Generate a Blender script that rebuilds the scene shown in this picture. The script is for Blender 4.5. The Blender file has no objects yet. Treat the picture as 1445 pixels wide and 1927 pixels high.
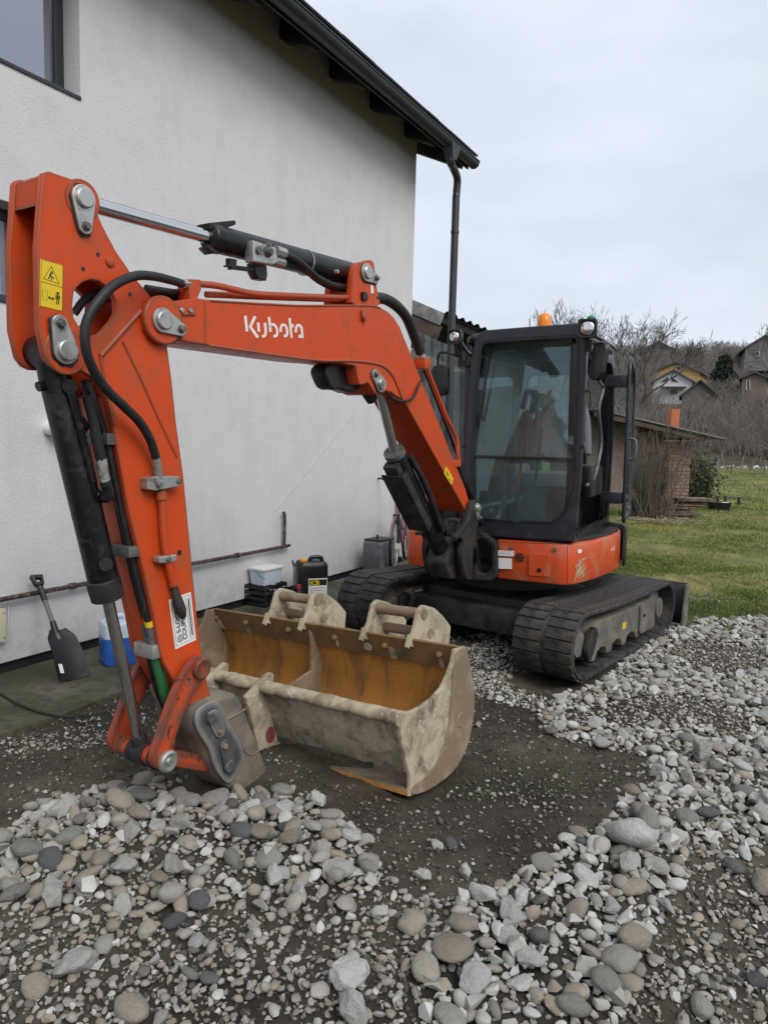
import bpy, bmesh, math, random
import numpy as np
from mathutils import Vector, Matrix, noise

random.seed(11); RNG = np.random.default_rng(11)
SC = bpy.context.scene
COL = SC.collection
R = math.radians

# ------------------------------------------------------------------ camera
PITCH, ROLL, CAM_H, FPX, CX, CY = R(5.75), R(1.5), 1.68, 1392.0, 722.5, 963.5
_f = np.array([0, math.cos(PITCH), -math.sin(PITCH)]); _r = np.array([1.0, 0, 0]); _u = np.cross(_r, _f)
CR = _r*math.cos(ROLL) + _u*math.sin(ROLL); CU = _u*math.cos(ROLL) - _r*math.sin(ROLL); CF = _f
CP = np.array([0, 0, CAM_H])
cam_data = bpy.data.cameras.new('camera'); cam = bpy.data.objects.new('camera', cam_data); COL.objects.link(cam)
cam_data.sensor_fit = 'VERTICAL'; cam_data.sensor_height = 36.0; cam_data.lens = 36.0*FPX/1927.0
cam_data.clip_start = 0.05; cam_data.clip_end = 3000
cam.matrix_world = Matrix(((CR[0], CU[0], -CF[0], CP[0]), (CR[1], CU[1], -CF[1], CP[1]), (CR[2], CU[2], -CF[2], CP[2]), (0, 0, 0, 1)))
SC.camera = cam

# ------------------------------------------------------------------ sky, sun, exposure
SUN_EL, SUN_AZ = R(44), R(148)           # azimuth clockwise from +Y: behind the camera, to the right
world = bpy.data.worlds.new('World'); SC.world = world; world.use_nodes = True
nt = world.node_tree; nt.nodes.clear()
wo = nt.nodes.new('ShaderNodeOutputWorld'); bg = nt.nodes.new('ShaderNodeBackground')
sky = nt.nodes.new('ShaderNodeTexSky'); sky.sky_type = 'NISHITA'; sky.sun_disc = False
sky.sun_elevation = SUN_EL; sky.sun_rotation = SUN_AZ; sky.air_density = 1.2; sky.dust_density = 4.0
tc = nt.nodes.new('ShaderNodeTexCoord'); mp = nt.nodes.new('ShaderNodeMapping'); mp.inputs['Scale'].default_value = (1.0, 1.0, 2.6)
nz = nt.nodes.new('ShaderNodeTexNoise'); nz.inputs['Scale'].default_value = 2.1; nz.inputs['Detail'].default_value = 5; nz.inputs['Roughness'].default_value = 0.5
cr = nt.nodes.new('ShaderNodeValToRGB')
cr.color_ramp.elements[0].position = 0.30; cr.color_ramp.elements[0].color = (0.44, 0.49, 0.575, 1)
cr.color_ramp.elements[1].position = 0.62; cr.color_ramp.elements[1].color = (0.60, 0.645, 0.715, 1)
sc_ = nt.nodes.new('ShaderNodeVectorMath'); sc_.operation = 'SCALE'; sc_.inputs['Scale'].default_value = 10.0
mx = nt.nodes.new('ShaderNodeMix'); mx.data_type = 'RGBA'; mx.inputs['Factor'].default_value = 0.93
nt.links.new(tc.outputs['Generated'], mp.inputs['Vector']); nt.links.new(mp.outputs[0], nz.inputs['Vector'])
nt.links.new(nz.outputs['Fac'], cr.inputs[0]); nt.links.new(cr.outputs[0], sc_.inputs[0])
nt.links.new(sky.outputs[0], mx.inputs['A']); nt.links.new(sc_.outputs[0], mx.inputs['B'])
nt.links.new(mx.outputs['Result'], bg.inputs['Color']); bg.inputs['Strength'].default_value = 0.1
nt.links.new(bg.outputs[0], wo.inputs[0])

sd = bpy.data.lights.new('sun', 'SUN'); sd.energy = 1.5; sd.angle = R(35); sd.color = (1.0, 0.975, 0.94)
sun = bpy.data.objects.new('sun', sd); COL.objects.link(sun)
sdir = Vector((math.sin(SUN_AZ)*math.cos(SUN_EL), math.cos(SUN_AZ)*math.cos(SUN_EL), math.sin(SUN_EL)))
sun.rotation_euler = sdir.to_track_quat('Z', 'Y').to_euler(); sun.location = sdir*60
SC.view_settings.view_transform = 'Standard'; SC.view_settings.look = 'None'
SC.view_settings.exposure = 0.52; SC.view_settings.gamma = 1.0
SC.render.engine = 'CYCLES'; SC.cycles.use_denoising = True; SC.cycles.max_bounces = 6; SC.cycles.transparent_max_bounces = 12
SC.cycles.caustics_reflective = False; SC.cycles.caustics_refractive = False

# ------------------------------------------------------------------ projection helpers (measuring only)
def ray(px, py): return CF + CR*(px-CX)/FPX - CU*(py-CY)/FPX
def proj(P):
    v = np.asarray(P, float)-CP; z = v@CF
    return CX+FPX*(v@CR)/z, CY-FPX*(v@CU)/z
def onz(px, py, z=0.0):
    d = ray(px, py); return CP + d*((z-CP[2])/d[2])
def aty(px, py, Y):
    d = ray(px, py); return CP + d*(Y/d[1])
def nrm(v): v = np.asarray(v, float); return v/np.linalg.norm(v)
class Fr:
    """a local frame: origin and three axes; P(u,v,w) to the world, px() from a picture point on the sheet w = const"""
    def __init__(s, O, U, V, W): s.O, s.U, s.V, s.W = [np.asarray(a, float) for a in (O, U, V, W)]
    def P(s, u, v, w=0.0): return s.O + s.U*u + s.V*v + s.W*w
    def px(s, x, y, w=0.0):
        d = ray(x, y); q = s.O+s.W*w; p = CP + d*(np.dot(q-CP, s.W)/np.dot(d, s.W)); k = p-s.O
        return float(k@s.U), float(k@s.V)
    def pxs(s, pts, w=0.0): return [s.px(x, y, w) for x, y in pts]
    def P3(s, x, y, w=0.0): return s.P(*s.px(x, y, w), w)
    def sub(s, u, v, w=0.0): return Fr(s.P(u, v, w), s.U, s.V, s.W)

# ------------------------------------------------------------------ mesh helpers: shapes are (verts, faces)
OFF = {}
def root(name, label, cat, loc=(0, 0, 0), group=None):
    o = bpy.data.objects.new(name, None); COL.objects.link(o); o.location = loc; o.empty_display_size = 0.1
    o['label'] = label; o['category'] = cat
    if group: o['group'] = group
    OFF[o.name] = np.array(loc, float); return o
def tag(o, label=None, cat=None, group=None, kind=None):
    for k, v in (('label', label), ('category', cat), ('group', group), ('kind', kind)):
        if v: o[k] = v
    return o
def join(shapes):
    V = []; Fc = []; n = 0
    for v, f in shapes:
        V.append(np.asarray(v, float)); Fc += [tuple(i+n for i in q) for q in f]; n += len(v)
    return np.vstack(V), Fc
def obj(name, shapes, mat, parent=None, sharp=32, loc=None):
    if isinstance(shapes, tuple): shapes = [shapes]
    v, f = join(shapes)
    off = np.zeros(3) if loc is None else np.array(loc, float)
    if parent is not None: off = OFF[parent.name]
    me = bpy.data.meshes.new(name); me.from_pydata((v-off).tolist(), [], f)
    me.materials.append(mat)
    if sharp is not None:
        me.shade_smooth(); me.set_sharp_from_angle(angle=R(sharp))
    o = bpy.data.objects.new(name, me); COL.objects.link(o)
    if parent is not None: o.parent = parent
    elif loc is not None: o.location = loc
    OFF[o.name] = off; return o
def objs(name, shapes, mat, parent=None, sharp=32):
    return [obj(name, s, mat, parent, sharp) for s in shapes]
ORD = 'first second third fourth fifth sixth seventh eighth ninth tenth eleventh twelfth thirteenth fourteenth fifteenth sixteenth seventeenth eighteenth nineteenth twentieth'.split()
def ordinal_labels(items):
    """(label, picture column, object): like labels are told apart by their order from the left"""
    for lb in sorted({q[0] for q in items}):
        same = sorted([q for q in items if q[0] == lb], key=lambda q: q[1]); n = len(same)
        for k, q in enumerate(same):
            if n == 1: q[2]['label'] = lb
            elif k < (n+1)//2: q[2]['label'] = lb+', '+('leftmost' if k == 0 else ORD[min(k, 19)]+' from the left')
            else: q[2]['label'] = lb+', '+('rightmost' if k == n-1 else ORD[min(n-1-k, 19)]+' from the right')
def bigmesh(name, V, tris, mat, attr=None, smooth=True, nv=3):
    me = bpy.data.meshes.new(name); me.vertices.add(len(V)); me.vertices.foreach_set('co', np.ascontiguousarray(V, dtype=np.float32).ravel())
    T = np.asarray(tris, dtype=np.int32); me.loops.add(T.size); me.loops.foreach_set('vertex_index', T.ravel())
    me.polygons.add(len(T)); me.polygons.foreach_set('loop_start', np.arange(0, T.size, nv, dtype=np.int32))
    me.polygons.foreach_set('use_smooth', np.full(len(T), smooth))
    me.update(calc_edges=True); me.validate()
    if attr is not None:
        for k, arr in attr.items():
            a = me.attributes.new(k, 'FLOAT', 'POINT'); a.data.foreach_set('value', np.asarray(arr, dtype=np.float32))
    me.materials.append(mat); o = bpy.data.objects.new(name, me); COL.objects.link(o); OFF[o.name] = np.zeros(3); return o

def chaikin(p, n=1, closed=True):
    p = [np.asarray(a, float) for a in p]
    for _ in range(n):
        q = []
        rng = range(len(p)) if closed else range(len(p)-1)
        if not closed: q.append(p[0])
        for i in rng:
            a, b = p[i], p[(i+1) % len(p)]; q += [a*.75+b*.25, a*.25+b*.75]
        if not closed: q.append(p[-1])
        p = q
    return [tuple(a) for a in p]
def rounded(p, r=0.02, k=3):
    """polygon with each corner rounded by r"""
    p = [np.asarray(a, float) for a in p]; out = []
    for i in range(len(p)):
        a, b, c = p[i-1], p[i], p[(i+1) % len(p)]
        l1, l2 = np.linalg.norm(a-b), np.linalg.norm(c-b); t = min(r, l1*.45, l2*.45)
        s, e = b+(a-b)/l1*t, b+(c-b)/l2*t
        for j in range(k+1):
            q = j/k; out.append(tuple((1-q)**2*s + 2*q*(1-q)*b + q*q*e))
    return out
def circle(u, v, r, n=20, a0=0, ry=None): return [(u+r*math.cos(a0+2*math.pi*i/n), v+(ry or r)*math.sin(a0+2*math.pi*i/n)) for i in range(n)]
def capsule(a, b, ra, rb, n=10):
    a, b = np.array(a), np.array(b); ang = math.atan2(b[1]-a[1], b[0]-a[0]); out = []
    for i in range(n+1):
        t = ang+math.pi/2+math.pi*i/n; out.append((a[0]+ra*math.cos(t), a[1]+ra*math.sin(t)))
    for i in range(n+1):
        t = ang-math.pi/2+math.pi*i/n; out.append((b[0]+rb*math.cos(t), b[1]+rb*math.sin(t)))
    return out
def curve_mesh(cu):
    ob = bpy.data.objects.new('tmp', cu); me = bpy.data.meshes.new_from_object(ob)
    V = np.array([v.co[:] for v in me.vertices]); Fc = [tuple(p.vertices) for p in me.polygons]
    bpy.data.objects.remove(ob); bpy.data.meshes.remove(me); bpy.data.curves.remove(cu); return V, Fc
def place(V, Fc, fr, w=0.0):
    W3 = fr.O + np.outer(V[:, 0], fr.U) + np.outer(V[:, 1], fr.V) + np.outer(V[:, 2]+w, fr.W)
    if np.dot(np.cross(fr.U, fr.V), fr.W) < 0: Fc = [tuple(reversed(f)) for f in Fc]
    return W3, Fc
def plate(polys, fr, w0, w1, bev=0.004):
    """flat polygon (with holes) in the frame's u,v, from w0 to w1, edges bevelled"""
    if isinstance(polys[0][0], (int, float)): polys = [polys]
    t = abs(w1-w0); bev = min(bev, t*.3)
    cu = bpy.data.curves.new('t', 'CURVE'); cu.dimensions = '2D'; cu.fill_mode = 'BOTH'
    cu.extrude = t/2-bev; cu.bevel_depth = bev; cu.bevel_resolution = 1; cu.offset = -bev
    for p in polys:
        sp = cu.splines.new('POLY'); sp.points.add(len(p)-1)
        for i, q in enumerate(p): sp.points[i].co = (q[0], q[1], 0, 1)
        sp.use_cyclic_u = True
    V, Fc = curve_mesh(cu); return place(V, Fc, fr, (w0+w1)/2)
def text(body, fr, w, u, v, size, rot=0.0, ext=0.0006, bold=0.0, align='LEFT'):
    cu = bpy.data.curves.new('t', 'FONT'); cu.body = body; cu.size = size; cu.extrude = ext; cu.offset = bold; cu.align_x = align
    cu.resolution_u = 3
    V, Fc = curve_mesh(cu)
    if len(V) == 0: return np.zeros((0, 3)), []
    c, s = math.cos(rot), math.sin(rot); x, y = V[:, 0].copy(), V[:, 1].copy()
    V[:, 0] = u + x*c-y*s; V[:, 1] = v + x*s+y*c
    return place(V, Fc, fr, w)
def stroke(pts, width, fr, w, ext=0.0008, closed=False):
    """a painted line of constant width, lying on the sheet w"""
    p = [np.array(a[:2], float) for a in pts]; n = len(p); L, Rr = [], []
    for i in range(n):
        a = p[i-1] if (i > 0 or closed) else p[i]; b = p[(i+1) % n] if (i < n-1 or closed) else p[i]
        t = b-a; t = t/(np.linalg.norm(t)+1e-9); m = np.array([-t[1], t[0]])*width/2; L.append(p[i]+m); Rr.append(p[i]-m)
    V = []; Fc = []
    for a, b in zip(L, Rr): V += [fr.P(a[0], a[1], w+ext), fr.P(b[0], b[1], w+ext), fr.P(a[0], a[1], w), fr.P(b[0], b[1], w)]
    m = n if closed else n-1
    for i in range(m):
        j = (i+1) % n; Fc += [(4*i, 4*i+1, 4*j+1, 4*j), (4*i, 4*j, 4*j+2, 4*i+2), (4*i+1, 4*i+3, 4*j+3, 4*j+1)]
    return np.array(V), Fc
def basis_for(d):
    d = nrm(d); a = np.array([0, 0, 1.0]) if abs(d[2]) < 0.9 else np.array([1.0, 0, 0]); x = nrm(np.cross(d, a)); return x, np.cross(d, x)
def lathe(a, axis, prof, seg=24):
    """profile (t, r) turned about an axis through a"""
    a = np.asarray(a, float); axis = nrm(axis); x, y = basis_for(axis); V = []; Fc = []
    for t, r in prof:
        for i in range(seg):
            q = 2*math.pi*i/seg; V.append(a+axis*t+x*(r*math.cos(q))+y*(r*math.sin(q)))
    for k in range(len(prof)-1):
        for i in range(seg):
            j = (i+1) % seg; Fc.append((k*seg+i, (k+1)*seg+i, (k+1)*seg+j, k*seg+j))
    Fc.append(tuple(range(seg))); m = (len(prof)-1)*seg; Fc.append(tuple(reversed(range(m, m+seg))))
    return np.array(V), [tuple(reversed(f)) for f in Fc]
def cyl(a, b, r, r2=None, seg=24, bev=0.0):
    a, b = np.asarray(a, float), np.asarray(b, float); L = np.linalg.norm(b-a); r2 = r if r2 is None else r2
    if bev: return lathe(a, b-a, [(0, r-bev), (bev, r), (L-bev, r2), (L, r2-bev)], seg)
    return lathe(a, b-a, [(0, r), (L, r2)], seg)
def spline(pts, n=6):
    p = [np.asarray(a, float) for a in pts]; p = [2*p[0]-p[1]]+p+[2*p[-1]-p[-2]]; out = []
    for i in range(1, len(p)-2):
        for k in range(n):
            t = k/n; a, b, c, d = p[i-1], p[i], p[i+1], p[i+2]
            out.append(0.5*((2*b)+(c-a)*t+(2*a-5*b+4*c-d)*t*t+(3*b-a-3*c+d)*t**3))
    out.append(p[-2]); return out
def tube(pts, r, seg=10, smooth_n=6):
    p = spline(pts, smooth_n) if smooth_n else [np.asarray(a, float) for a in pts]
    rs = r if isinstance(r, (list, tuple)) else [r]*len(p)
    if len(rs) != len(p): rs = np.interp(np.linspace(0, 1, len(p)), np.linspace(0, 1, len(rs)), rs)
    V = []; Fc = []; x = None
    for i, q in enumerate(p):
        t = nrm(p[min(i+1, len(p)-1)]-p[max(i-1, 0)])
        if x is None: x, y = basis_for(t)
        else: x = nrm(x - t*np.dot(x, t)); y = np.cross(t, x)
        for k in range(seg):
            a = 2*math.pi*k/seg; V.append(q+x*(rs[i]*math.cos(a))+y*(rs[i]*math.sin(a)))
    for i in range(len(p)-1):
        for k in range(seg):
            j = (k+1) % seg; Fc.append((i*seg+k, i*seg+j, (i+1)*seg+j, (i+1)*seg+k))
    Fc.append(tuple(reversed(range(seg)))); m = (len(p)-1)*seg; Fc.append(tuple(range(m, m+seg)))
    return np.array(V), Fc
def box(fr, u0, u1, v0, v1, w0, w1, bev=0.006):
    bm = bmesh.new(); bmesh.ops.create_cube(bm, size=1.0)
    du, dv, dw = abs(u1-u0), abs(v1-v0), abs(w1-w0)
    for q in bm.verts: q.co = Vector((q.co.x*du, q.co.y*dv, q.co.z*dw))
    b = min(bev, .4*min(du, dv, dw))
    if b > 0: bmesh.ops.bevel(bm, geom=bm.edges[:], offset=b, segments=2, affect='EDGES', profile=0.6)
    V = np.array([q.co[:] for q in bm.verts]); bm.verts.index_update(); Fc = [tuple(x.index for x in f.verts) for f in bm.faces]; bm.free()
    V += np.array([(u0+u1)/2, (v0+v1)/2, (w0+w1)/2]); return place(V, Fc, fr)
def bar(a, b, wd, ht, up=(0, 0, 1), bev=0.004):
    a, b = np.asarray(a, float), np.asarray(b, float); U = nrm(b-a); W = nrm(np.cross(U, up)); V = np.cross(W, U)
    return box(Fr(a, U, V, W), 0, np.linalg.norm(b-a), -ht/2, ht/2, -wd/2, wd/2, bev)
def loft(sections, close=True, cap=True):
    n = len(sections[0]); V = np.vstack([np.asarray(s, float) for s in sections]); Fc = []
    for k in range(len(sections)-1):
        for i in range(n if close else n-1):
            j = (i+1) % n; Fc.append((k*n+i, k*n+j, (k+1)*n+j, (k+1)*n+i))
    if cap and close: Fc.append(tuple(reversed(range(n)))); m = (len(sections)-1)*n; Fc.append(tuple(range(m, m+n)))
    return V, Fc
def grid(fn, us, vs):
    V = [fn(u, v) for u in us for v in vs]; m = len(vs); Fc = []
    for i in range(len(us)-1):
        for j in range(m-1): Fc.append((i*m+j, (i+1)*m+j, (i+1)*m+j+1, i*m+j+1))
    return np.array(V), Fc
def shell(polyline, thick):
    """closed outline of a bent sheet of given thickness, from its outer polyline (u,v)"""
    p = [np.asarray(a, float) for a in polyline]; inner = []
    for i in range(len(p)):
        t = p[min(i+1, len(p)-1)]-p[max(i-1, 0)]; t = t/np.linalg.norm(t); inner.append(p[i]+np.array([-t[1], t[0]])*thick)
    return [tuple(a) for a in p]+[tuple(a) for a in reversed(inner)]
def hexbolt(a, axis, r, h): return lathe(a, axis, [(0, r), (h*.85, r), (h, r*.85)], 6)
def prism(polyuv, fr, w0, w1):
    n = len(polyuv); A = [fr.P(u, v, w0) for u, v in polyuv]; B = [fr.P(u, v, w1) for u, v in polyuv]
    return loft([A, B])
# ------------------------------------------------------------------ materials
def newmat(name):
    m = bpy.data.materials.new(name); m.use_nodes = True; t = m.node_tree; b = t.nodes['Principled BSDF']; return m, t, b
def nd(t, kind, **kw):
    n = t.nodes.new(kind)
    for k, v in kw.items():
        if k in n.inputs.keys(): n.inputs[k].default_value = v
        else: setattr(n, k, v)
    return n
def ncoord(t, scale=(1, 1, 1), kind='Object', rot=(0, 0, 0)):
    c = t.nodes.new('ShaderNodeTexCoord'); m = t.nodes.new('ShaderNodeMapping'); m.inputs['Scale'].default_value = scale; m.inputs['Rotation'].default_value = rot
    t.links.new(c.outputs[kind], m.inputs['Vector']); return m.outputs[0]
def nnoise(t, co, scale, detail=4, rough=0.55, dist=0.0):
    n = nd(t, 'ShaderNodeTexNoise', Scale=scale, Detail=detail, Roughness=rough, Distortion=dist); t.links.new(co, n.inputs['Vector']); return n.outputs['Fac']
def nramp(t, fac, stops):
    r = t.nodes.new('ShaderNodeValToRGB'); e = r.color_ramp.elements
    while len(e) < len(stops): e.new(0.5)
    for i, (p, c) in enumerate(stops):
        e[i].position = p; e[i].color = (c, c, c, 1) if isinstance(c, (int, float)) else (*c, 1)
    t.links.new(fac, r.inputs[0]); return r.outputs[0]
def nmix(t, fac, a, b, mode='MIX'):
    m = t.nodes.new('ShaderNodeMix'); m.data_type = 'RGBA'; m.blend_type = mode
    for s, v in (('Factor', fac), ('A', a), ('B', b)):
        i = m.inputs[s]
        if isinstance(v, (int, float)): i.default_value = v
        elif isinstance(v, tuple): i.default_value = (*v, 1)
        else: t.links.new(v, i)
    return m.outputs['Result']
def nmath(t, op, a, b=None):
    m = t.nodes.new('ShaderNodeMath'); m.operation = op
    for i, v in enumerate((a, b)):
        if v is None: continue
        if isinstance(v, (int, float)): m.inputs[i].default_value = v
        else: t.links.new(v, m.inputs[i])
    return m.outputs[0]
def nbump(t, b, h, strength=0.3, dist=0.01):
    n = nd(t, 'ShaderNodeBump', Strength=strength, Distance=dist); t.links.new(h, n.inputs['Height']); t.links.new(n.outputs[0], b.inputs['Normal'])
def edge_mask(t, radius=0.012, lo=0.90, hi=0.985):
    bv = nd(t, 'ShaderNodeBevel', samples=4, Radius=radius); g = t.nodes.new('ShaderNodeNewGeometry')
    d = t.nodes.new('ShaderNodeVectorMath'); d.operation = 'DOT_PRODUCT'; t.links.new(bv.outputs[0], d.inputs[0]); t.links.new(g.outputs['Normal'], d.inputs[1])
    return nramp(t, d.outputs['Value'], [(lo, 1.0), (hi, 0.0)])
def paint(name, col, rough=0.4, metal=0.0, var=0.18, dirt=None, dirt_amt=0.3, dscale=6, chips=None, chip_amt=0.0, edge=0.0, eth=.66, cscale=28, bump=0.0, bscale=60, spec=0.5, coat=0.0, streak=False):
    m, t, b = newmat(name); co = ncoord(t)
    n1 = nnoise(t, co, 2.3, 5); c = nmix(t, n1, tuple(x*(1-var) for x in col), tuple(min(1, x*(1+var)) for x in col))
    rg = None
    if dirt is not None:
        cod = ncoord(t, (1, 1, .25)) if streak else co
        n2 = nnoise(t, cod, dscale, 8, 0.65, 0.6); f = nramp(t, n2, [(0.62-dirt_amt*.45, 0.0), (0.80-dirt_amt*.25, 1.0)])
        c = nmix(t, f, c, dirt); rg = f
    if chips is not None:
        n3 = nnoise(t, co, cscale, 6, 0.7, 0.3)
        f = nramp(t, n3, [(0.72-chip_amt*.3, 0.0), (0.74-chip_amt*.3, 1.0)])
        if edge > 0:
            em = edge_mask(t, edge); n4 = nnoise(t, co, 14, 6, .7)
            f2 = nramp(t, nmath(t, 'ADD', nmath(t, 'MULTIPLY', em, .75), nmath(t, 'MULTIPLY', n4, .75)), [(eth, 0.0), (eth+.06, 1.0)])
            f = nmath(t, 'MAXIMUM', f2, nmath(t, 'MULTIPLY', f, 1.0 if chip_amt > 0 else 0.0))
        c = nmix(t, f, c, chips)
    t.links.new(c, b.inputs['Base Color'])
    n5 = nnoise(t, co, 9, 5); r = nmath(t, 'ADD', rough-.1, nmath(t, 'MULTIPLY', n5, .2))
    if rg is not None: r = nmath(t, 'ADD', r, nmath(t, 'MULTIPLY', rg, .3))
    t.links.new(r, b.inputs['Roughness']); b.inputs['Metallic'].default_value = metal; b.inputs['Specular IOR Level'].default_value = spec
    if coat: b.inputs['Coat Weight'].default_value = coat; b.inputs['Coat Roughness'].default_value = .15
    if bump: nbump(t, b, nnoise(t, co, bscale, 5, .6), bump, .004)
    return m
M = {}
M['orange'] = paint('orange_paint', (0.56, 0.064, 0.011), .40, var=.09, dirt=(.30, .09, .035), dirt_amt=.26, dscale=5, chips=(.16, .085, .05), chip_amt=.17, cscale=24, edge=.022, eth=.60, spec=.30, bump=.06, bscale=18)
M['orange_worn'] = paint('worn_orange_paint', (0.53, 0.060, 0.015), .45, var=.1, dirt=(.12, .075, .045), dirt_amt=.4, dscale=14, chips=(.055, .036, .025), chip_amt=.42, edge=.065, eth=.52, cscale=16, bump=.25)
M['orange_body'] = paint('orange_bodywork', (0.57, 0.068, 0.013), .35, var=.08, dirt=(.40, .17, .08), dirt_amt=.32, dscale=6, coat=.15, chips=(.42, .30, .18), chip_amt=.04, cscale=12)
M['black_steel'] = paint('black_steel_paint', (0.0065, 0.0065, 0.0075), .36, var=.2, dirt=(.045, .038, .032), dirt_amt=.24, dscale=14, spec=.4)
M['black_dirty'] = paint('dusty_black_steel', (0.0075, 0.0075, 0.008), .55, var=.3, dirt=(.042, .035, .029), dirt_amt=.5, dscale=7, bump=.3)
M['cab'] = paint('cab_dark_grey_paint', (0.019, 0.021, 0.027), .33, var=.12, dirt=(.05, .048, .046), dirt_amt=.18, dscale=8)
M['rubber'] = paint('rubber_hose', (0.008, 0.008, 0.009), .55, var=.2, dirt=(.035, .032, .029), dirt_amt=.22, dscale=16)
M['track'] = paint('track_rubber', (0.013, 0.013, 0.014), .65, var=.3, dirt=(.085, .074, .060), dirt_amt=.46, dscale=9, bump=.6, bscale=40)
M['frame'] = paint('muddy_track_frame', (0.075, 0.070, 0.060), .7, var=.3, dirt=(.19, .165, .13), dirt_amt=.6, dscale=5, bump=.4)
M['chrome'] = paint('chromed_rod', (0.62, 0.62, 0.63), .12, 1.0, var=.06)
M['chrome_dull'] = paint('scratched_rod', (0.50, 0.49, 0.47), .28, 1.0, var=.25, dirt=(.2, .17, .13), dirt_amt=.25, dscale=12, streak=True)
M['zinc'] = paint('zinc_plated_steel', (0.46, 0.46, 0.43), .42, .75, var=.2, dirt=(.14, .11, .08), dirt_amt=.28, dscale=18, bump=.15)
M['zinc_dark'] = paint('dull_grey_steel', (0.17, 0.17, 0.165), .5, .6, var=.25, dirt=(.08, .06, .045), dirt_amt=.35, dscale=16)
M['rust'] = paint('rusty_bucket_steel', (0.41, 0.178, 0.032), .52, var=.45, dirt=(.16, .08, .03), dirt_amt=.36, dscale=8, chips=(.36, .29, .18), chip_amt=.20, cscale=6, bump=.5, bscale=30, streak=True)
M['rust_edge'] = paint('dull_brown_rusty_edge', (0.21, 0.115, 0.045), .6, var=.35, dirt=(.12, .075, .04), dirt_amt=.45, dscale=6, bump=.5, bscale=30)
M['mudsteel'] = paint('mud_caked_steel', (0.42, 0.36, 0.25), .88, var=.3, dirt=(.11, .082, .052), dirt_amt=.40, dscale=8, chips=(.50, .47, .39), chip_amt=.42, bump=1.0, bscale=24)
M['brownsteel'] = paint('brown_worn_steel', (0.21, 0.145, 0.092), .7, var=.3, dirt=(.34, .28, .19), dirt_amt=.32, dscale=5, chips=(.11, .06, .035), chip_amt=.25, bump=.5, bscale=26)
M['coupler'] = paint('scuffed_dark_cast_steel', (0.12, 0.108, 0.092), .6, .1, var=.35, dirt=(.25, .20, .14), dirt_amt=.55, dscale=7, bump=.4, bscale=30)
M['coupler_plate'] = paint('blue_grey_steel_plate', (0.10, 0.105, 0.118), .42, .4, var=.3, dirt=(.20, .17, .13), dirt_amt=.35, dscale=9, chips=(.36, .35, .31), edge=.05, eth=.62, bump=.3)
M['yellow'] = paint('yellow_sticker', (0.72, 0.50, 0.012), .45, var=.05)
M['white_vinyl'] = paint('white_vinyl', (0.74, 0.73, 0.70), .45, var=.05, dirt=(.4, .36, .3), dirt_amt=.1)
M['ink'] = paint('black_ink', (0.015, 0.014, 0.012), .5, var=.1)
M['white_letter'] = paint('white_lettering', (0.78, 0.74, 0.70), .4, var=.04)
M['grey_letter'] = paint('faded_grey_lettering', (0.30, 0.31, 0.31), .6, var=.05)
M['pvc_white'] = paint('white_plastic', (0.70, 0.70, 0.68), .4, var=.05, dirt=(.35, .33, .28), dirt_amt=.15)
M['black_plastic'] = paint('black_plastic', (0.009, 0.009, 0.010), .4, var=.15, dirt=(.05, .05, .05), dirt_amt=.2)
M['grey_plastic'] = paint('grey_plastic', (0.115, 0.12, 0.13), .5, var=.1, dirt=(.2, .2, .19), dirt_amt=.2)
M['red_plastic'] = paint('red_plastic', (0.42, 0.03, 0.02), .4, var=.1)
M['yellow_plastic'] = paint('yellow_cap_plastic', (0.75, 0.33, 0.01), .4, var=.05)
M['blue_plastic'] = paint('dark_blue_plastic', (0.012, 0.02, 0.12), .4, var=.1)
M['green_hose'] = paint('green_hose_wrap', (0.014, 0.115, 0.035), .5, var=.15, dirt=(.05, .06, .03), dirt_amt=.3)
M['green_cap'] = paint('green_plastic', (0.02, 0.22, 0.13), .4, var=.1)
M['wood_handle'] = paint('weathered_handle', (0.17, 0.155, 0.135), .7, var=.25, streak=True)
M['pink'] = paint('pink_bicycle_paint', (0.24, 0.11, 0.16), .3, var=.1)
M['seat'] = paint('grey_seat_fabric', (0.15, 0.17, 0.18), .8, var=.15, bump=.2, bscale=120)
M['cab_trim'] = paint('grey_cab_trim', (0.12, 0.13, 0.13), .6, var=.1)
M['anthracite'] = paint('anthracite_metal', (0.028, 0.032, 0.038), .42, var=.12, dirt=(.06, .06, .06), dirt_amt=.15)
M['dark_wood'] = paint('dark_stained_wood', (0.022, 0.016, 0.013), .6, var=.3, bump=.2)
M['brown_board'] = paint('brown_weathered_board', (0.075, 0.048, 0.034), .75, var=.3, dirt=(.03, .022, .018), dirt_amt=.4, dscale=4, bump=.3)
M['grey_flash'] = paint('grey_sheet_metal', (0.20, 0.205, 0.21), .5, .2, var=.15, dirt=(.09, .085, .08), dirt_amt=.3)
M['roof_tile'] = paint('dark_roof_tile', (0.026, 0.026, 0.029), .65, var=.25)
M['bitumen'] = paint('black_bitumen_plinth', (0.012, 0.012, 0.012), .7, var=.4, bump=.5)
M['rust_pipe'] = paint('flaking_painted_pipe', (0.045, 0.024, 0.018), .65, var=.3, dirt=(.38, .36, .33), dirt_amt=.22, dscale=30, bump=.5)
M['cream'] = paint('cream_plastic', (0.62, 0.57, 0.40), .5, var=.05)
M['board_pale'] = paint('pale_board', (0.36, 0.34, 0.20), .7, var=.2, dirt=(.15, .13, .08), dirt_amt=.3)
M['yellow_sheet'] = paint('yellow_plastic_crate', (0.62, 0.52, 0.02), .5, var=.08)
M['drywood'] = paint('dry_weathered_wood', (0.19, 0.15, 0.11), .8, var=.35, dirt=(.07, .055, .042), dirt_amt=.5, dscale=8)
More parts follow.
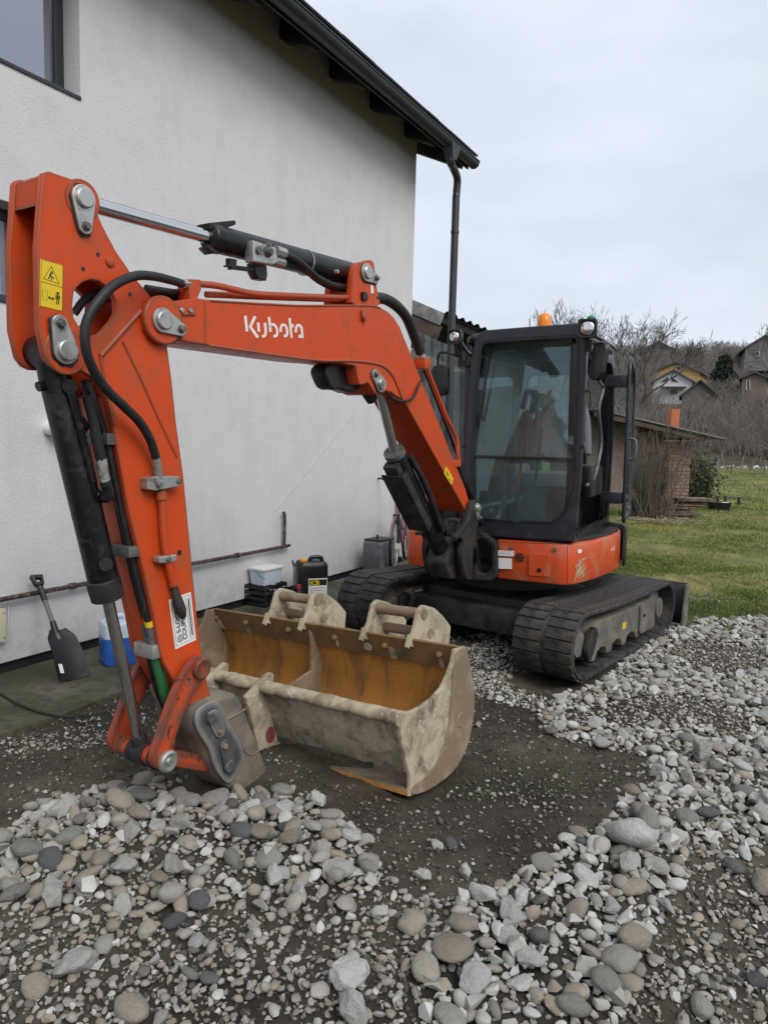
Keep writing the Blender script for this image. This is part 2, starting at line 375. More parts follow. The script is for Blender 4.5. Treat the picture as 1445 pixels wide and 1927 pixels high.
M['brown_brick'] = paint('brown_brick', (0.20, 0.105, 0.075), .85, var=.3, dirt=(.30, .25, .21), dirt_amt=.4, dscale=14, bump=.5)
M['orange_brick'] = paint('orange_chimney_brick', (0.42, 0.135, 0.05), .85, var=.25)
M['lime_stucco'] = paint('patchy_old_plaster', (0.22, 0.185, 0.155), .9, var=.3, dirt=(.17, .105, .08), dirt_amt=.55, dscale=16)
M['house_white'] = paint('distant_white_plaster', (0.62, 0.62, 0.62), .8, var=.08)
M['house_yellow'] = paint('distant_ochre_plaster', (0.52, 0.34, 0.12), .8, var=.08)
M['house_grey'] = paint('distant_grey_boards', (0.13, 0.115, 0.10), .85, var=.25)
M['house_dark'] = paint('distant_dark_wall', (0.16, 0.152, 0.148), .85, var=.2)  # dark wall tone raised, distance haze mixed into the colour
M['roof_dark'] = paint('distant_dark_roof', (0.07, 0.064, 0.062), .8, var=.25)
M['roof_red'] = paint('distant_brown_roof', (0.09, 0.06, 0.05), .8, var=.25)
M['far_glass'] = paint('distant_window', (0.03, 0.032, 0.036), .2, var=.1)
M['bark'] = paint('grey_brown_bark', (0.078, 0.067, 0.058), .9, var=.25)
M['bark_far'] = paint('distant_bare_twigs', (0.17, 0.148, 0.13), .95, var=.2)  # twig colour lightened to stand in for distance haze
M['stem'] = paint('dry_brown_stems', (0.135, 0.105, 0.08), .9, var=.3)
M['straw'] = paint('dry_straw', (0.30, 0.25, 0.15), .9, var=.3)
M['bush'] = paint('dull_green_leaves', (0.065, 0.075, 0.032), .8, var=.4)
M['fir'] = paint('dark_evergreen_needles', (0.020, 0.032, 0.018), .85, var=.35)
M['cable'] = paint('black_cable', (0.02, 0.019, 0.018), .6, var=.2)

def glass_mat(name, tint=(.72, .82, .82), rough=0.01, refl=1.0, haze=0.0, ior=1.52):
    m = bpy.data.materials.new(name); m.use_nodes = True; t = m.node_tree; t.nodes.clear()
    o = t.nodes.new('ShaderNodeOutputMaterial'); tr = nd(t, 'ShaderNodeBsdfTransparent', Color=(*tint, 1)); gl = nd(t, 'ShaderNodeBsdfGlossy', Roughness=rough)
    gl.inputs['Color'].default_value = (*refl, 1) if isinstance(refl, tuple) else (refl, refl, refl, 1)
    lw = nd(t, 'ShaderNodeFresnel', IOR=ior); mx = t.nodes.new('ShaderNodeMixShader')
    t.links.new(lw.outputs[0], mx.inputs[0]); t.links.new(tr.outputs[0], mx.inputs[1]); t.links.new(gl.outputs[0], mx.inputs[2]); last = mx.outputs[0]
    if haze:
        df = nd(t, 'ShaderNodeBsdfDiffuse', Color=(.40, .50, .52, 1)); m2 = t.nodes.new('ShaderNodeMixShader')
        co = ncoord(t); f = nramp(t, nnoise(t, co, 5, 6, .6), [(.3, haze*.5), (.8, haze*1.5)])
        t.links.new(f, m2.inputs[0]); t.links.new(last, m2.inputs[1]); t.links.new(df.outputs[0], m2.inputs[2]); last = m2.outputs[0]
    t.links.new(last, o.inputs[0]); return m
M['cab_glass'] = glass_mat('tinted_cab_glass', (.80, .90, .90), .006, (.70, .90, .95), .09, 1.66)
M['door_glass'] = glass_mat('tinted_door_glass', (.82, .90, .90), .01)
M['plastic_sheet'] = glass_mat('clear_plastic_sheet', (.62, .62, .60), .2, .9, .16)
def simple(name, col, rough, metal=0.0, spec=.5):
    m, t, b = newmat(name); b.inputs['Base Color'].default_value = (*col, 1); b.inputs['Roughness'].default_value = rough; b.inputs['Metallic'].default_value = metal; b.inputs['Specular IOR Level'].default_value = spec; return m
M['window_glass'] = simple('coated_window_glass', (.34, .36, .42), .012, 0.75, .8)
M['mirror'] = simple('mirror_glass', (.5, .52, .54), .04, 1.0)
M['lens'] = simple('lamp_reflector', (.66, .66, .64), .16, 1.0)
M['lens_glass'] = glass_mat('lamp_lens', (.93, .93, .92), .08)
def transluc(name, col, rough=.3):
    m, t, b = newmat(name); b.inputs['Base Color'].default_value = (*col, 1); b.inputs['Roughness'].default_value = rough
    b.inputs['Subsurface Weight'].default_value = .6; b.inputs['Subsurface Radius'].default_value = (.05, .05, .05); b.inputs['Subsurface Scale'].default_value = .3; return m
M['amber'] = transluc('amber_beacon_lens', (.85, .26, .01), .25)
M['can_blue'] = transluc('blue_fluid_in_can', (.03, .14, .50), .3)
M['can_clear'] = transluc('frosted_can_plastic', (.55, .63, .72), .35)

# stucco wall
def stucco(name):
    m, t, b = newmat(name); co = ncoord(t); cs = ncoord(t, (1, 1, .22))
    n1 = nnoise(t, co, .7, 4); n2 = nnoise(t, cs, 6, 6, .6, .4); n3 = nnoise(t, co, 3, 6, .65)
    c = nmix(t, n1, (.60, .60, .605), (.665, .66, .65))
    c = nmix(t, nramp(t, n2, [(.5, 0.0), (.74, .20)]), c, (.43, .43, .45))
    c = nmix(t, nramp(t, n3, [(.46, 0.0), (.7, .34)]), c, (.50, .49, .49))
    gp = t.nodes.new('ShaderNodeNewGeometry'); sx = t.nodes.new('ShaderNodeSeparateXYZ'); t.links.new(gp.outputs['Position'], sx.inputs[0])
    n4 = nnoise(t, co, 11, 7, .7, .5); low = nramp(t, nmath(t, 'SUBTRACT', n4, nmath(t, 'MULTIPLY', sx.outputs['Z'], .75)), [(.24, 0.0), (.52, .42)])   # mud splashed up from the ground
    c = nmix(t, low, c, (.36, .34, .31))
    n5 = nnoise(t, co, 22, 8, .75, 1.2); c = nmix(t, nramp(t, n5, [(.60, 0.0), (.72, .22)]), c, (.47, .465, .46))
    t.links.new(c, b.inputs['Base Color']); b.inputs['Roughness'].default_value = .93; b.inputs['Specular IOR Level'].default_value = .15
    f = nnoise(t, co, 60, 3, .6); g = nnoise(t, co, 170, 2, .5)
    nbump(t, b, nmath(t, 'ADD', f, nmath(t, 'MULTIPLY', g, .5)), .5, .006); return m
M['stucco'] = stucco('white_stucco')
def concrete(name):
    m, t, b = newmat(name); co = ncoord(t); n1 = nnoise(t, co, 1.6, 7, .6); n2 = nnoise(t, co, 14, 7, .7)
    c = nramp(t, n1, [(.38, (.034, .031, .020)), (.49, (.068, .066, .030)), (.63, (.13, .120, .088))])
    c = nmix(t, nramp(t, n2, [(.46, 0.0), (.66, .8)]), c, (.030, .034, .014))
    t.links.new(c, b.inputs['Base Color']); t.links.new(nramp(t, n1, [(.3, .45), (.7, .85)]), b.inputs['Roughness'])
    nbump(t, b, nnoise(t, co, 45, 6, .7), .5, .008); return m
M['concrete'] = concrete('mossy_damp_concrete')
def ground(name):
    m, t, b = newmat(name); co = ncoord(t); at = nd(t, 'ShaderNodeAttribute', attribute_name='lawn'); lawn = at.outputs['Fac']
    n1 = nnoise(t, co, 1.1, 6, .6); n2 = nnoise(t, co, 9, 8, .7); n3 = nnoise(t, co, 60, 6, .7)
    mud = nramp(t, n1, [(.38, (.022, .018, .013)), (.5, (.052, .043, .031)), (.62, (.098, .082, .058))])
    mud = nmix(t, nramp(t, n2, [(.45, 0.0), (.7, .6)]), mud, (.030, .027, .022))
    mud = nmix(t, nramp(t, n3, [(.58, 0.0), (.76, .5)]), mud, (.10, .086, .064))
    g1 = nnoise(t, co, .35, 5, .6); g2 = nnoise(t, ncoord(t, (1, .5, 1)), 3.2, 7, .7)
    gr = nramp(t, g1, [(.36, (.10, .11, .030)), (.5, (.175, .19, .046)), (.64, (.29, .25, .08))])
    gr = nmix(t, nramp(t, g2, [(.40, .6), (.66, 0.0)]), gr, (.050, .048, .022))
    c = nmix(t, lawn, mud, gr); t.links.new(c, b.inputs['Base Color'])
    wet = nramp(t, nnoise(t, co, 1.7, 4), [(.38, .42), (.62, .9)]); rr = nmix(t, lawn, wet, (.95, .95, .95)); t.links.new(rr, b.inputs['Roughness']); b.inputs['Specular IOR Level'].default_value = .35
    nbump(t, b, nmath(t, 'ADD', n2, nmath(t, 'MULTIPLY', n3, .6)), .8, .02); return m
M['ground'] = ground('mud_and_lawn')
def hillmat(name):
    m, t, b = newmat(name); co = ncoord(t); n1 = nnoise(t, co, .05, 6, .65); n2 = nnoise(t, co, .5, 8, .75)
    c = nramp(t, n1, [(.3, (.085, .074, .060)), (.5, (.13, .113, .092)), (.72, (.13, .125, .075))])
    c = nmix(t, nramp(t, n2, [(.4, .75), (.65, 0.0)]), c, (.045, .04, .034))
    t.links.new(c, b.inputs['Base Color']); b.inputs['Roughness'].default_value = 1; b.inputs['Specular IOR Level'].default_value = 0; return m
M['hill'] = hillmat('winter_scrub_hill')
def grassmat(name):
    m, t, b = newmat(name); at = nd(t, 'ShaderNodeAttribute', attribute_name='tone')
    c = nramp(t, at.outputs['Fac'], [(0.0, (.075, .11, .026)), (.40, (.155, .205, .046)), (.70, (.27, .275, .078)), (1.0, (.37, .31, .14))])
    t.links.new(c, b.inputs['Base Color']); b.inputs['Roughness'].default_value = .8; b.inputs['Specular IOR Level'].default_value = .2; return m
M['grass'] = grassmat('short_winter_grass')
STONE_RAMPS = {
 'pale': [(0, (.38, .37, .345)), (.5, (.50, .49, .46)), (1, (.60, .59, .555))],
 'grey': [(0, (.21, .20, .182)), (.5, (.30, .287, .255)), (1, (.41, .39, .345))],
 'tan': [(0, (.25, .215, .165)), (.5, (.34, .295, .23)), (1, (.44, .395, .32))],
 'dark': [(0, (.075, .078, .082)), (.5, (.115, .117, .12)), (1, (.16, .152, .14))]}
def stonemat(name, ramp, attr=None):
    m, t, b = newmat(name)
    if attr: src = nd(t, 'ShaderNodeAttribute', attribute_name=attr).outputs['Fac']
    else: src = t.nodes.new('ShaderNodeObjectInfo').outputs['Random']
    c = nramp(t, src, ramp); co = ncoord(t); sc = 1.0 if attr else 0.06
    n1 = nnoise(t, co, 26*sc, 6, .65, .4); n2 = nnoise(t, co, 140*sc, 5, .7)
    c = nmix(t, nramp(t, n1, [(.32, .6 if attr else .4), (.6, 0.0)]), c, nmix(t, .5, c, (.11, .095, .074)))
    c = nmix(t, nramp(t, n2, [(.52, 0.0), (.75, .35)]), c, (.40, .39, .36))
    t.links.new(c, b.inputs['Base Color']); b.inputs['Roughness'].default_value = .8; b.inputs['Specular IOR Level'].default_value = .3
    nbump(t, b, nmath(t, 'ADD', n1, nmath(t, 'MULTIPLY', n2, .7)), .6, .008 if attr else .10); return m
for k, v in STONE_RAMPS.items(): M['stone_'+k] = stonemat('stone_'+k, v)
M['gravel'] = stonemat('mixed_gravel', [(0, (.065, .066, .066)), (.20, (.17, .155, .13)), (.42, (.33, .282, .212)), (.50, (.25, .236, .208)), (.68, (.37, .35, .305)), (.85, (.42, .41, .38)), (1, (.54, .53, .495))], 'tone')
# ------------------------------------------------------------------ frames of the place
WAZ = R(29.5); WD = np.array([math.sin(WAZ), math.cos(WAZ), 0]); WN = np.array([WD[1], -WD[0], 0])
_p = onz(0, 1250, 0.10); WALL = Fr((_p[0], _p[1], 0), WD, (0, 0, 1), WN)     # u along the house wall, v up, w out of the wall
S_CORNER = 5.778

# ------------------------------------------------------------------ ground
BUMPS = [(280, 1570, .50, .26, .07), (520, 1600, .45, .22, .05), (640, 1760, .9, .5, .035), (1180, 1590, .55, .45, .09), (1000, 1740, .6, .4, .05), (1350, 1480, .8, .6, .07),
         (1250, 1330, .6, .5, .02), (1020, 1285, .35, .3, -.035), (1130, 1275, .35, .3, -.02), (1400, 1230, .9, .8, .05), (900, 1480, .5, .5, -.03), (1100, 1450, .5, .4, -.04), (150, 1420, .5, .4, -.01), (1380, 1780, .5, .4, -.02)]
BUMPS = [(*onz(a, b)[:2], rx, ry, h) for a, b, rx, ry, h in BUMPS]
def vnoise(x, y, seed=0):
    """cheap smooth value noise on arrays"""
    xi, yi = np.floor(x).astype(np.int64), np.floor(y).astype(np.int64); fx, fy = x-xi, y-yi; fx = fx*fx*(3-2*fx); fy = fy*fy*(3-2*fy)
    def h(i, j):
        k = (i*374761393 + j*668265263 + seed*974711) & 0x7fffffff; k = ((k ^ (k >> 13))*1274126177) & 0x7fffffff; return ((k ^ (k >> 16)) & 0xffff)/65535.0
    return (h(xi, yi)*(1-fx)+h(xi+1, yi)*fx)*(1-fy)+(h(xi, yi+1)*(1-fx)+h(xi+1, yi+1)*fx)*fy
def ground_z(x, y):
    x = np.asarray(x, float); y = np.asarray(y, float); z = np.zeros(np.broadcast(x, y).shape)
    for bx, by, rx, ry, h in BUMPS: z = z + h*np.exp(-((x-bx)/rx)**2-((y-by)/ry)**2)
    near = np.clip((14-y)/4, 0.15, 1)
    z = z + near*(.04*(vnoise(x*1.3, y*1.3, 1)-.5)+.034*(vnoise(x*4, y*4, 2)-.5)+.018*(vnoise(x*11, y*11, 3)-.5)+.009*(vnoise(x*24, y*24, 4)-.5))
    ww = (x-WALL.O[0])*WN[0]+(y-WALL.O[1])*WN[1]                      # distance from the house wall: level under the slab
    return z*np.clip((ww-.2)/.7, 0, 1)
LAWN_EDGE = [onz(*q) for q in ((700, 1050), (1000, 1080), (1190, 1150), (1290, 1165), (1330, 1178), (1445, 1158), (1600, 1150))]
def lawn_mask(x, y):
    ex = [p[0] for p in LAWN_EDGE]; ey = [p[1] for p in LAWN_EDGE]
    e = np.interp(x, ex, ey); n = 1.1*(vnoise(x*.9, y*.9, 5)-.5)+.6*(vnoise(x*3, y*3, 6)-.5)+.35*(vnoise(x*9, y*9, 7)-.5)
    return np.clip((y-e+n)/.35+.5, 0, 1)
gx = np.concatenate([np.linspace(-500, -6, 16), np.concatenate([np.arange(-5.5, -2.6, .08), np.arange(-2.6, 4.2, .032), np.arange(4.25, 8, .08)]), np.linspace(8, 30, 40), np.linspace(40, 500, 16)])
gy = np.concatenate([np.linspace(-200, 0, 8), np.concatenate([np.arange(.3, 1.5, .1), np.arange(1.5, 7.5, .032), np.arange(7.55, 13, .08)]), np.linspace(13.2, 60, 110), np.linspace(70, 900, 16)])
GX, GY = np.meshgrid(gx, gy, indexing='ij'); GZ = ground_z(GX, GY); nx, ny = GX.shape
idx = np.arange(nx*ny).reshape(nx, ny)
quads = np.stack([idx[:-1, :-1], idx[1:, :-1], idx[1:, 1:], idx[:-1, 1:]], -1).reshape(-1, 4)
gr = bigmesh('ground', np.stack([GX, GY, GZ], -1).reshape(-1, 3), quads, M['ground'], {'lawn': lawn_mask(GX, GY).ravel()}, True, 4)
tag(gr, kind='structure')

# hillside behind the garden
def hill_z(x, y):
    s = np.clip((y-62)/40, 0, 1); b = np.interp(y, [58, 75, 88, 98, 112, 124, 135, 150, 170], [0, 2.6, 5.4, 7.4, 10.2, 14.0, 17.2, 18.6, 19.0]) + 2.2*(vnoise(x*.035, y*.035, 11)-.5)*s + 1.0*(vnoise(x*.2, y*.2, 12)-.5)*s
    return b - .3 - 0.02*np.clip(y-160, 0, 999)
hx = np.linspace(-160, 260, 150); hy = np.concatenate([np.linspace(58, 170, 80), np.linspace(175, 420, 14)])
HX, HY = np.meshgrid(hx, hy, indexing='ij'); idx = np.arange(HX.size).reshape(HX.shape)
quads = np.stack([idx[:-1, :-1], idx[1:, :-1], idx[1:, 1:], idx[:-1, 1:]], -1).reshape(-1, 4)
tag(bigmesh('hill', np.stack([HX, HY, hill_z(HX, HY)], -1).reshape(-1, 3), quads, M['hill'], None, True, 4), kind='structure')

# concrete strip along the house
w_edge = float((onz(0, 1400)-WALL.O)@WN)
outline = [(-4.0, .02), (8.0, .02)] + [(s, w_edge-.02*math.sin(s*7)-.03*random.random() - (.25 if s > 3 else 0)) for s in np.arange(8.0, -4.01, -.25)]
FLAT = Fr(WALL.O, WD, WN, (0, 0, 1))
tag(obj('concrete_apron', plate(outline, FLAT, -.10, .045, .01), M['concrete']), kind='structure')

# ------------------------------------------------------------------ the white house
house = root('house', 'white stuccoed house with dark eaves and anthracite windows', 'house', tuple(WALL.P(S_CORNER, 0, 0)))
win_hi = [(-2.4, 3.985), (.708, 3.985), (.708, 5.25), (-2.4, 5.25)]
win_lo = [(-2.2, 2.50), (.33, 2.50), (.33, 3.13), (-2.2, 3.13)]
wall_out = [(-6.0, .10), (S_CORNER, .10), (S_CORNER, 5.75), (-6.0, 5.75)]
HB = WALL
wall = obj('wall', [plate([wall_out, win_hi, win_lo], WALL, -.36, 0, .006),
                    box(WALL, S_CORNER-.36, S_CORNER-.002, .10, 5.75, -8, -.361, .004), box(WALL, -6, -5.64, .1, 5.75, -8, -.361, .004), box(WALL, -6, S_CORNER, .1, 5.75, -8.4, -8.001, .004)], M['stucco'], house, 30)
obj('plinth', [box(WALL, -6, S_CORNER-.03, -.2, .099, -.4, -.03, .003), box(WALL, S_CORNER-.4, S_CORNER-.03, -.2, .099, -8, -.401, .003)], M['bitumen'], house)
obj('ceiling', box(WALL, -5.6, S_CORNER-.4, 5.45, 5.55, -7.9, -.4, 0), M['stucco'], house)
def window(poly, rec=.20, mull=()):
    (a, b), (c, d) = poly[0], poly[2]
    w = obj('window', [box(WALL, a+.001, c-.001, b+.001, b+.07, -rec-.07, -rec, .006), box(WALL, a+.001, c-.001, d-.07, d-.001, -rec-.07, -rec, .006),
                       box(WALL, c-.075, c-.001, b+.071, d-.071, -rec-.07, -rec+.002, .006), box(WALL, a+.001, a+.075, b+.071, d-.071, -rec-.07, -rec+.002, .006)]
            + [box(WALL, m-.05, m+.05, b+.071, d-.071, -rec-.07, -rec+.002, .006) for m in mull], M['anthracite'], house)
    obj('pane', box(WALL, a+.06, c-.06, b+.06, d-.06, -rec-.045, -rec-.025, 0), M['window_glass'], w)
    obj('sill', box(WALL, a+.001, c-.001, b-.012, b+.012, -rec+.003, .012, .003), M['anthracite'], w)
window(win_hi, .17, (-.9,)); window(win_lo, .17, (-1.0,))
# eaves: rafters, boarding, tiles, gutter
EAVE_V, PITCHR, OV = 5.30, R(24), .42
tilt_u = np.array([0, 0, 1])*math.sin(PITCHR)-WN*math.cos(PITCHR); roof_n = np.array([0, 0, 1])*math.cos(PITCHR)+WN*math.sin(PITCHR)
S_END = 6.42
ROOF = Fr(WALL.P(0, EAVE_V, OV), WD, tilt_u, roof_n)          # u along the eave, v up the slope, w above the boarding
roof = obj('roof', [box(ROOF, -6.5, S_END, .0, 5.3, .10, .135, .003)], M['dark_wood'], house)
for k, s in enumerate(np.arange(S_END-.10, -6.3, -.83)):
    obj('rafter', box(ROOF, s-.06, s+.06, .02, 5.2, -.08, .099, .006), M['dark_wood'], roof)
obj('fascia_board', box(WALL, -6.5, S_END, EAVE_V-.06, EAVE_V+.135, OV+.0, OV+.022, .003), M['dark_wood'], roof)
tiles = []
for r_ in range(3):
    for s in np.arange(-1.0, S_END-.01, .30):
        tiles.append((r_, s))
tv = None
for r_, s in tiles:
    sh = box(ROOF, s+.002, s+.298, -.06+r_*.34, .33+r_*.34, .14+.02*((r_+1) % 2)*0+.012*(3-r_)*0, .165, .004)
    # tiles slope: each course lies on the one below
    if tv is None:
        tv = obj('tile', sh, M['roof_tile'], roof); t0 = (r_, s)
    else:
        c = tv.copy(); COL.objects.link(c); c.parent = roof
        c.location = tuple(ROOF.U*(s-t0[1]) + ROOF.V*((r_-t0[0])*.34) + ROOF.W*(.012*(r_ % 2)+random.uniform(0, .006)))
obj('tile_field', box(ROOF, -6.5, S_END, 1.0, 5.4, .136, .18, .004), M['roof_tile'], roof)
gw, gr_ = OV+.085, .078
sec = []
for s in (-6.5, S_END+.03):
    o_ = [WALL.P(s, EAVE_V-.0+gr_*1.0*math.sin(a)+.02, gw+gr_*math.cos(a)) for a in np.linspace(math.pi, 2*math.pi, 13)]
    i_ = [WALL.P(s, EAVE_V-.0+(gr_-.006)*math.sin(a)+.02, gw+(gr_-.006)*math.cos(a)) for a in np.linspace(2*math.pi, math.pi, 13)]
    sec.append(o_+i_)
gut = obj('gutter', [loft(sec)], M['anthracite'], house)
obj('bead', cyl(WALL.P(-6.5, EAVE_V+.025, gw+gr_), WALL.P(S_END+.03, EAVE_V+.025, gw+gr_), .011, seg=10), M['anthracite'], gut)
obj('end_cap', prism([(gw+gr_*math.cos(a), EAVE_V+.02+gr_*math.sin(a)) for a in np.linspace(math.pi, 2*math.pi, 13)], Fr(WALL.O, WN, (0, 0, 1), WD), S_END+.03, S_END+.036), M['anthracite'], gut)
# downpipe with its funnel outlet
s_dp = WALL.px(846, 285, gw-.02)[0]
dpm = [WALL.P(s_dp, EAVE_V-.05, gw), WALL.P(s_dp, EAVE_V-.20, gw), WALL.P3(851, 312, gw-.08), WALL.P3(860, 335, gw-.15), WALL.P3(859, 360, gw-.17)]
top = WALL.P3(858, 372, gw-.17); bot = top.copy(); bot[2] = .12
dp = obj('downpipe', [tube(dpm + [top], .05, 14, 5), cyl(top, bot, .05, seg=16)], M['anthracite'], house)
obj('funnel', loft([[WALL.P(s_dp+a*.13, EAVE_V+.01, gw+b*.075) for a, b in ((-1, -1), (1, -1), (1, 1), (-1, 1))], [WALL.P(s_dp+a*.055, EAVE_V-.17, gw+b*.052) for a, b in ((-1, -1), (1, -1), (1, 1), (-1, 1))]]), M['anthracite'], dp)
for z in (1.2, 3.0, 4.4): obj('bracket', lathe((top[0], top[1], z), (0, 0, 1), [(0, .056), (.03, .056)], 16), M['anthracite'], dp)
obj('roofline_scar', [stroke([WALL.px(*q, 0) for q in ((518, 962), (560, 910), (600, 862), (640, 812), (668, 778))], .022, WALL, .0004, .002)], paint('patched_plaster_line', (.50, .50, .51), .95, var=.15, dirt=(.62, .62, .62), dirt_amt=.6, dscale=14), house)
# white vent stub on the wall
vent = obj('vent_stub', lathe(WALL.P(*WALL.px(92, 806, 0), -.02), WN, [(0, .052), (.10, .052), (.12, .045), (.121, .03), (.06, .03)], 20), M['pvc_white'], house)
# flaking pipe along the wall
pz = .55
gas = obj('wall_pipe', [tube([WALL.P(-3, pz+.0, .05), WALL.P(1.0, pz, .05), WALL.P(2.97, pz, .05), WALL.P(3.03, pz+.012, .05), WALL.P(3.045, pz+.07, .05), WALL.P(3.045, .86, .05), WALL.P(3.045, .90, .03)], .017, 10, 5)], M['rust_pipe'], None, 32, tuple(WALL.P(3.045, pz, .05)))
tag(gas, 'thin flaking brown and white pipe running along the white wall', 'pipe')
for s in (.55, 1.05, 2.35): obj('clamp', [lathe(WALL.P(s-.02, pz, .05), WD, [(0, .024), (.035, .024)], 12), box(WALL, s-.012, s+.012, pz-.015, pz+.015, 0, .04, .003)], M['rust_pipe'], gas)
# cream box low on the wall with its cable
u, v = WALL.px(2, 1208, .03)
jb = root('junction_box', 'cream plastic box low on the white wall at the left edge', 'box', tuple(WALL.P(u, v, 0)))
obj('body', box(WALL, u-.14, u+.03, v, v+.225, .0, .05, .008), M['cream'], jb)
for dv in (.03, .195): obj('screw', lathe(WALL.P(u+.015, v+dv, .05), WN, [(0, .006), (.003, .005)], 8), M['zinc'], jb)
obj('cable', tube([WALL.P(u+.0, v+.22, .02), WALL.P(u+.04, v+.30, .012), WALL.P(u+.07, v+.27, .012), WALL.P(u+.07, v+.12, .012), WALL.P(u+.045, v+.02, .012)], .004, 6), M['pvc_white'], jb)

# ------------------------------------------------------------------ lean-to shed behind the corner
LY = 11.6
a = aty(768, 558, LY); b = aty(960, 640, LY+.2)
lean = root('lean_to', 'dark open lean-to with brown fascia and corrugated roof behind the house corner', 'shed', (float(a[0]), float(a[1]), 0))
LD = nrm([b[0]-a[0], b[1]-a[1], 0]); slope = (b[2]-a[2])/np.linalg.norm((b-a)[:2]); LU = nrm([LD[0], LD[1], slope]); LN = nrm([LD[1], -LD[0], 0]); LV = np.cross(LU, -LN) if np.cross(LU, -LN)[2] > 0 else np.cross(LU, LN)
LF = Fr(a, LU, LV, LN)
fas = obj('fascia', box(LF, -.05, .62, -.22, -.02, -.02, .02, .004), M['grey_flash'], lean)
obj('board', box(LF, -.05, .66, -.50, -.222, -.05, .0, .004), M['brown_board'], lean)
V = []; F_ = []
def corr(u, w): return LF.P(u, .0+.022*math.sin(u*2*math.pi/.125), w)
us = np.arange(.62, 2.5, .0156)
obj('roof_sheet', [grid(lambda u, w: corr(u, w), us, [0.06, -4.0]), grid(lambda u, w: corr(u, w)-np.array([0, 0, .006]), us, [0.06, -4.0])], M['grey_flash'], lean, 60)
obj('roof_beam', box(LF, -.05, 2.5, -.16, -.03, -.16, -.04, .004), M['dark_wood'], lean)
obj('roof_deck', box(LF, -.05, 2.5, -.05, -.028, -4, .0, .003), M['dark_wood'], lean)
zf = lambda u: float(LF.P(u, -.16, -.1)[2])
for u in (.05, 1.2, 2.4):
    p = LF.P(u, -.16, -.1); obj('post', bar((p[0], p[1], 0), (p[0], p[1], p[2]+.06), .10, .10, (1, 0, 0)), M['dark_wood'], lean)
pb = LF.P(0, 0, -4); 
obj('back_wall', box(Fr((pb[0], pb[1], 0), LD, (0, 0, 1), LN), -.2, 2.6, 0, 3.1, -.06, 0, .004), M['dark_wood'], lean)
pa = LF.P(2.45, 0, 0); obj('side_wall', box(Fr((pa[0], pa[1], 0), -LN, (0, 0, 1), LD), .2, 4.0, 0, 2.6, -.04, 0, .004), M['dark_wood'], lean)
# wrinkled clear plastic sheet hung in the opening
rr = random.Random(4); ph = [rr.uniform(0, 6) for _ in range(6)]
def sheet(u, z):
    p = LF.P(u, 0, 0); top_z = LF.P(u, -.50, 0)[2]
    k = (1-z); off = .03*math.sin(u*16+ph[0])*k+.02*math.sin(u*37+ph[1]+z*3)+.03*math.sin(u*7+z*4+ph[2]); return np.array([p[0], p[1], .15+(top_z-.15)*z])+LN*(.03+off)
obj('plastic_sheet', grid(sheet, np.linspace(.12, 1.5, 70), np.linspace(0, 1, 14)), M['plastic_sheet'], lean, None if False else 60)
# ------------------------------------------------------------------ the excavator: frames
BAZ = R(33); BU = np.array([-math.sin(BAZ), -math.cos(BAZ), 0]); BN = np.array([math.cos(BAZ), -math.sin(BAZ), 0])
_d = ray(893, 958); _p = CP+_d*(5.4/_d[1]); BH = .115; _o = _p-BN*BH
BF = Fr((_o[0], _o[1], 0), BU, (0, 0, 1), BN)                 # u towards the bucket, v up, w to the door side
TAZ = R(38.5); TD = np.array([math.sin(TAZ), math.cos(TAZ), 0]); TN = np.array([TD[1], -TD[0], 0])
_p = onz(1070, 1303); TF = Fr((_p[0], _p[1], 0), TD, (0, 0, 1), TN)   # u backwards, w out of the near track
HAZ = R(28); HFW = np.array([-math.sin(HAZ), -math.cos(HAZ), 0]); HR = np.array([math.cos(HAZ), -math.sin(HAZ), 0])
_c = onz(1068, 1104, .61); _z = np.array([0, 0, 1.0]); tl = R(1.0)
HU = HR*math.cos(tl)+_z*math.sin(tl); HV = _z*math.cos(tl)-HR*math.sin(tl)
HF = Fr((_c[0], _c[1], 0), HU, HV, HFW)                        # u to the door side, v up, w forward
HT = Fr(HF.O, HU, -HFW, HV)                                    # plan: u to the door side, v backwards, w up
HS = Fr(HF.O, -HFW, HV, HU)                                    # side: u backwards, v up, w out of the door side
ex = root('excavator', 'orange mini excavator with black cab, rubber tracks and a wide rusty bucket', 'excavator', tuple(TF.P(1.1, 0, -1.0)))

# ---- tracks
def track_path(n=160):
    rf, rr_, cf, cb = .245, .235, (.27, .262), (1.96, .25); pts = []
    for a in np.linspace(math.pi/2, 3*math.pi/2, 34): pts.append((cf[0]+rf*math.cos(a), cf[1]+rf*math.sin(a)))
    for t in np.linspace(0, 1, 40)[1:-1]: pts.append((cf[0]+(cb[0]-cf[0])*t, .017+.0*t))
    for a in np.linspace(-math.pi/2, math.pi/2, 34): pts.append((cb[0]+rr_*math.cos(a), cb[1]+rr_*math.sin(a)))
    for t in np.linspace(0, 1, 40)[1:-1]: pts.append((cb[0]+(cf[0]-cb[0])*t, (cb[1]+rr_)+(cf[1]+rf-cb[1]-rr_)*t - .022*math.sin(math.pi*t)))
    return [np.array(p) for p in pts]
TP = track_path(); TLEN = np.concatenate([[0], np.cumsum([np.linalg.norm(TP[(i+1) % len(TP)]-TP[i]) for i in range(len(TP))])])
def along(s):
    s = s % TLEN[-1]; i = int(np.searchsorted(TLEN, s, 'right')-1); i = min(i, len(TP)-1); t = (s-TLEN[i])/(TLEN[i+1]-TLEN[i]); a, b = TP[i], TP[(i+1) % len(TP)]
    return a+(b-a)*t, nrm(b-a)
lug_me = None
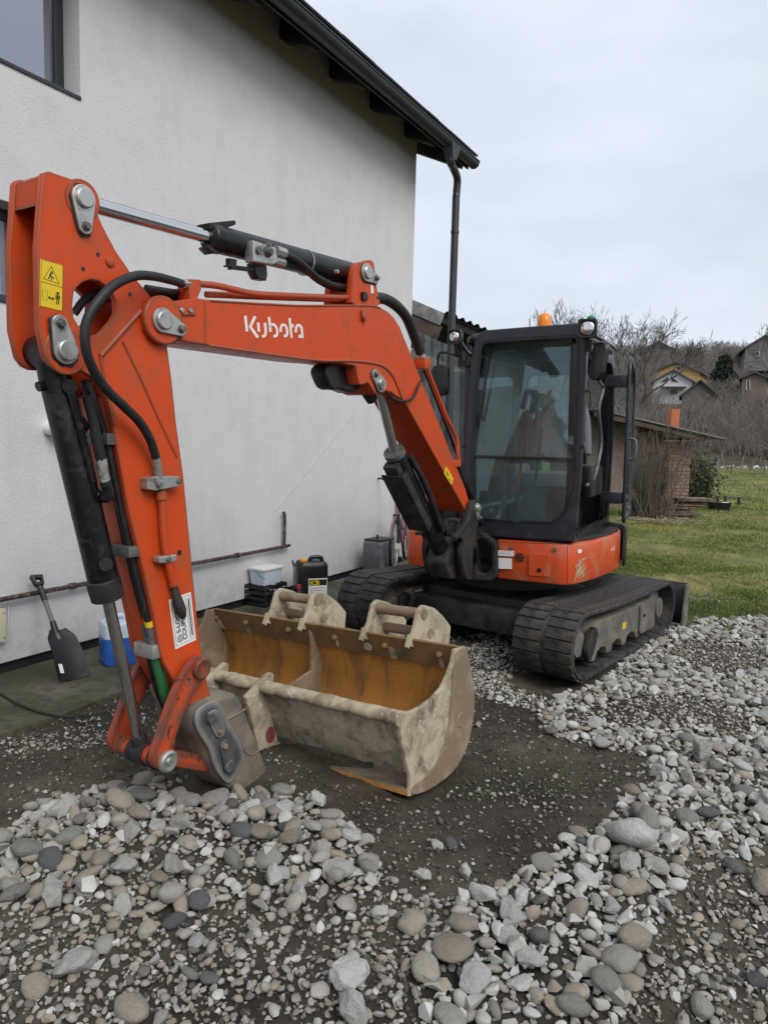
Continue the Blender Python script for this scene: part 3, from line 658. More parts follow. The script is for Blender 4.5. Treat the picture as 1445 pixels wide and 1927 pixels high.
def build_track(w0, w1, name='track'):
    """rubber belt, its tread lugs, and the roller frame inside it"""
    global lug_me
    wm = (w0+w1)/2; rings = []
    for i, p in enumerate(TP):
        t = nrm(TP[(i+1) % len(TP)]-TP[i-1]); n = np.array([t[1], -t[0]])           # outward normal
        q = p+n*0; r2 = p-n*.032
        rings.append([TF.P(q[0], q[1], w0+.012), TF.P(q[0], q[1], w1-.012), TF.P(*(p-n*.010), w1), TF.P(r2[0], r2[1], w1-.004), TF.P(r2[0], r2[1], w0+.004), TF.P(*(p-n*.010), w0)])
    rings.append(rings[0]); belt = obj(name, loft(rings, True, False), M['track'], ex, 40)
    N = 62; pitch = TLEN[-1]/N; wl = (w1-w0)*.44
    if lug_me is None:
        L = Fr((0, 0, 0), (1, 0, 0), (0, 1, 0), (0, 0, 1)); h = wl/2
        prof = [(-pitch*.45, 0), (-pitch*.40, .013), (pitch*.40, .013), (pitch*.45, 0)]
        v, f = loft([[L.P(a, b, z) for a, b in prof] for z in (-h, -h*.96, h*.96, h)])
        lug_me = bpy.data.meshes.new('lug'); lug_me.from_pydata(v.tolist(), [], f); lug_me.materials.append(M['track'])
    for side in (-1, 1):
        for k in range(N):
            p, t = along(k*pitch + (pitch*.5 if side > 0 else 0)); n = np.array([t[1], -t[0]])
            P = TF.P(p[0]-n[0]*.002, p[1]-n[1]*.002, wm+side*(w1-w0)*.262)-OFF[ex.name]
            X, Y, Z = TF.U*t[0]+TF.V*t[1], TF.U*n[0]+TF.V*n[1], TF.W
            if np.dot(np.cross(X, Y), Z) < 0: Z = -Z
            o = bpy.data.objects.new('lug', lug_me); COL.objects.link(o); o.parent = belt
            o.matrix_local = Matrix(((X[0], Y[0], Z[0], P[0]), (X[1], Y[1], Z[1], P[1]), (X[2], Y[2], Z[2], P[2]), (0, 0, 0, 1)))
    # drive links standing up inside the belt, seen from the side
    fw0, fw1 = (w0+.07, w1-.035)
    poly = [(.40, .17), (.44, .335), (.52, .385), (1.28, .375), (1.33, .36), (1.36, .385), (1.66, .375), (1.72, .34), (1.74, .12)]
    low = []
    for c in (1.52, 1.22, .92, .62): low += [(c+.115, .10), (c+.085, .155), (c, .175), (c-.085, .155), (c-.115, .10)]
    fr_ = obj('track_frame', plate(rounded(poly, .03)+low+[(.45, .10)], TF, fw0, fw1, .012), M['frame'], ex)
    obj('cover_plate', plate(rounded([(1.36, .37), (1.66, .365), (1.70, .34), (1.715, .13), (1.37, .13)], .025), TF, fw1+.001, fw1+.022, .008), M['frame'], fr_)
    obj('tensioner_bracket', plate(rounded([(.30, .22), (.36, .34), (.44, .37), (.48, .32), (.42, .18), (.34, .12)], .02), TF, fw1-.02, fw1+.028, .008), M['black_dirty'], fr_)
    for c in (1.52, 1.22, .92, .62):
        obj('roller', lathe(TF.P(c, .118, w0+.06), TN, [(0, .03), (.001, .07), (.12, .07), (.125, .045), (w1-w0-.25, .045), (w1-w0-.245, .07), (w1-w0-.15, .07), (w1-w0-.145, .03)], 20), M['black_dirty'], fr_)
    for c, r_ in (((.27, .262), .20), ((1.96, .25), .19)):
        obj('idler' if r_ > .195 else 'sprocket', lathe(TF.P(c[0], c[1], w0+.10), TN, [(0, .06), (.002, r_), (.09, r_), (.10, r_*.8), (w1-w0-.22, r_*.8), (w1-w0-.19, r_*.45), (w1-w0-.16, r_*.45), (w1-w0-.155, .03)], 28), M['frame'], fr_)
    obj('bolt', [hexbolt(TF.P(1.43, .28, fw1+.022), TN, .013, .012)], M['black_steel'], fr_)
    if w1 > -.1: obj('sticker', plate(rounded([(1.02, .235), (1.09, .235), (1.09, .285), (1.02, .285)], .004), TF, fw1+.0, fw1+.0015, .0003), M['yellow'], fr_)
    return belt
build_track(-.46, 0.0); build_track(-2.14, -1.68)
under = obj('undercarriage', [box(TF, .62, 1.62, .19, .42, -1.62, -.52, .03), box(TF, .45, .80, .16, .36, -1.64, -.50, .03), box(TF, 1.45, 1.8, .16, .36, -1.64, -.50, .03)], M['black_dirty'], ex)
ctr = HT.P(-.72, .80, 0)
obj('slew_ring', lathe((ctr[0], ctr[1], .40), (0, 0, 1), [(0, .42), (.05, .46), (.17, .46), (.19, .42)], 40), M['black_dirty'], under)
# ---- dozer blade behind
prof = [(2.42+.06*((k/8)-.5)**2*4, .03+.37*k/8) for k in range(9)]
bl = obj('dozer_blade', plate(shell(prof, .02), TF, -2.12, .02, .003), M['black_dirty'], ex)
for w in (.0205, -2.1405): obj('end_plate', plate(rounded([(2.32, .03), (2.46, .02), (2.485, .40), (2.38, .41)], .015), TF, w, w+.02, .003), M['frame'], bl)
for w in (-.62, -1.5): obj('push_arm', bar(TF.P(1.7, .26, w), TF.P(2.42, .20, w), .08, .10), M['black_dirty'], bl)
obj('lettering', text('KX', TF, .0412, 2.53, .15, .06, 0, .0004), M['grey_letter'], bl) if False else None

# ---- upper body
plan = [(-.575, .02), (-.06, 0), (-.005, .025), (.05, .09), (.13, .42), (.18, .8), (.185, 1.12), (.12, 1.38), (-.05, 1.58), (-.45, 1.70), (-1.0, 1.70), (-1.32, 1.58), (-1.47, 1.3), (-1.50, .8), (-1.50, .38), (-1.46, .27), (-1.38, .22), (-1.23, .22), (-1.22, .62), (-.585, .62)]
body = obj('upper_body', plate(rounded(plan, .05, 3), HT, .612, .925, .022), M['orange_body'], ex)
obj('deck', plate(rounded([(-.56, .06), (-.04, .05), (.10, .45), (.15, .85), (.15, 1.15), (-.1, 1.5), (-.45, 1.63), (-1.0, 1.63), (-1.4, 1.3), (-1.44, .4), (-1.2, .3), (-1.18, .64), (-.6, .64)], .05), HT, .9255, .945, .006), M['black_dirty'], body)
obj('tail_bumper', plate(shell([(.118, .95), (.122, 1.2), (.05, 1.47), (-.14, 1.645), (-.45, 1.725), (-1.0, 1.725), (-1.34, 1.60)], -.02) if False else shell([(-1.34, 1.60), (-1.0, 1.725), (-.45, 1.725), (-.06, 1.605), (.13, 1.40), (.205, 1.13), (.206, 1.04)], .022), HT, .64, .96, .006), M['black_plastic'], body)
# front panel details
def seam(pxpts, w=.004, width=.004, fr=HF): return stroke(fr.pxs(pxpts, w), width, fr, w, .0006)
obj('panel_seam', [seam([(1067, 1022), (1067, 1104)], .0012), seam([(934, 1019), (1067, 1024)], -.006, .004)], M['ink'], body)
obj('service_lid', plate(rounded(HF.pxs([(994, 1042), (1034, 1043), (1034, 1086), (994, 1083)], .0), .008), HF, -.012, .0035, .003), M['orange_body'], body)
obj('keyhole', [lathe(HF.P3(1014, 1073, .004), HFW, [(0, .018), (.004, .017), (.005, .010)], 18)], M['black_plastic'], body)
obj('vent_slot', [plate(capsule(HF.px(968+o, y, 0), HF.px(986-o, y+.6, 0), .0045, .0045, 4), HF, -.004, .0016, .0003) for y, o in ((1042, 3), (1046, 0), (1050, 0), (1054, 3))], M['ink'], body)
obj('sticker', plate(HF.pxs([(937, 1036), (966, 1037), (966, 1047), (937, 1046)], 0), HF, -.01, .0015, .0003), M['white_vinyl'], body)
obj('sticker', plate(HF.pxs([(937, 1050), (962, 1051), (962, 1071), (937, 1070)], 0), HF, -.01, .0015, .0003), M['white_vinyl'], body)
st = body
obj('lettering', [stroke(HF.pxs([(939, y), (939+k, y+.3)], 0), .0022, HF, .0016, .0003) for y, k in ((1038.5, 25), (1041.5, 22), (1044, 25))], M['grey_letter'], body)
for q in ((962, 1031), (1043, 1035)): obj('bolt', lathe(HF.P3(*q, -.002), HFW, [(0, .017), (.006, .016), (.007, .009)], 16), M['zinc_dark'], body)
fs = Fr(HT.P(.005, .04, 0), nrm(HT.P(.085, .42, 0)-HT.P(.035, .09, 0)), HV, nrm(np.cross(nrm(HT.P(.085, .42, 0)-HT.P(.035, .09, 0)), HV)) if False else HU)
obj('sticker', plate([(a+.03, b) for a, b in circle(.0, .865, .035, 16, ry=.016)], Fr(HT.P(.052, .095, 0), nrm(HS.U*.97+HS.W*.235), HV, nrm(HS.W*.97-HS.U*.235)), .0, .002, .0003), M['white_vinyl'], body)
SB = Fr(HT.P(.13, .42, 0), nrm(HT.P(.18, .8, 0)-HT.P(.13, .42, 0)), HV, nrm(HS.W*.99-HS.U*.13))
obj('lettering', text('KX057', SB, .002, .25, .80, .07, 0, .001), M['white_letter'], body) if False else None
# right-hand (picture left) hood
hood = obj('engine_hood', [box(HT, -1.49, -.98, .30, 1.55, .945, 1.20, .04)], M['orange_body'], ex)
obj('hood_front', box(HT, -1.455, -1.0, .275, .31, .955, 1.165, .02), M['black_plastic'], hood)
obj('sticker', [plate(HF.pxs([(743, 1022), (752, 1023), (752, 1034), (743, 1033)], -.22), HF, -.2225, -.2185, .0005)], M['white_vinyl'], body)

# ---- cab
CB = .92
outer = HF.pxs([(866, 1003), (874, 850), (885, 690), (892, 642), (900, 628), (915, 621), (1000, 614), (1084, 608), (1098, 613), (1105, 630), (1100, 760), (1092, 900), (1080, 1019), (960, 1013)], -.02)
hole = HF.pxs([(904, 655), (908, 647), (916, 643), (1000, 637), (1076, 633), (1084, 635), (1087, 643), (1085, 720), (1080, 862), (1074, 928), (1066, 955), (1054, 973), (1036, 984), (960, 982), (905, 977), (894, 972), (890, 962), (889, 868), (896, 740)], -.02)
cab = obj('cab', [plate([outer, hole], HF, -.075, -.015, .012)], M['cab'], ex)
gsk = []
inner = hole
obj('gasket', [stroke(hole, .018, HF, -.0148, .003, True)], M['black_plastic'], cab)
ub = HF.px(889, 859, -.045)[1]
up_poly = [q for q in HF.pxs([(888, 860), (896, 735), (904, 655), (908, 647), (916, 643), (1000, 637), (1076, 633), (1084, 635), (1087, 643), (1085, 720), (1080, 863)], -.03)]
lo_poly = HF.pxs([(888, 860), (1080, 863), (1074, 928), (1066, 955), (1054, 973), (1036, 984), (960, 982), (905, 977), (894, 972), (890, 962)], -.03)
RK = R(7.0); WSF = Fr(HF.P(0, ub, -.030), HU, HV*math.cos(RK)-HFW*math.sin(RK), HFW*math.cos(RK)+HV*math.sin(RK))      # the windscreen leans back
obj('windscreen', plate([(a, b-ub) for a, b in up_poly], WSF, -.005, 0, .0008), M['cab_glass'], cab)
obj('lower_window', plate(lo_poly, HF, -.045, -.040, .0008), M['cab_glass'], cab)
a, b = HF.P3(885, 859, -.036), HF.P3(1081, 863.5, -.036)
obj('window_bar', [bar(a, b, .022, .022, HV)], M['black_plastic'], cab)
xl, xr = outer[0][0]+.012, .02
CD = 1.40                                                      # depth of the cab
def side_frame(w0, w1, hole_poly): return plate([rounded([(.05, CB), (.05, 2.40), (.10, 2.485), (CD-.12, 2.485), (CD, 2.36), (CD+.02, 1.6), (CD-.04, CB)], .07), hole_poly], HS, w0, w1, .014)
dh = rounded([(.175, .97), (.155, 2.30), (.20, 2.385), (CD-.2, 2.375), (CD-.13, 2.27), (CD-.10, 1.6), (CD-.16, 1.02)], .06)
obj('door_frame', side_frame(-.045, .022, dh), M['cab'], cab)
obj('door_seal', [stroke(dh, .03, HS, .0225, .008, True)], M['black_plastic'], cab)
lw = rounded([(.15, 1.12), (.14, 2.30), (.2, 2.36), (CD-.2, 2.36), (CD-.12, 2.27), (CD-.12, 1.12)], .06)
obj('side_frame', side_frame(xl-.02, xl+.045, lw), M['cab'], cab)
obj('side_window', plate(lw, HS, xl+.01, xl+.015, .0008), M['door_glass'], cab)
rw = [(xl+.10, 1.35), (-.10, 1.35), (-.09, 2.30), (xl+.09, 2.30)]
obj('rear_frame', plate([rounded([(xl+.02, CB), (.0, CB), (.0, 2.44), (xl+.02, 2.44)], .06), rounded(rw, .06)], HF, -CD-.01, -CD+.045, .012), M['cab'], cab)
obj('rear_window', plate(rounded(rw, .06), HF, -CD+.01, -CD+.015, .0008), M['door_glass'], cab)
# roof with a raised rim
rp = rounded([(xl-.02, .03), (.03, .03), (.045, .2), (.05, CD-.25), (-.02, CD+.05), (xl+.04, CD+.05), (xl-.035, CD-.2)], .09, 5)
def offp(p, k): c = np.mean(p, 0); return [tuple(c+(np.array(q)-c)*k) for q in p]
zr = [(2.445, .975), (2.455, .99), (2.48, .997), (2.503, .98), (2.52, .93), (2.530, .80), (2.535, .3)]
obj('cab_roof', [loft([[HT.P(a, b, z) for a, b in offp(rp, k)] for z, k in zr])], M['cab'], cab, 40)
obj('roof_rib', [tube([HT.P(.045, y, 2.505-.02*((y-.7)/.7)**2) for y in np.linspace(.12, CD-.15, 8)], .014, 8)], M['cab'], cab)
for q in ((880, 698), (871, 840)): obj('bolt', lathe(HF.P3(*q, -.016), HFW, [(0, .012), (.008, .011), (.009, .006)], 12), M['black_steel'], cab)
for q in ((1104, 736), (1096, 841), (1086, 995)): obj('bolt', lathe(HF.P3(*q, -.016), HFW, [(0, .014), (.008, .013), (.009, .006)], 12), M['black_steel'], cab)
# interior
flo = obj('cab_floor', box(HT, xl+.03, -.03, .07, CD-.05, .93, .965, .01), M['black_plastic'], cab)
SY = .80
bk = HF.pxs([(1003, 870), (1008, 800), (1017, 773), (1030, 755), (1048, 748), (1085, 747), (1100, 760), (1108, 800), (1108, 872)], -SY)
seat = obj('operator_seat', [plate(chaikin(bk, 1), HF, -SY-.13, -SY, .04)], M['seat'], cab)
cx_ = np.mean([q[0] for q in bk])
obj('seat_cushion', box(HT, cx_-.25, cx_+.25, .36, .86, 1.32, 1.44, .045), M['seat'], seat)
obj('seat_base', box(HT, cx_-.2, cx_+.2, .42, .84, .965, 1.32, .03), M['black_plastic'], seat)
lt = HF.px(1036, 776, -SY+.001)
obj('lettering', text('Kubota', HF, -SY+.002, lt[0], lt[1]-.035, .085, 0, .001, .0015), M['grey_letter'], seat)
for sx in (-1, 1):
    xx = cx_+sx*.31
    con = obj('side_console', box(HT, xx-.045, xx+.045, .42, .85, 1.25, 1.50, .03), M['black_plastic'] if sx > 0 else M['cab_trim'], cab)
    obj('joystick', [tube([HT.P(xx, .36, 1.52), HT.P(xx, .33, 1.60), HT.P(xx-.02*sx, .31, 1.68)], [.014, .014, .016], 8), lathe(HT.P(xx-.02*sx, .31, 1.67), (0, 0, 1), [(0, .014), (.02, .026), (.08, .026), (.10, .012)], 12)], M['black_plastic'], con)
for sx in (-1, 1):
    obj('travel_lever', [tube([HT.P(cx_-.08+sx*.06, .20, .97), HT.P(cx_-.08+sx*.06, .17, 1.35), HT.P(cx_-.08+sx*.075, .22, 1.70)], .011, 8), tube([HT.P(cx_-.08+sx*.075, .22, 1.69), HT.P(cx_-.08+sx*.077, .225, 1.80)], .018, 8)], M['black_plastic'], cab)
    obj('pedal', box(HT, cx_-.08+sx*.17-.05, cx_-.08+sx*.17+.05, .12, .28, 1.0, 1.015, .005), M['zinc_dark'], cab)
obj('front_console', [box(HT, xl+.08, xl+.26, .14, .36, .965, 1.42, .04)], M['cab_trim'], cab)
mo = HF.pxs([(895, 780), (915, 780), (914, 836), (893, 838)], -.09)
obj('display', [box(HF, mo[0][0], mo[1][0], mo[2][1], mo[0][1], -.13, -.08, .012), tube([HF.P(mo[0][0]+.03, mo[2][1], -.1), HF.P(mo[0][0]+.02, mo[2][1]-.12, -.12)], .012, 8)], M['black_plastic'], cab)
wp = [HF.P3(917, 664, -.034), HF.P3(913, 715, -.034), HF.P3(905, 790, -.034)]
obj('wiper', [tube(wp, [.004, .007, .012], 6), bar(HF.P3(917, 668, -.037), HF.P3(912, 740, -.037), .006, .016, HFW)], M['black_plastic'], cab)
# door, folded back along the side
DF = Fr(HS.P(1.02, 0, .215), nrm(HS.U*.993-HS.W*.115), HV, nrm(HS.W*.993+HS.U*.115))
do = rounded([(.0, 1.0), (.0, 2.33), (.10, 2.42), (.72, 2.38), (.86, 2.2), (.88, 1.6), (.80, 1.0)], .08)
di = rounded([(.045, 1.05), (.045, 2.29), (.12, 2.375), (.70, 2.34), (.82, 2.18), (.835, 1.6), (.76, 1.05)], .06)
door = obj('door', plate([do, di], DF, -.022, .006, .008), M['cab'], cab)
obj('pane', plate(di, DF, -.012, -.007, .0008), M['door_glass'], door) if False else obj('door_window', plate(di, DF, -.012, -.007, .0008), M['door_glass'], cab)
for z in (1.22, 2.2): obj('hinge', [box(HS, .98, 1.12, z-.05, z+.05, .02, .19, .012)], M['cab'], cab)
obj('door_handle', [tube([DF.P(.03, 1.55, .012), DF.P(.02, 1.56, .06), DF.P(.02, 1.70, .065), DF.P(.03, 1.72, .012)], .012, 8)], M['zinc_dark'], cab)
obj('grab_rail', tube([HS.P3(1120, 700, .04), HS.P3(1128, 719, .07), HS.P3(1134, 732, .075), HS.P3(1126, 768, .07), HS.P3(1129, 807, .07), HS.P3(1130, 843, .07), HS.P3(1118, 896, .06), HS.P3(1102, 915, .03)], .014, 10), M['zinc_dark'], cab)
# lamps and mirrors
def work_light(cpx, cpy, w, s=.062, facing=None):
    f = nrm(facing if facing is not None else HFW); up = np.array([0, 0, 1.0]); rx = nrm(np.cross(f, up)); uy = np.cross(rx, f); c = HF.P3(cpx, cpy, w)
    L = Fr(c, rx, uy, f); sq = lambda k, z: [L.P(a, b, z) for a, b in rounded([(-s*k, -s*k), (s*k, -s*k), (s*k, s*k), (-s*k, s*k)], s*.35*k)]
    lamp = obj('work_light', loft([sq(.55, -.09), sq(.8, -.075), sq(1.0, -.02), sq(1.02, .008), sq(.94, .014), sq(.80, .004)]), M['black_plastic'], ex)
    obj('reflector', lathe(L.P(0, 0, .004), f, [(0, s*.80), (.006, s*.78), (.012, s*.62), (.016, s*.38), (.0175, s*.1)], 24), M['lens'], lamp, None if False else 80)
    obj('bezel', [stroke(rounded([(-s*.9, -s*.9), (s*.9, -s*.9), (s*.9, s*.9), (-s*.9, s*.9)], s*.35), s*.16, L, .0125, .004, True)], M['black_plastic'], lamp)
    obj('bracket', [bar(c-uy*s*.9-f*.04, c-uy*(s+.09)-f*.06, .03, .012, f)], M['black_steel'], lamp); return lamp
work_light(1105, 618, .08, .066, HFW*.95+HU*.1); work_light(855, 634, .06, .055, HFW*.98+HU*.05)
obj('lamp_bracket', [tube([HF.P3(866, 642, .0), HF.P3(880, 662, -.03), HF.P3(890, 668, -.05)], .016, 8), bar(HF.P3(862, 683, -.03), HF.P3(892, 684, -.03), .012, .05, HV), bar(HF.P3(866, 652, -.02), HF.P3(866, 690, -.03), .03, .01, HFW)], M['black_steel'], cab)
obj('lamp_cap', lathe(HF.P3(1112, 603, .03), (0, 0, 1), [(0, .028), (.018, .03), (.03, .022), (.036, .008)], 14), M['green_cap'], cab)
def mirror(pts, wide, fr, w, facing):
    a, b = [fr.P3(*q, w) for q in pts]; f = nrm(facing); up = nrm(a-b); rx = nrm(np.cross(up, f)); f = np.cross(rx, up); L = Fr((a+b)/2, rx, up, f); h = np.linalg.norm(a-b)/2
    pl = rounded([(-wide, -h), (wide, -h), (wide, h), (-wide, h)], wide*.8, 5); sc = lambda k, z: [L.P(x*k, y*k, z) for x, y in pl]
    m = obj('mirror', loft([sc(.7, -.03), sc(.93, -.02), sc(1.0, .0), sc(1.0, .012), sc(.94, .016)]), M['black_plastic'], ex)
    obj('mirror_glass', loft([sc(.92, .0165), sc(.9, .018)]), M['mirror'], m); return m
m1 = mirror(((1134, 642), (1119, 716)), .085, HF, .05, HFW*-.9+HU*.85)
obj('mirror_arm', tube([HF.P3(1112, 640, .0), HF.P3(1110, 662, .02), HF.P3(1112, 675, .03), HF.P3(1124, 682, .05)], .011, 8), M['black_steel'], m1)
m2 = mirror(((829, 685), (829, 745)), .075, HF, -.05, -HFW)
obj('mirror_arm', tube([HF.P3(866, 672, -.03), HF.P3(840, 664, -.03), HF.P3(825, 668, -.05), HF.P3(824, 705, -.08)], .010, 8), M['black_steel'], m2)
bp_ = HF.P3(1024, 613, -.45); bp_[2] = HT.P(0, .45, 2.525)[2]
bp_ = HT.P(HF.px(1024, 606, -.25)[0], .25, 2.528)
be = obj('beacon', lathe(bp_+np.array([0, 0, .03]), HV, [(0, .054), (.05, .054), (.085, .046), (.105, .028), (.112, .008)], 24), M['amber'], ex)
obj('beacon_base', lathe(bp_, HV, [(0, .058), (.03, .056)], 24), M['black_plastic'], be)
obj('antenna', tube([HT.P(HF.px(998, 606, -.6)[0], .6, 2.51), HT.P(HF.px(997, 570, -.6)[0], .6, 2.70)], .004, 6, 0), M['black_plastic'], cab)

# ---- boom
Bp = [(269, 604), (270, 588), (277, 576), (290, 571), (332, 567.5), (352, 563), (372, 561), (395, 564), (560, 573), (690, 573), (716, 578), (730, 586), (741, 597), (752, 614), (770, 658), (792, 713), (826, 796), (859, 878), (876, 920), (882, 942), (877, 964), (760, 754), (746, 746), (737, 739), (727, 736), (720, 741), (713, 743.5), (705, 740), (698, 728), (692, 720), (683, 724), (676, 723), (672, 705), (669, 689), (640, 683), (585, 678), (390, 650), (313, 637), (284, 632), (273, 621)]
boom = obj('boom', plate(BF.pxs(Bp, BH), BF, -BH, BH, .006), M['orange'], ex)
bead = lambda pts, w, r=.0045: tube([BF.P3(*q, w) for q in pts], r, 6, 4)
objs('weld_seam', [bead([(386, 566), (387, 648)], BH), bead([(392, 650), (585, 677), (660, 679), (700, 683), (722, 690), (738, 706), (750, 732), (757, 751)], BH+.002, .007), bead([(396, 566), (560, 575), (690, 575), (716, 580)], BH, .005)], M['orange'], boom)
obj('boss', lathe(BF.P3(305, 603, BH), BN, [(-.01, .095), (.012, .095), (.016, .09)], 30), M['orange'], boom)
obj('hook', tube([BF.P3(683, 585, BH+.01), BF.P3(684, 596, BH+.016), BF.P3(685, 605, BH+.01)], .012, 8), M['orange'], boom)
obj('cable_plate', [plate(rounded(BF.pxs([(333, 577), (367, 577), (368, 593), (334, 594)], BH), .004), BF, BH, BH+.008, .002)], M['orange'], boom)
for q in ((342, 584), (358, 584)): obj('bolt', hexbolt(BF.P3(*q, BH+.008), BN, .011, .009), M['zinc'], boom)
for w0, w1 in ((.055, .095), (-.095, -.055)):
    lug = [(660, 578), (663, 540), (666, 508), (671, 497), (679, 492), (686, 493), (692, 489), (700, 489), (705, 497), (706.5, 522), (711, 550), (718, 580)]
    obj('cylinder_lug', plate(chaikin(BF.pxs(lug, .095), 1), BF, w0, w1, .005), M['orange'], boom)
# pins with their keeper plates
def keeper(parent, big, small, w, rb=.042, rs=.026, pin=.030, name='pin_plate'):
    a, b = BF.px(*big, w), BF.px(*small, w)
    gp = [(x+.010*noise.noise(Vector((x*60, y*60, w))), y-.004+.012*noise.noise(Vector((x*50, y*50, 3.0)))) for x, y in capsule(a, b, rb*1.13, rs*1.15, 16)]
    obj('grease_stain', plate(gp, BF, w-.002, w+.0008, .0002), M['black_dirty'], parent)
    k = obj(name, plate(capsule(a, b, rb, rs), BF, w, w+.014, .003), M['zinc'], parent)
    obj('pin', lathe(BF.P(*a, w+.014), BN, [(-.02, pin), (.010, pin), (.014, pin*.88)], 26), M['zinc'], parent)
    obj('bolt', [lathe(BF.P(*b, w+.014), BN, [(0, .017), (.004, .017)], 16), hexbolt(BF.P(*b, w+.018), BN, .013, .014)], M['zinc_dark'], parent)
keeper(boom, (304.5, 603), (337, 620), BH+.014, .05, .028, .036)
keeper(boom, (714, 723), (703, 705), BH, .046, .03, .034)
keeper(boom, (688, 513), (704, 524), .095, .05, .03, .036)
for q, r_ in (((282, 592), .0),): pass
# letters on the boom, drawn stroke by stroke
def decal(pts, wpx, fr, w, k=11.115, ox=450, oy=580, sm=True):
    """one letter stroke: centre line and width measured in an enlarged view of the decal, laid on the sheet w"""
    p = [np.array([ox+x/k, oy+y/k, 0.0]) for x, y in pts]
    if sm and len(p) > 3: p = spline(p, 5)
    n = len(p); wd = np.interp(np.linspace(0, 1, n), np.linspace(0, 1, len(wpx)), wpx) if isinstance(wpx, (list, tuple)) else np.full(n, float(wpx)); V = []; Fc = []
    for i in range(n):
        t = p[min(i+1, n-1)]-p[max(i-1, 0)]; t = t/np.linalg.norm(t); m = np.array([-t[1], t[0], 0])*wd[i]/k/2
        for q in (p[i]+m, p[i]-m):
            a = fr.px(q[0], q[1], w); V += [fr.P(*a, w+.0008), fr.P(*a, w)]
    for i in range(n-1):
        b = 4*i; Fc += [(b, b+2, b+6, b+4), (b, b+4, b+5, b+1), (b+2, b+3, b+7, b+6)]
    return np.array(V), Fc
KUB = [([(128, 158), (166, 488)], 56), ([(336, 170), (287, 275), (234, 388), (312, 500), (392, 614)], 62, False), ([(395, 300), (417, 492)], 54), ([(540, 303), (552, 420), (555, 500), (545, 560), (520, 588), (474, 582)], 52), ([(624, 184), (658, 497)], 50),
       ([(650, 400), (675, 350), (715, 338), (765, 380), (793, 450), (797, 520), (775, 575), (718, 585)], [44, 50, 52, 48, 46, 46, 54, 62]), ([(868, 500), (870, 425), (888, 365), (925, 343), (975, 375), (1002, 455), (1002, 530), (985, 575), (935, 582)], [44, 46, 48, 50, 48, 46, 48, 54, 62]),
       ([(1055, 205), (1085, 520), (1103, 628)], [48, 46, 36]), ([(1085, 367), (1138, 367)], 74), ([(1187, 508), (1190, 430), (1208, 375), (1245, 352), (1290, 388), (1310, 460), (1326, 628)], [46, 48, 50, 52, 50, 48, 44]), ([(1244, 585), (1275, 588), (1310, 580)], [70, 66, 60])]
obj('lettering', [decal(q[0], q[1], BF, BH+.001, sm=(len(q) < 3)) for q in KUB], M['white_letter'], boom, None)
obj('warning_sticker', plate(rounded(BF.pxs([(839, 877), (853, 901), (849, 913), (835, 891)], BH), .004), BF, BH, BH+.0015, .0003), M['yellow'], boom)
obj('pictogram', [stroke(BF.pxs([(839, 886), (844, 896), (840, 893)], BH), .006, BF, BH+.0016, .0004, True), stroke(BF.pxs([(844, 900), (848, 906)], BH), .008, BF, BH+.0016, .0004)], M['ink'], boom)
sq_ = BF.px(698, 542, .095)
obj('data_sticker', plate(BF.pxs([(697, 536), (702, 537), (703, 552), (698, 552)], .095), BF, .095, .0965, .0003), M['white_vinyl'], boom)
# pipes and hoses along the boom
def hose(pts, r, mat='rubber', parent=None, name='hose', seg=10):
    return obj(name, tube([BF.P3(x, y, w) for x, y, w in pts], r, seg, 6), M[mat], parent or boom, 60)
hose([(374, 534, .075), (410, 538, .075), (445, 546, .07), (482, 553, .065), (560, 557, .065), (684, 561, .065)], .0145, 'orange', name='steel_pipe')
hose([(388, 555, .04), (420, 556, .03), (480, 559, .02), (660, 566, .0)], .0125, 'orange', name='steel_pipe')
hose([(388, 553, -.02), (480, 556, -.03), (660, 563, -.05)], .0125, 'orange', name='steel_pipe')
obj('pipe_clamp', [plate(rounded(BF.pxs([(355, 525), (378, 526), (380, 543), (372, 562), (371, 572), (358, 570), (356, 548)], .10), .006), BF, .03, .10, .004)], M['orange'], boom)
obj('pipe_clamp', [plate(rounded(BF.pxs([(678, 550), (684, 549), (689, 556), (688, 566), (679, 565)], .095), .004), BF, .095, .112, .003)], M['black_steel'], boom)
for pts, rr2 in (([(340, 533.5, .09), (357, 534, .085)], .020), ([(684, 561, .065), (700, 561, .065)], .022)):
    objs('fitting', [cyl(BF.P3(*pts[0]), BF.P3(*pts[1]), rr2*.85, seg=6), lathe(BF.P3(*pts[0]), BF.P3(*pts[1])-BF.P3(*pts[0]), [(.0, rr2*.7), (.004, rr2), (.018, rr2), (.02, rr2*.7)], 6)], M['zinc'], boom)
hose([(343, 534, .09), (324, 528, .12), (290, 520, .16), (257, 519, .19), (221, 533, .205), (194, 557, .21), (172, 587, .21), (161, 620, .205), (165, 668, .20), (192, 722, .185), (233, 764, .17), (262, 793, .16), (282, 825, .15), (294, 861, .14)], .0175, seg=12)
hose([(700, 561, .065), (722, 562, .065), (745, 575, .065), (765, 598, .065), (780, 634, .065), (791, 664, .065)], .032, seg=12)
hose([(357, 549, .03), (330, 551, .03), (300, 547, .03), (275, 543, .03)], .016); hose([(357, 558, .01), (325, 560, .0), (290, 554, -.02), (265, 548, -.03)], .016)
hose([(262, 543, .03), (210, 545, .02), (165, 560, .0), (140, 590, -.02)], .015)
hose([(712, 563, -.02), (740, 570, -.02), (768, 600, -.02), (788, 655, -.01)], .026)
obj('pipe_bracket', [box(BF.sub(*BF.px(797, 686, .09), .09), -.04, .04, -.03, .04, -.05, .03, .008)], M['orange'], boom)
hose([(791, 664, .065), (797, 684, .07)], .024, 'zinc', name='fitting')
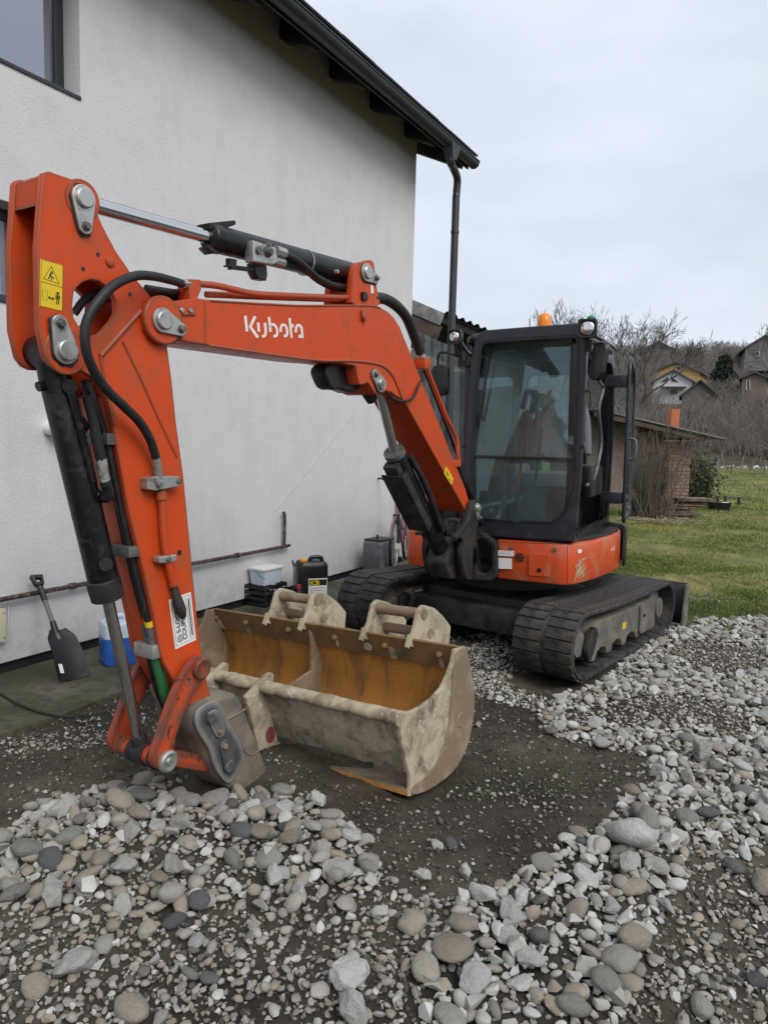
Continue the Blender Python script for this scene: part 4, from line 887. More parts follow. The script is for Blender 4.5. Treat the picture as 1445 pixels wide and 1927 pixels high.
hose([(799, 684, .075), (820, 736, .075), (841, 788, .075), (854, 813, .075), (860, 832, .08), (861, 850, .085), (863, 868, .085)], .0145, 'orange', name='steel_pipe')
hose([(795, 690, .03), (820, 750, .02), (850, 830, .02), (864, 868, .03)], .0125, 'black_steel', name='steel_pipe')
obj('pipe_bracket', [box(BF.sub(*BF.px(857, 872, .1), .1), -.05, .05, -.025, .025, -.06, .02, .008)], M['orange'], boom)
hose([(726, 737, .125), (740, 750, .13), (757, 755, .14), (776, 749, .14), (788, 724, .12), (795, 703, .1)], .0085)
hose([(863, 872, .085), (868, 890, .09), (878, 915, .10), (893, 950, .08), (905, 985, .02)], .026); hose([(866, 876, .03), (876, 905, .03), (890, 945, .0), (897, 990, -.05)], .026)

# ---- arm
AH = .098
Ap = [(80, 330), (85, 324), (94, 322), (149, 341), (160, 350), (167, 362), (177, 383), (194, 425), (219, 472), (249, 516), (280, 552), (300, 585), (314, 640), (324, 715), (332, 793), (346, 895), (360, 1041), (371, 1157), (380, 1228), (392, 1290), (402, 1330), (396, 1348), (380, 1352), (362, 1335), (330, 1285), (310, 1250), (302, 1227), (291, 1163), (270, 1070), (241, 953), (215, 808), (200, 748), (180, 712), (155, 699), (133, 695), (112, 694), (97, 687), (85, 670), (73, 618), (70, 466)]
hl_ = [(140, 551), (146, 541), (157, 531), (172, 526), (187, 529), (199, 537), (212, 551), (219, 565), (220, 588), (212, 603), (191, 627), (180, 632), (167, 631), (149, 613), (140, 597), (137.5, 575)]
cut = 30
arm_out = BF.pxs(Ap, AH); hol = BF.pxs(hl_, AH)
# lower box section, narrower than the two cheeks of the head
lowp = BF.pxs([(230, 700), (318, 660), (324, 715), (332, 793), (346, 895), (360, 1041), (371, 1157), (380, 1228), (392, 1290), (402, 1330), (396, 1348), (380, 1352), (362, 1335), (330, 1285), (310, 1250), (302, 1227), (291, 1163), (270, 1070), (241, 953), (215, 808), (200, 750)], AH)
arm = obj('arm', [plate([arm_out, hol], BF, AH-.03, AH, .005), plate([arm_out, hol], BF, -AH, -AH+.03, .005), plate(lowp, BF, -AH+.0302, AH-.0302, .003)], M['orange'], ex)
topb = BF.pxs([(82, 332), (94, 325), (147, 343), (150, 356), (108, 350), (96, 380), (80, 384)], AH)
obj('top_plate', plate(topb, BF, -AH+.0301, AH-.0301, .003), M['orange'], arm)
backb = BF.pxs([(176, 400), (192, 427), (217, 474), (247, 518), (278, 555), (262, 562), (232, 527), (205, 482), (182, 435), (168, 404)], AH)
obj('back_plate', plate(backb, BF, -AH+.0301, AH-.0301, .003), M['orange'], arm)
obj('bush_ring', [lathe(BF.P3(122, 662, AH-.002), BN, [(0, .082), (.010, .082), (.014, .078)], 28)], M['orange'], arm)
obj('bush_ring', [lathe(BF.P3(155, 376, AH-.002), BN, [(0, .07), (.006, .068)], 28)], M['orange'], arm)
keeper(arm, (122, 660), (110, 609), AH+.012, .048, .030, .036); keeper(arm, (155, 374), (158, 427), AH+.004, .047, .027, .034)
ab = lambda pts, r=.006: tube([BF.P3(*q, AH) for q in pts], r, 6, 0)
objs('weld_seam', [ab([(265, 585), (189, 670)], .011), ab([(189, 670), (200, 730), (216, 800)], .008), ab([(231, 642), (262, 705), (300, 790), (333, 860)], .006)], M['orange'], arm)
obj('boss', lathe(BF.P3(207, 493, AH), BN, [(-.002, .018), (.006, .018), (.009, .013)], 16), M['orange'], arm)
for q in ((157, 506), (185, 479), (245, 554)): obj('hole_plug', lathe(BF.P3(*q, AH), BN, [(-.001, .0085), (.0012, .008)], 12), M['ink'], arm)
# yellow warning sticker
ys = [(76, 487), (119, 499), (117, 586), (75, 576)]
stk = obj('warning_sticker', plate(BF.pxs(ys, AH), BF, AH-.002, AH+.0014, .0003), M['yellow'], arm)
c1 = lambda x, y: (x/3.6125, 300+y/3.6125)
S1 = lambda pts: BF.pxs([c1(*p) for p in pts], AH)
obj('pictogram', [stroke(S1([(350, 728), (403, 846), (297, 810)]), .0032, BF, AH+.0015, .0005, True), stroke(S1([(280, 830), (428, 872)]), .0015, BF, AH+.0015, .0005),
     stroke(S1([(283, 680), (428, 720), (424, 1030), (276, 995)]), .0012, BF, AH+.0015, .0005, True),
     stroke(S1([(290, 885), (322, 895), (320, 962), (289, 953)]), .0010, BF, AH+.0015, .0005, True), stroke(S1([(330, 940), (366, 948)]), .004, BF, AH+.0015, .0005),
     stroke(S1([(340, 930), (330, 940), (338, 950)]), .003, BF, AH+.0015, .0005), stroke(S1([(358, 936), (367, 947), (357, 958)]), .003, BF, AH+.0015, .0005),
     stroke(S1([(393, 925), (393, 950)]), .0085, BF, AH+.0015, .0005), stroke(S1([(388, 948), (387, 985)]), .0035, BF, AH+.0015, .0005), stroke(S1([(398, 948), (398, 985)]), .0035, BF, AH+.0015, .0005),
     stroke(S1([(381, 922), (380, 950)]), .003, BF, AH+.0015, .0005), stroke(S1([(405, 926), (406, 952)]), .003, BF, AH+.0015, .0005),
     stroke(S1([(352, 760), (340, 795), (330, 812)]), .004, BF, AH+.0015, .0005), stroke(S1([(346, 790), (368, 812)]), .0035, BF, AH+.0015, .0005), stroke(S1([(335, 790), (362, 770)]), .003, BF, AH+.0015, .0005), stroke(S1([(352, 800), (350, 822)]), .003, BF, AH+.0015, .0005),
     lathe(BF.P(*S1([(393, 912)])[0], AH+.0014), BN, [(0, .0055), (.0007, .0053)], 12)], M['ink'], arm)
# white coupler sticker, lettering running up the arm
cs = [(318, 1129), (359, 1114), (369, 1204), (330, 1222)]
obj('white_sticker', plate(BF.pxs(cs, AH), BF, AH-.002, AH+.0014, .0003), M['white_vinyl'], arm)
q0, q1, q3 = [np.array(BF.px(*p, AH)) for p in ((330, 1222), (369, 1204), (318, 1129))]
dirx = (q3-q0)/np.linalg.norm(q3-q0); diry = (q1-q0)/np.linalg.norm(q1-q0)
# read upwards: x along q0->q3; the frame is mirrored (u runs to the picture's left), so letters go through a frame of their own
LUx = BF.U*dirx[0]+BF.V*dirx[1]; LVx = -(BF.U*diry[0]+BF.V*diry[1]); LVx = nrm(LVx-LUx*np.dot(LVx, LUx))
LS = Fr(BF.P(*q0, AH+.0014), LUx, LVx, BN)
Ls = np.linalg.norm(q3-q0); Ws = np.linalg.norm(q1-q0)
sw = [text('S-LOCK', LS, .0006, Ls*.29, -Ws*.34, Ls*.135, 0, .0003, .0006), text('COUPLER', LS, .0006, Ls*.10, -Ws*.60, Ls*.14, 0, .0003, .0006)]
sw += [stroke([(x0, y), (x1, y)], .0014, LS, .0004, .0003) for x0, x1, y in ((Ls*.08, Ls*.92, -Ws*.74), (Ls*.08, Ls*.80, -Ws*.79), (Ls*.62, Ls*.92, -Ws*.42), (Ls*.66, Ls*.92, -Ws*.52))]
sw += [stroke([(Ls*.05, -Ws*.07), (Ls*.95, -Ws*.07), (Ls*.95, -Ws*.93), (Ls*.05, -Ws*.93)], .0022, LS, .0004, .0003, True), stroke([(Ls*.12, -Ws*.86), (Ls*.88, -Ws*.86)], .006, LS, .0004, .0003)]
sw += [stroke(circle(Ls*.17, -Ws*.28, Ls*.075, 18, ry=Ws*.14), .0015, LS, .0004, .0003, True)] + [stroke([(Ls*.17-Ls*.07*k, -Ws*.28+dy*Ws), (Ls*.17+Ls*.07*k, -Ws*.28+dy*Ws)], .0025, LS, .0004, .0003) for dy, k in ((-.08, .8), (-.03, 1), (.03, 1), (.08, .8))]
obj('lettering', sw, M['ink'], arm)
# hydraulic line on the near face of the arm
hose([(294, 861, .14), (296, 873, .137), (298, 886, .133), (300, 900, .13)], .017, 'zinc', arm, 'fitting', 6)
obj('pipe_clamp', [plate(rounded(BF.pxs([(279, 901), (293, 897), (340, 896), (342, 915), (296, 924), (280, 921)], AH+.05), .004), BF, AH, AH+.045, .004)], M['zinc'], arm)
for q in ((299, 912), (337, 906)): obj('bolt', hexbolt(BF.P3(*q, AH+.045), BN, .011, .010), M['zinc_dark'], arm)
hose([(302, 924, AH+.028), (305, 940, AH+.028), (308, 1000, AH+.026), (314, 1048, AH+.026), (324, 1090, AH+.024), (328, 1103, AH+.022)], .0165, 'orange', arm, 'steel_pipe')
objs('fitting', [lathe(BF.P3(304, 926, AH+.028), BF.P3(305, 942, AH+.028)-BF.P3(304, 926, AH+.028), [(0, .022), (.03, .022)], 12), lathe(BF.P3(326, 1096, AH+.022), BF.P3(328, 1103, AH+.022)-BF.P3(326, 1096, AH+.022), [(0, .022), (.012, .022)], 12)], M['orange'], arm)
obj('pipe_clamp', [plate(rounded(BF.pxs([(298, 1048), (332, 1043), (334, 1055), (318, 1060), (299, 1060)], AH+.04), .006), BF, AH, AH+.044, .005)], M['zinc'], arm)
obj('bolt', hexbolt(BF.P3(317, 1053, AH+.044), BN, .010, .010), M['zinc_dark'], arm)
obj('hole_plug', lathe(BF.P3(338, 1040, AH), BN, [(-.001, .013), (.0012, .012)], 14), M['ink'], arm)
obj('coupling', [tube([BF.P3(329, 1106, AH+.02), BF.P3(332, 1120, AH+.024), BF.P3(336, 1136, AH+.026), BF.P3(341, 1150, AH+.026), BF.P3(345, 1161, AH+.02)], [.016, .018, .025, .024, .014], 9)], M['black_dirty'], arm)
# hoses down the front of the arm
for k, (w, x0) in enumerate(((.06, 0), (.015, -5), (-.03, -2))):
    hose([(163+x0, 715, w), (182+x0, 770, w), (203+x0, 838, w+.0), (222+x0, 930, w), (244+x0, 1030, w), (262+x0, 1105, w), (280+x0, 1172, w)], .015, parent=arm)
for q in ((203, 826), (243, 1036)): obj('pipe_clamp', [box(BF.sub(*BF.px(*q, .05), .02), -.045, .035, -.022, .022, -.075, .075, .006)], M['zinc_dark'], arm)
hose([(281, 1168, .06), (283, 1178, .06)], .021, 'yellow', arm, 'marker_ring'); hose([(283, 1178, .06), (287, 1212, .06)], .021, 'zinc_dark', arm, 'fitting', 6); hose([(275, 1172, .015), (281, 1212, .015)], .021, 'zinc_dark', arm, 'fitting', 6)
obj('pipe_clamp', [box(BF.sub(*BF.px(290, 1222, .05), .04), -.05, .04, -.03, .03, -.07, .05, .006)], M['zinc'], arm)
hose([(287, 1215, .06), (293, 1245, .06), (303, 1285, .06), (312, 1318, .05), (330, 1345, .03)], .018, 'green_hose', arm); hose([(302, 1262, .05), (310, 1295, .045), (322, 1325, .03)], .018, 'green_hose', arm)
hose([(281, 1215, .015), (285, 1250, .015), (298, 1300, .0), (320, 1350, -.02)], .016, parent=arm)
# thin line beside the bucket cylinder
hose([(165, 745, .10), (176, 790, .10), (184, 835, .10), (191, 866, .10)], .019, parent=arm); hose([(191, 864, .10), (195, 890, .10), (198, 906, .10)], .021, 'zinc', arm, 'fitting', 6); hose([(198, 905, .10), (204, 922, .10), (203, 934, .09), (192, 936, .05), (180, 928, .03)], .021, 'black_steel', arm, 'elbow')

# ---- cylinders
def PN(x, y, wn, w): return BF.P(*BF.px(x, y, wn), w)             # a pin seen on the sheet wn, at depth w along its axis
def ram(name, rod_a, rod_b, tube_b, r_rod, r_tube, chrome, w=0.0):
    A, B, C_ = BF.P3(*rod_a, w), BF.P3(*rod_b, w), BF.P3(*tube_b, w); ax = nrm(C_-B)
    L = np.linalg.norm(C_-B); t = obj(name, lathe(B, ax, [(0, r_rod*1.25), (.004, r_tube*.92), (.012, r_tube*1.02), (.05, r_tube*1.06), (.055, r_tube*.98), (L-.03, r_tube*.98), (L-.01, r_tube*.9), (L, r_tube*.6)], 32), M['black_steel'], ex)
    obj('rod', cyl(A, B+ax*.02, r_rod, seg=24), M[chrome], t); return t, A, B, C_, ax
ac, A, B, C_, ax = ram('arm_cylinder', (165, 383), (392, 446), (662, 516), .030, .062, 'chrome')
obj('rod_eye', lathe(PN(155, 374, AH, -.06), BN, [(0, .058), (.12, .058)], 26), M['black_steel'], ac); obj('rod_neck', cyl(PN(155, 374, AH, 0), BF.P3(178, 386, 0), .04, .032, 20), M['black_steel'], ac)
obj('base_eye', lathe(PN(688, 513, .095, -.053), BN, [(0, .058), (.106, .058)], 26), M['black_steel'], ac); obj('base_neck', cyl(C_-ax*.02, PN(688, 513, .095, 0), .05, seg=20), M['black_steel'], ac)
a3 = lambda x, y, w: BF.P3(360+x/3.284, 360+y/3.284, w)
uva = lambda x, y, w: BF.px(360+x/3.284, 360+y/3.284, w)
obj('bracket', [plate(BF.pxs([(385, 421), (434, 416), (436, 424), (420, 430), (390, 432)], .0), BF, -.05, .03, .003), plate([uva(*p, .0) for p in ((85, 340), (150, 380), (110, 390), (70, 350))], BF, -.03, .03, .003)], M['black_steel'], ac)
obj('valve_block', [plate(rounded([uva(*p, .10) for p in ((385, 300), (525, 348), (540, 440), (500, 455), (385, 435))], .006), BF, .045, .10, .006)], M['zinc'], ac)
objs('valve_port', [lathe(a3(415, 365, .10), BN, [(0, .02), (.012, .018)], 12), lathe(a3(470, 375, .10), BN, [(0, .026), (.02, .02), (.03, .014)], 12), lathe(a3(470, 335, .09), BN, [(0, .014), (.02, .012)], 8)], M['zinc_dark'], ac)
objs('fitting', [cyl(a3(520, 365, .08), a3(575, 385, .08), .026, seg=8), cyl(a3(515, 430, .07), a3(570, 445, .07), .022, seg=8)], M['zinc'], ac)
objs('lock_bracket', [plate([uva(*p, .06) for p in ((250, 410), (295, 420), (290, 480), (265, 482), (262, 466), (238, 464), (238, 452), (252, 450))], BF, .02, .05, .003), plate([uva(*p, .06) for p in ((290, 455), (405, 468), (408, 496), (290, 480))], BF, .02, .045, .003), plate([uva(*p, .06) for p in ((400, 440), (478, 460), (482, 515), (476, 550), (428, 540), (405, 500))], BF, .0, .05, .004)], M['black_steel'], ac)
for k, ww in enumerate((.075, .05)):
    obj('hose', tube([a3(575, 388+k*55, ww), a3(650, 425+k*40, ww+.01), a3(720, 480+k*20, ww), a3(790, 540+k*14, ww-.02), a3(880, 580+k*14, ww-.03), a3(1000, 600+k*10, ww-.05)], .017, 10), M['rubber'], ac)
objs('tie', [lathe(a3(697, 440, .0), ax, [(0, .066), (.008, .066)], 24), lathe(a3(860, 500, .03), BN, [(.03, .012), (.05, .01)], 8)], M['zinc'], ac)
bc, A, B, C_, ax = ram('boom_cylinder', (711, 722), (741, 850), (833, 1042), .030, .064, 'chrome_dull')
obj('rod_eye', lathe(PN(714, 723, BH, -.07), BN, [(0, .05), (.14, .05)], 24), M['black_steel'], bc); obj('rod_neck', cyl(BF.P3(702, 725, 0), BF.P3(699, 752, 0), .038, .034), M['black_steel'], bc) if False else None
obj('gland', [lathe(B-ax*.004, ax, [(-.005, .045), (.0, .068), (.03, .070), (.032, .062)], 28)], M['zinc_dark'], bc)
sidev = nrm(np.cross(ax, BN))
if sidev[2] > 0: sidev = -sidev                                # below the cylinder
objs('guard', [bar(B+ax*.10+sidev*.115, B+ax*.62+sidev*.115, .16, .012, sidev), bar(B+ax*.10+sidev*.09+BN*.076, B+ax*.62+sidev*.09+BN*.076, .008, .06, sidev), bar(B+ax*.04+sidev*.08, B+ax*.16+sidev*.08, .10, .05, sidev)], M['black_dirty'], bc)
obj('hose', tube([B+ax*.08+BN*.06-sidev*.05, B+ax*.25+BN*.085-sidev*.04, B+ax*.5+BN*.085-sidev*.03, B+ax*.75+BN*.09], .020, 10), M['rubber'], bc)
obj('hose', tube([B+ax*.12+BN*.02-sidev*.08, B+ax*.35+BN*.05-sidev*.09, B+ax*.6+BN*.05-sidev*.07, B+ax*.8+BN*.05-sidev*.03], .018, 10), M['rubber'], bc)
obj('sensor_cover', plate(chaikin(BF.pxs([(606, 696), (618, 682), (650, 680), (672, 690), (680, 722), (664, 742), (640, 732), (622, 734), (612, 716)], .03), 1), BF, -.06, .045, .012), M['black_plastic'], boom)
obj('rod_collar', cyl(PN(714, 723, BH, 0), BF.P3(700, 752, 0), .042, .036, 20), M['black_dirty'], bc)
kc, A, B, C_, ax = ram('bucket_cylinder', (263, 1390), (202, 1122), (104, 706), .024, .060, 'chrome_dull')
obj('gland', lathe(B-ax*.012, ax, [(0, .05), (.004, .063), (.05, .066), (.085, .066), (.09, .060)], 26), M['black_dirty'], kc)
obj('base_eye', lathe(PN(122, 660, AH, -.066), BN, [(0, .058), (.132, .058)], 24), M['black_steel'], kc); obj('base_neck', cyl(PN(122, 660, AH, 0), BF.P3(104, 712, 0), .048, .057), M['black_steel'], kc)
objs('port_boss', [cyl(BF.P3(130, 727, .0), BF.P3(132, 727, .085), .026, seg=14), cyl(BF.P3(195, 1060, .0), BF.P3(200, 1062, .075), .026, seg=14), cyl(BF.P3(72, 728, .0), BF.P3(88, 724, .0), .018, seg=10)], M['black_steel'], kc)
objs('steel_pipe', [tube([BF.P3(133, 735, .075), BF.P3(143, 770, .075), BF.P3(158, 830, .07), BF.P3(176, 905, .065)], .014, 8), cyl(BF.P3(152, 800, .05), BF.P3(158, 798, .05), .03, seg=12)], M['black_steel'], kc)
obj('rod_eye', lathe(PN(313, 1431, .152, -.05), BN, [(0, .052), (.10, .052)], 22), M['black_dirty'], kc); obj('rod_neck', cyl(BF.P3(261, 1385, 0), PN(313, 1431, .152, 0), .032, .04), M['black_dirty'], kc)

# ---- links
def link(w0, w1):
    a, b = BF.px(376, 1257, w1), BF.px(311, 1430, w1)
    poly = chaikin(BF.pxs([(363, 1240), (377, 1233), (390, 1246), (390, 1272), (378, 1290), (368, 1300), (348, 1345), (329, 1395), (329, 1432), (318, 1447), (300, 1450), (288, 1440), (288, 1420), (300, 1385), (318, 1330), (340, 1278)], .152), 1)
    return obj('link', plate(poly, BF, w0, w1, .006), M['orange_worn'], ex)
l1 = link(.118, .152); l2 = link(-.152, -.118)
obj('pin', [lathe(BF.P3(376, 1257, .152), BN, [(-.31, .026), (.0, .032), (.004, .045), (.022, .045), (.026, .038), (.020, .02)], 26)], M['orange_worn'], l1)
obj('pin', [lathe(BF.P3(313, 1431, .152), BN, [(-.33, .024), (.0, .03), (.003, .046), (.020, .046), (.026, .036), (.022, .018), (.03, .014)], 26)], M['zinc'], l1)
obj('cross_tube', [cyl(PN(313, 1431, .152, -.117), PN(313, 1431, .152, .117), .043, seg=20)], M['orange_worn'], l1)
obj('collar', [lathe(PN(313, 1431, .152, .085), BN, [(0, .052), (.02, .052)], 20)], M['black_dirty'], l1)
pl = obj('push_link', [plate(rounded(BF.pxs([(318, 1414), (345, 1414), (392, 1424), (396, 1455), (360, 1449), (330, 1444), (310, 1440)], .085), .01), BF, .05, .085, .006), plate(rounded(BF.pxs([(318, 1414), (345, 1414), (392, 1424), (396, 1455), (360, 1449), (330, 1444), (310, 1440)], .085), .01), BF, -.085, -.05, .006)], M['orange_worn'], ex)
# ---- quick coupler
co = [(361, 1345), (364, 1333), (376, 1322), (392, 1316), (412, 1309), (440, 1304), (452, 1312), (468, 1352), (490, 1410), (507, 1452), (510, 1474), (504, 1488), (494, 1496), (472, 1500), (450, 1494), (430, 1486), (412, 1466), (395, 1436), (389, 1410), (372, 1386), (362, 1365)]
cw = .125
cp = obj('quick_coupler', plate(chaikin(BF.pxs(co, cw), 1), BF, -cw, cw, .022), M['coupler'], ex)
cpp = [(362, 1346), (366, 1334), (380, 1323), (398, 1315), (408, 1322), (418, 1340), (424, 1358), (436, 1372), (452, 1404), (455, 1425), (444, 1446), (434, 1466), (424, 1474), (410, 1462), (396, 1436), (390, 1410), (374, 1386), (363, 1366)]
obj('side_plate', plate(chaikin(BF.pxs(cpp, cw), 1), BF, cw+.001, cw+.022, .008), M['coupler_plate'], cp)
obj('recess_plate', plate(chaikin(BF.pxs([(381, 1345), (390, 1333), (403, 1333), (411, 1350), (416, 1378), (402, 1388), (392, 1372)], cw), 1), BF, cw+.022, cw+.032, .004), M['coupler_plate'], cp)
obj('keeper_bar', plate(capsule(BF.px(420, 1402, cw+.02), BF.px(430, 1440, cw+.02), .028, .032), BF, cw+.022, cw+.036, .004), M['zinc_dark'], cp)
objs('pin', [lathe(BF.P3(431, 1441, cw+.036), BN, [(0, .030), (.012, .030), (.016, .024)], 22), lathe(BF.P3(397, 1352, cw+.032), BN, [(0, .024), (.014, .022)], 18)], M['zinc_dark'], cp)
objs('bolt', [hexbolt(BF.P3(422, 1404, cw+.036), BN, .014, .016), hexbolt(BF.P3(412, 1376, cw+.03), BN, .010, .02)], M['brownsteel'], cp)
obj('pin_hole', lathe(BF.P3(497, 1484, cw-.004), BN, [(0, .024), (.006, .022), (.003, .015)], 18), M['black_dirty'], cp)
objs('weld_seam', [tube([BF.P3(421, 1356, cw+.002), BF.P3(445, 1345, cw+.002), BF.P3(462, 1334, cw+.002)], .006, 6, 4), tube([BF.P3(452, 1404, cw+.004), BF.P3(470, 1420, cw), BF.P3(488, 1412, cw)], .005, 6, 4)], M['coupler'], cp)

# ---- bucket
KAZ, KT = R(36.6), R(3.2)
KW = nrm([math.cos(KAZ)*math.cos(KT), -math.sin(KAZ)*math.cos(KT), math.sin(KT)]); KU = np.array([math.sin(KAZ), math.cos(KAZ), 0]); KV = np.cross(KW, KU)
if KV[2] < 0: KV = -KV
KF = Fr(onz(769, 1499, .02), KU, KV, KW)                      # u away from the camera, v up, w to the picture's right
def w_at(uv, x):
    """how far along the bucket a point of its profile shows at picture column x"""
    lo, hi = -1.9, .2
    for _ in range(40):
        m = (lo+hi)/2
        if proj(KF.P(*uv, m))[0] < x: lo = m
        else: hi = m
    return (lo+hi)/2
cheek = KF.pxs([(751, 1344), (775, 1338), (796, 1327), (815, 1313), (832, 1294), (844, 1268), (851, 1247), (856, 1222), (875, 1216), (884, 1258), (891, 1307), (889, 1352), (879, 1400), (863, 1434), (844, 1459), (806, 1486), (769, 1499), (772, 1478), (771, 1460), (762, 1430), (754, 1390)], 0)
ft = KF.px(875, 1216, 0)
KWD = w_at(ft, 352)
curve = KF.pxs([(874, 1217), (884, 1258), (891, 1307), (889, 1352), (879, 1400), (863, 1434), (844, 1459), (806, 1486), (769, 1499)], 0)
bk_ = obj('bucket', plate(shell([tuple(p) for p in curve], -.022), KF, KWD, -.0201, .003), M['rust'], ex)
# make sure the sheet thickens inwards
obj('side_cheek', plate(cheek, KF, -.02, .004, .004), M['mudsteel'], bk_); obj('wear_band', plate(chaikin(KF.pxs([(857, 1224), (874, 1218), (883, 1258), (890, 1307), (888, 1352), (878, 1400), (862, 1434), (843, 1458), (806, 1485), (771, 1497), (772, 1480), (790, 1468), (812, 1446), (830, 1412), (842, 1365), (846, 1315), (850, 1265)], 0), 1), KF, .0042, .012, .003), M['brownsteel'], bk_); obj('side_cheek', plate(cheek, KF, KWD-.024, KWD-.001, .004), M['brownsteel'], bk_)
cc = [np.array(p) for p in cheek]; 
obj('cheek_boss', lathe(KF.P3(864, 1355, .004), KW, [(0, .040), (.008, .040), (.012, .034)], 22), M['brownsteel'], bk_)
# near plate and the tube along its top
npl = KF.pxs([(751, 1346), (753, 1375), (757, 1400), (764, 1428), (776, 1458)], -.02)
rag = random.Random(3)
nplate = []
ws = np.linspace(KWD, -.021, 40)
def npfun(t, w):
    i = t*(len(npl)-1); k = min(int(i), len(npl)-2); f = i-k; p = np.array(npl[k])*(1-f)+np.array(npl[k+1])*f
    s = (w-KWD)/(-.021-KWD); low = 1.0 - (.0 if s > .55 else .22*(1-s/.55))*0
    wob = .006*noise.noise(Vector((w*9, t*5, 2.0))); return KF.P(p[0]+wob, p[1]+(.012*noise.noise(Vector((w*14, 7.0, 0)))*t), w)
ts = np.linspace(0, 1, 12)
g1 = grid(npfun, ts, ws); g2 = (g1[0]+KU*.022, [tuple(reversed(f)) for f in g1[1]])
n_t, n_w = len(ts), len(ws); rim = []
nV = len(g1[0])
for j in range(n_w-1):
    for row in (0, n_t-1): a_, b_ = row*n_w+j, row*n_w+j+1; rim.append((a_, b_, b_+nV, a_+nV))
obj('front_plate', [(np.vstack([g1[0], g2[0]]), g1[1]+[tuple(i+nV for i in f) for f in g2[1]]+rim)], M['mudsteel'], bk_, 60)
tp = KF.px(751, 1347, -.02); secs = []
for w in np.linspace(KWD+.001, .0, 46):
    r_ = 1+.22*noise.noise(Vector((w*11, 1.7, 0))); cs_ = [(-.030, -.035), (-.050, -.020), (-.046, .006), (-.022, .020), (.010, .022), (.034, .010), (.036, -.03)]
    secs.append([KF.P(tp[0]+a*r_+.004*noise.noise(Vector((w*23, i, 0))), tp[1]+b*r_+.006*noise.noise(Vector((w*17, i*2.0, 5))), w) for i, (a, b) in enumerate(cs_)])
obj('top_beam', loft(secs), M['mudsteel'], bk_, 70)
# bolted cutting edge along the far lip
ins = lambda u: None
lipi = KF.px(857, 1222, -.02)
bpx = [(387, 1164), (464, 1176), (544, 1188), (631, 1201), (725, 1216), (827, 1232)]
inn = [np.array(p) for p in shell([tuple(p) for p in curve], -.022)[len(curve):]][::-1]        # inner polyline, lip first
e0, e1 = inn[0], inn[1]; ed = (e1-e0)/np.linalg.norm(e1-e0); en = np.array([-ed[1], ed[0]])
if np.dot(en, np.array(cheek[0])-e0) < 0: en = -en
edge = [tuple(e0-ed*.02), tuple(e0+ed*.13), tuple(e0+ed*.13+en*.014), tuple(e0-ed*.02+en*.016)]
ce = obj('cutting_edge', plate(edge, KF, KWD+.002, -.022, .004), M['rust_edge'], bk_)
for q in bpx:
    c_ = e0+ed*.045+en*.015; w = w_at(tuple(c_), q[0]); ax_ = KU*en[0]+KV*en[1]
    obj('bolt', lathe(KF.P(*c_, w), ax_, [(0, .020), (.014, .018), (.022, .012), (.026, .004)], 12), M['rust_edge'], ce)
# mud splashed on the edge and wall, a lower lip plate coloured dark for worn steel and shade
ax_ = KU*en[0]+KV*en[1]; dn_ = KU*ed[0]+KV*ed[1]
for bx, ln, wd_ in ((387, .30, .10), (464, .15, .035), (632, .07, .02), (735, .10, .045), (827, .20, .03), (690, .05, .06)):
    c_ = e0+ed*.05+en*.0165; w = w_at(tuple(c_), bx); SPF = Fr(KF.P(*c_, w), KW, dn_, ax_); rq = random.Random(bx)
    pg = [(wd_*.5*math.cos(a)*(1+.5*noise.noise(Vector((a*2, bx, 0)))), ln*.5+ln*.5*math.sin(a)*(1+.35*noise.noise(Vector((a*3, 0, bx))))) for a in np.linspace(0, 2*math.pi, 22)[:-1]]
    pg = [(a, min(b, .074)) if False else (a, b) for a, b in pg]
    obj('mud_splash', plate([(a, min(b, .078)) for a, b in pg], SPF, -.001, .004, .0015), M['mudsteel'], bk_)
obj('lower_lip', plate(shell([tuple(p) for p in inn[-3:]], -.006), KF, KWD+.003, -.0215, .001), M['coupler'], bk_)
# middle web
mid = w_at(tuple(e0+ed*.05), 589)
web = [tuple(e0+ed*.02+en*.02)] + [tuple(p+en*0) for p in inn[1:6]] + [tuple(np.array(inn[4])*.45+np.array(tp)*.55)] + [tuple(e0+ed*.25+en*.11), tuple(e0+ed*.12+en*.05)]
obj('web_plate', plate(web, KF, mid-.012, mid+.012, .003), M['brownsteel'], bk_)
# hanger ears beyond the lip, each pair with two pins
w4 = w_at(ft, 772); ear_px = [(757, 1214), (769, 1183), (777, 1146), (786, 1137), (806, 1143), (822, 1158), (836, 1177), (833, 1216), (800, 1226)]
ear = rounded(KF.pxs(ear_px, w4), .012)
pin_uv = np.mean(KF.pxs([(783, 1152), (787, 1156)], w4), axis=0); pin2 = KF.px(797, 1190, w4)
ears_w = [w_at(tuple(ear[len(ear)*0]), x) for x in (500, 566, 682, 768)]
for k, w in enumerate(ears_w):
    e = obj('hanger_ear', plate(ear, KF, w-.014, w+.014, .004), M['mudsteel'], bk_)
    obj('ear_toe', plate([(e0[0]-.005, e0[1]+.03), (e0[0]-.045, e0[1]-.035), (e0[0]-.060, e0[1]-.020), (e0[0]-.03, e0[1]+.045)], KF, w-.012, w+.012, .003), M['mudsteel'], e) if True else None
for a_, b_ in ((0, 1), (2, 3)):
    obj('hanger_pin', [cyl(KF.P(*pin_uv, ears_w[a_]-.02), KF.P(*pin_uv, ears_w[b_]+.02), .030, seg=20)], M['brownsteel'], bk_)
    obj('hanger_pin', [cyl(KF.P(*pin2, ears_w[a_]-.02), KF.P(*pin2, ears_w[b_]+.02), .028, seg=20)], M['brownsteel'], bk_)
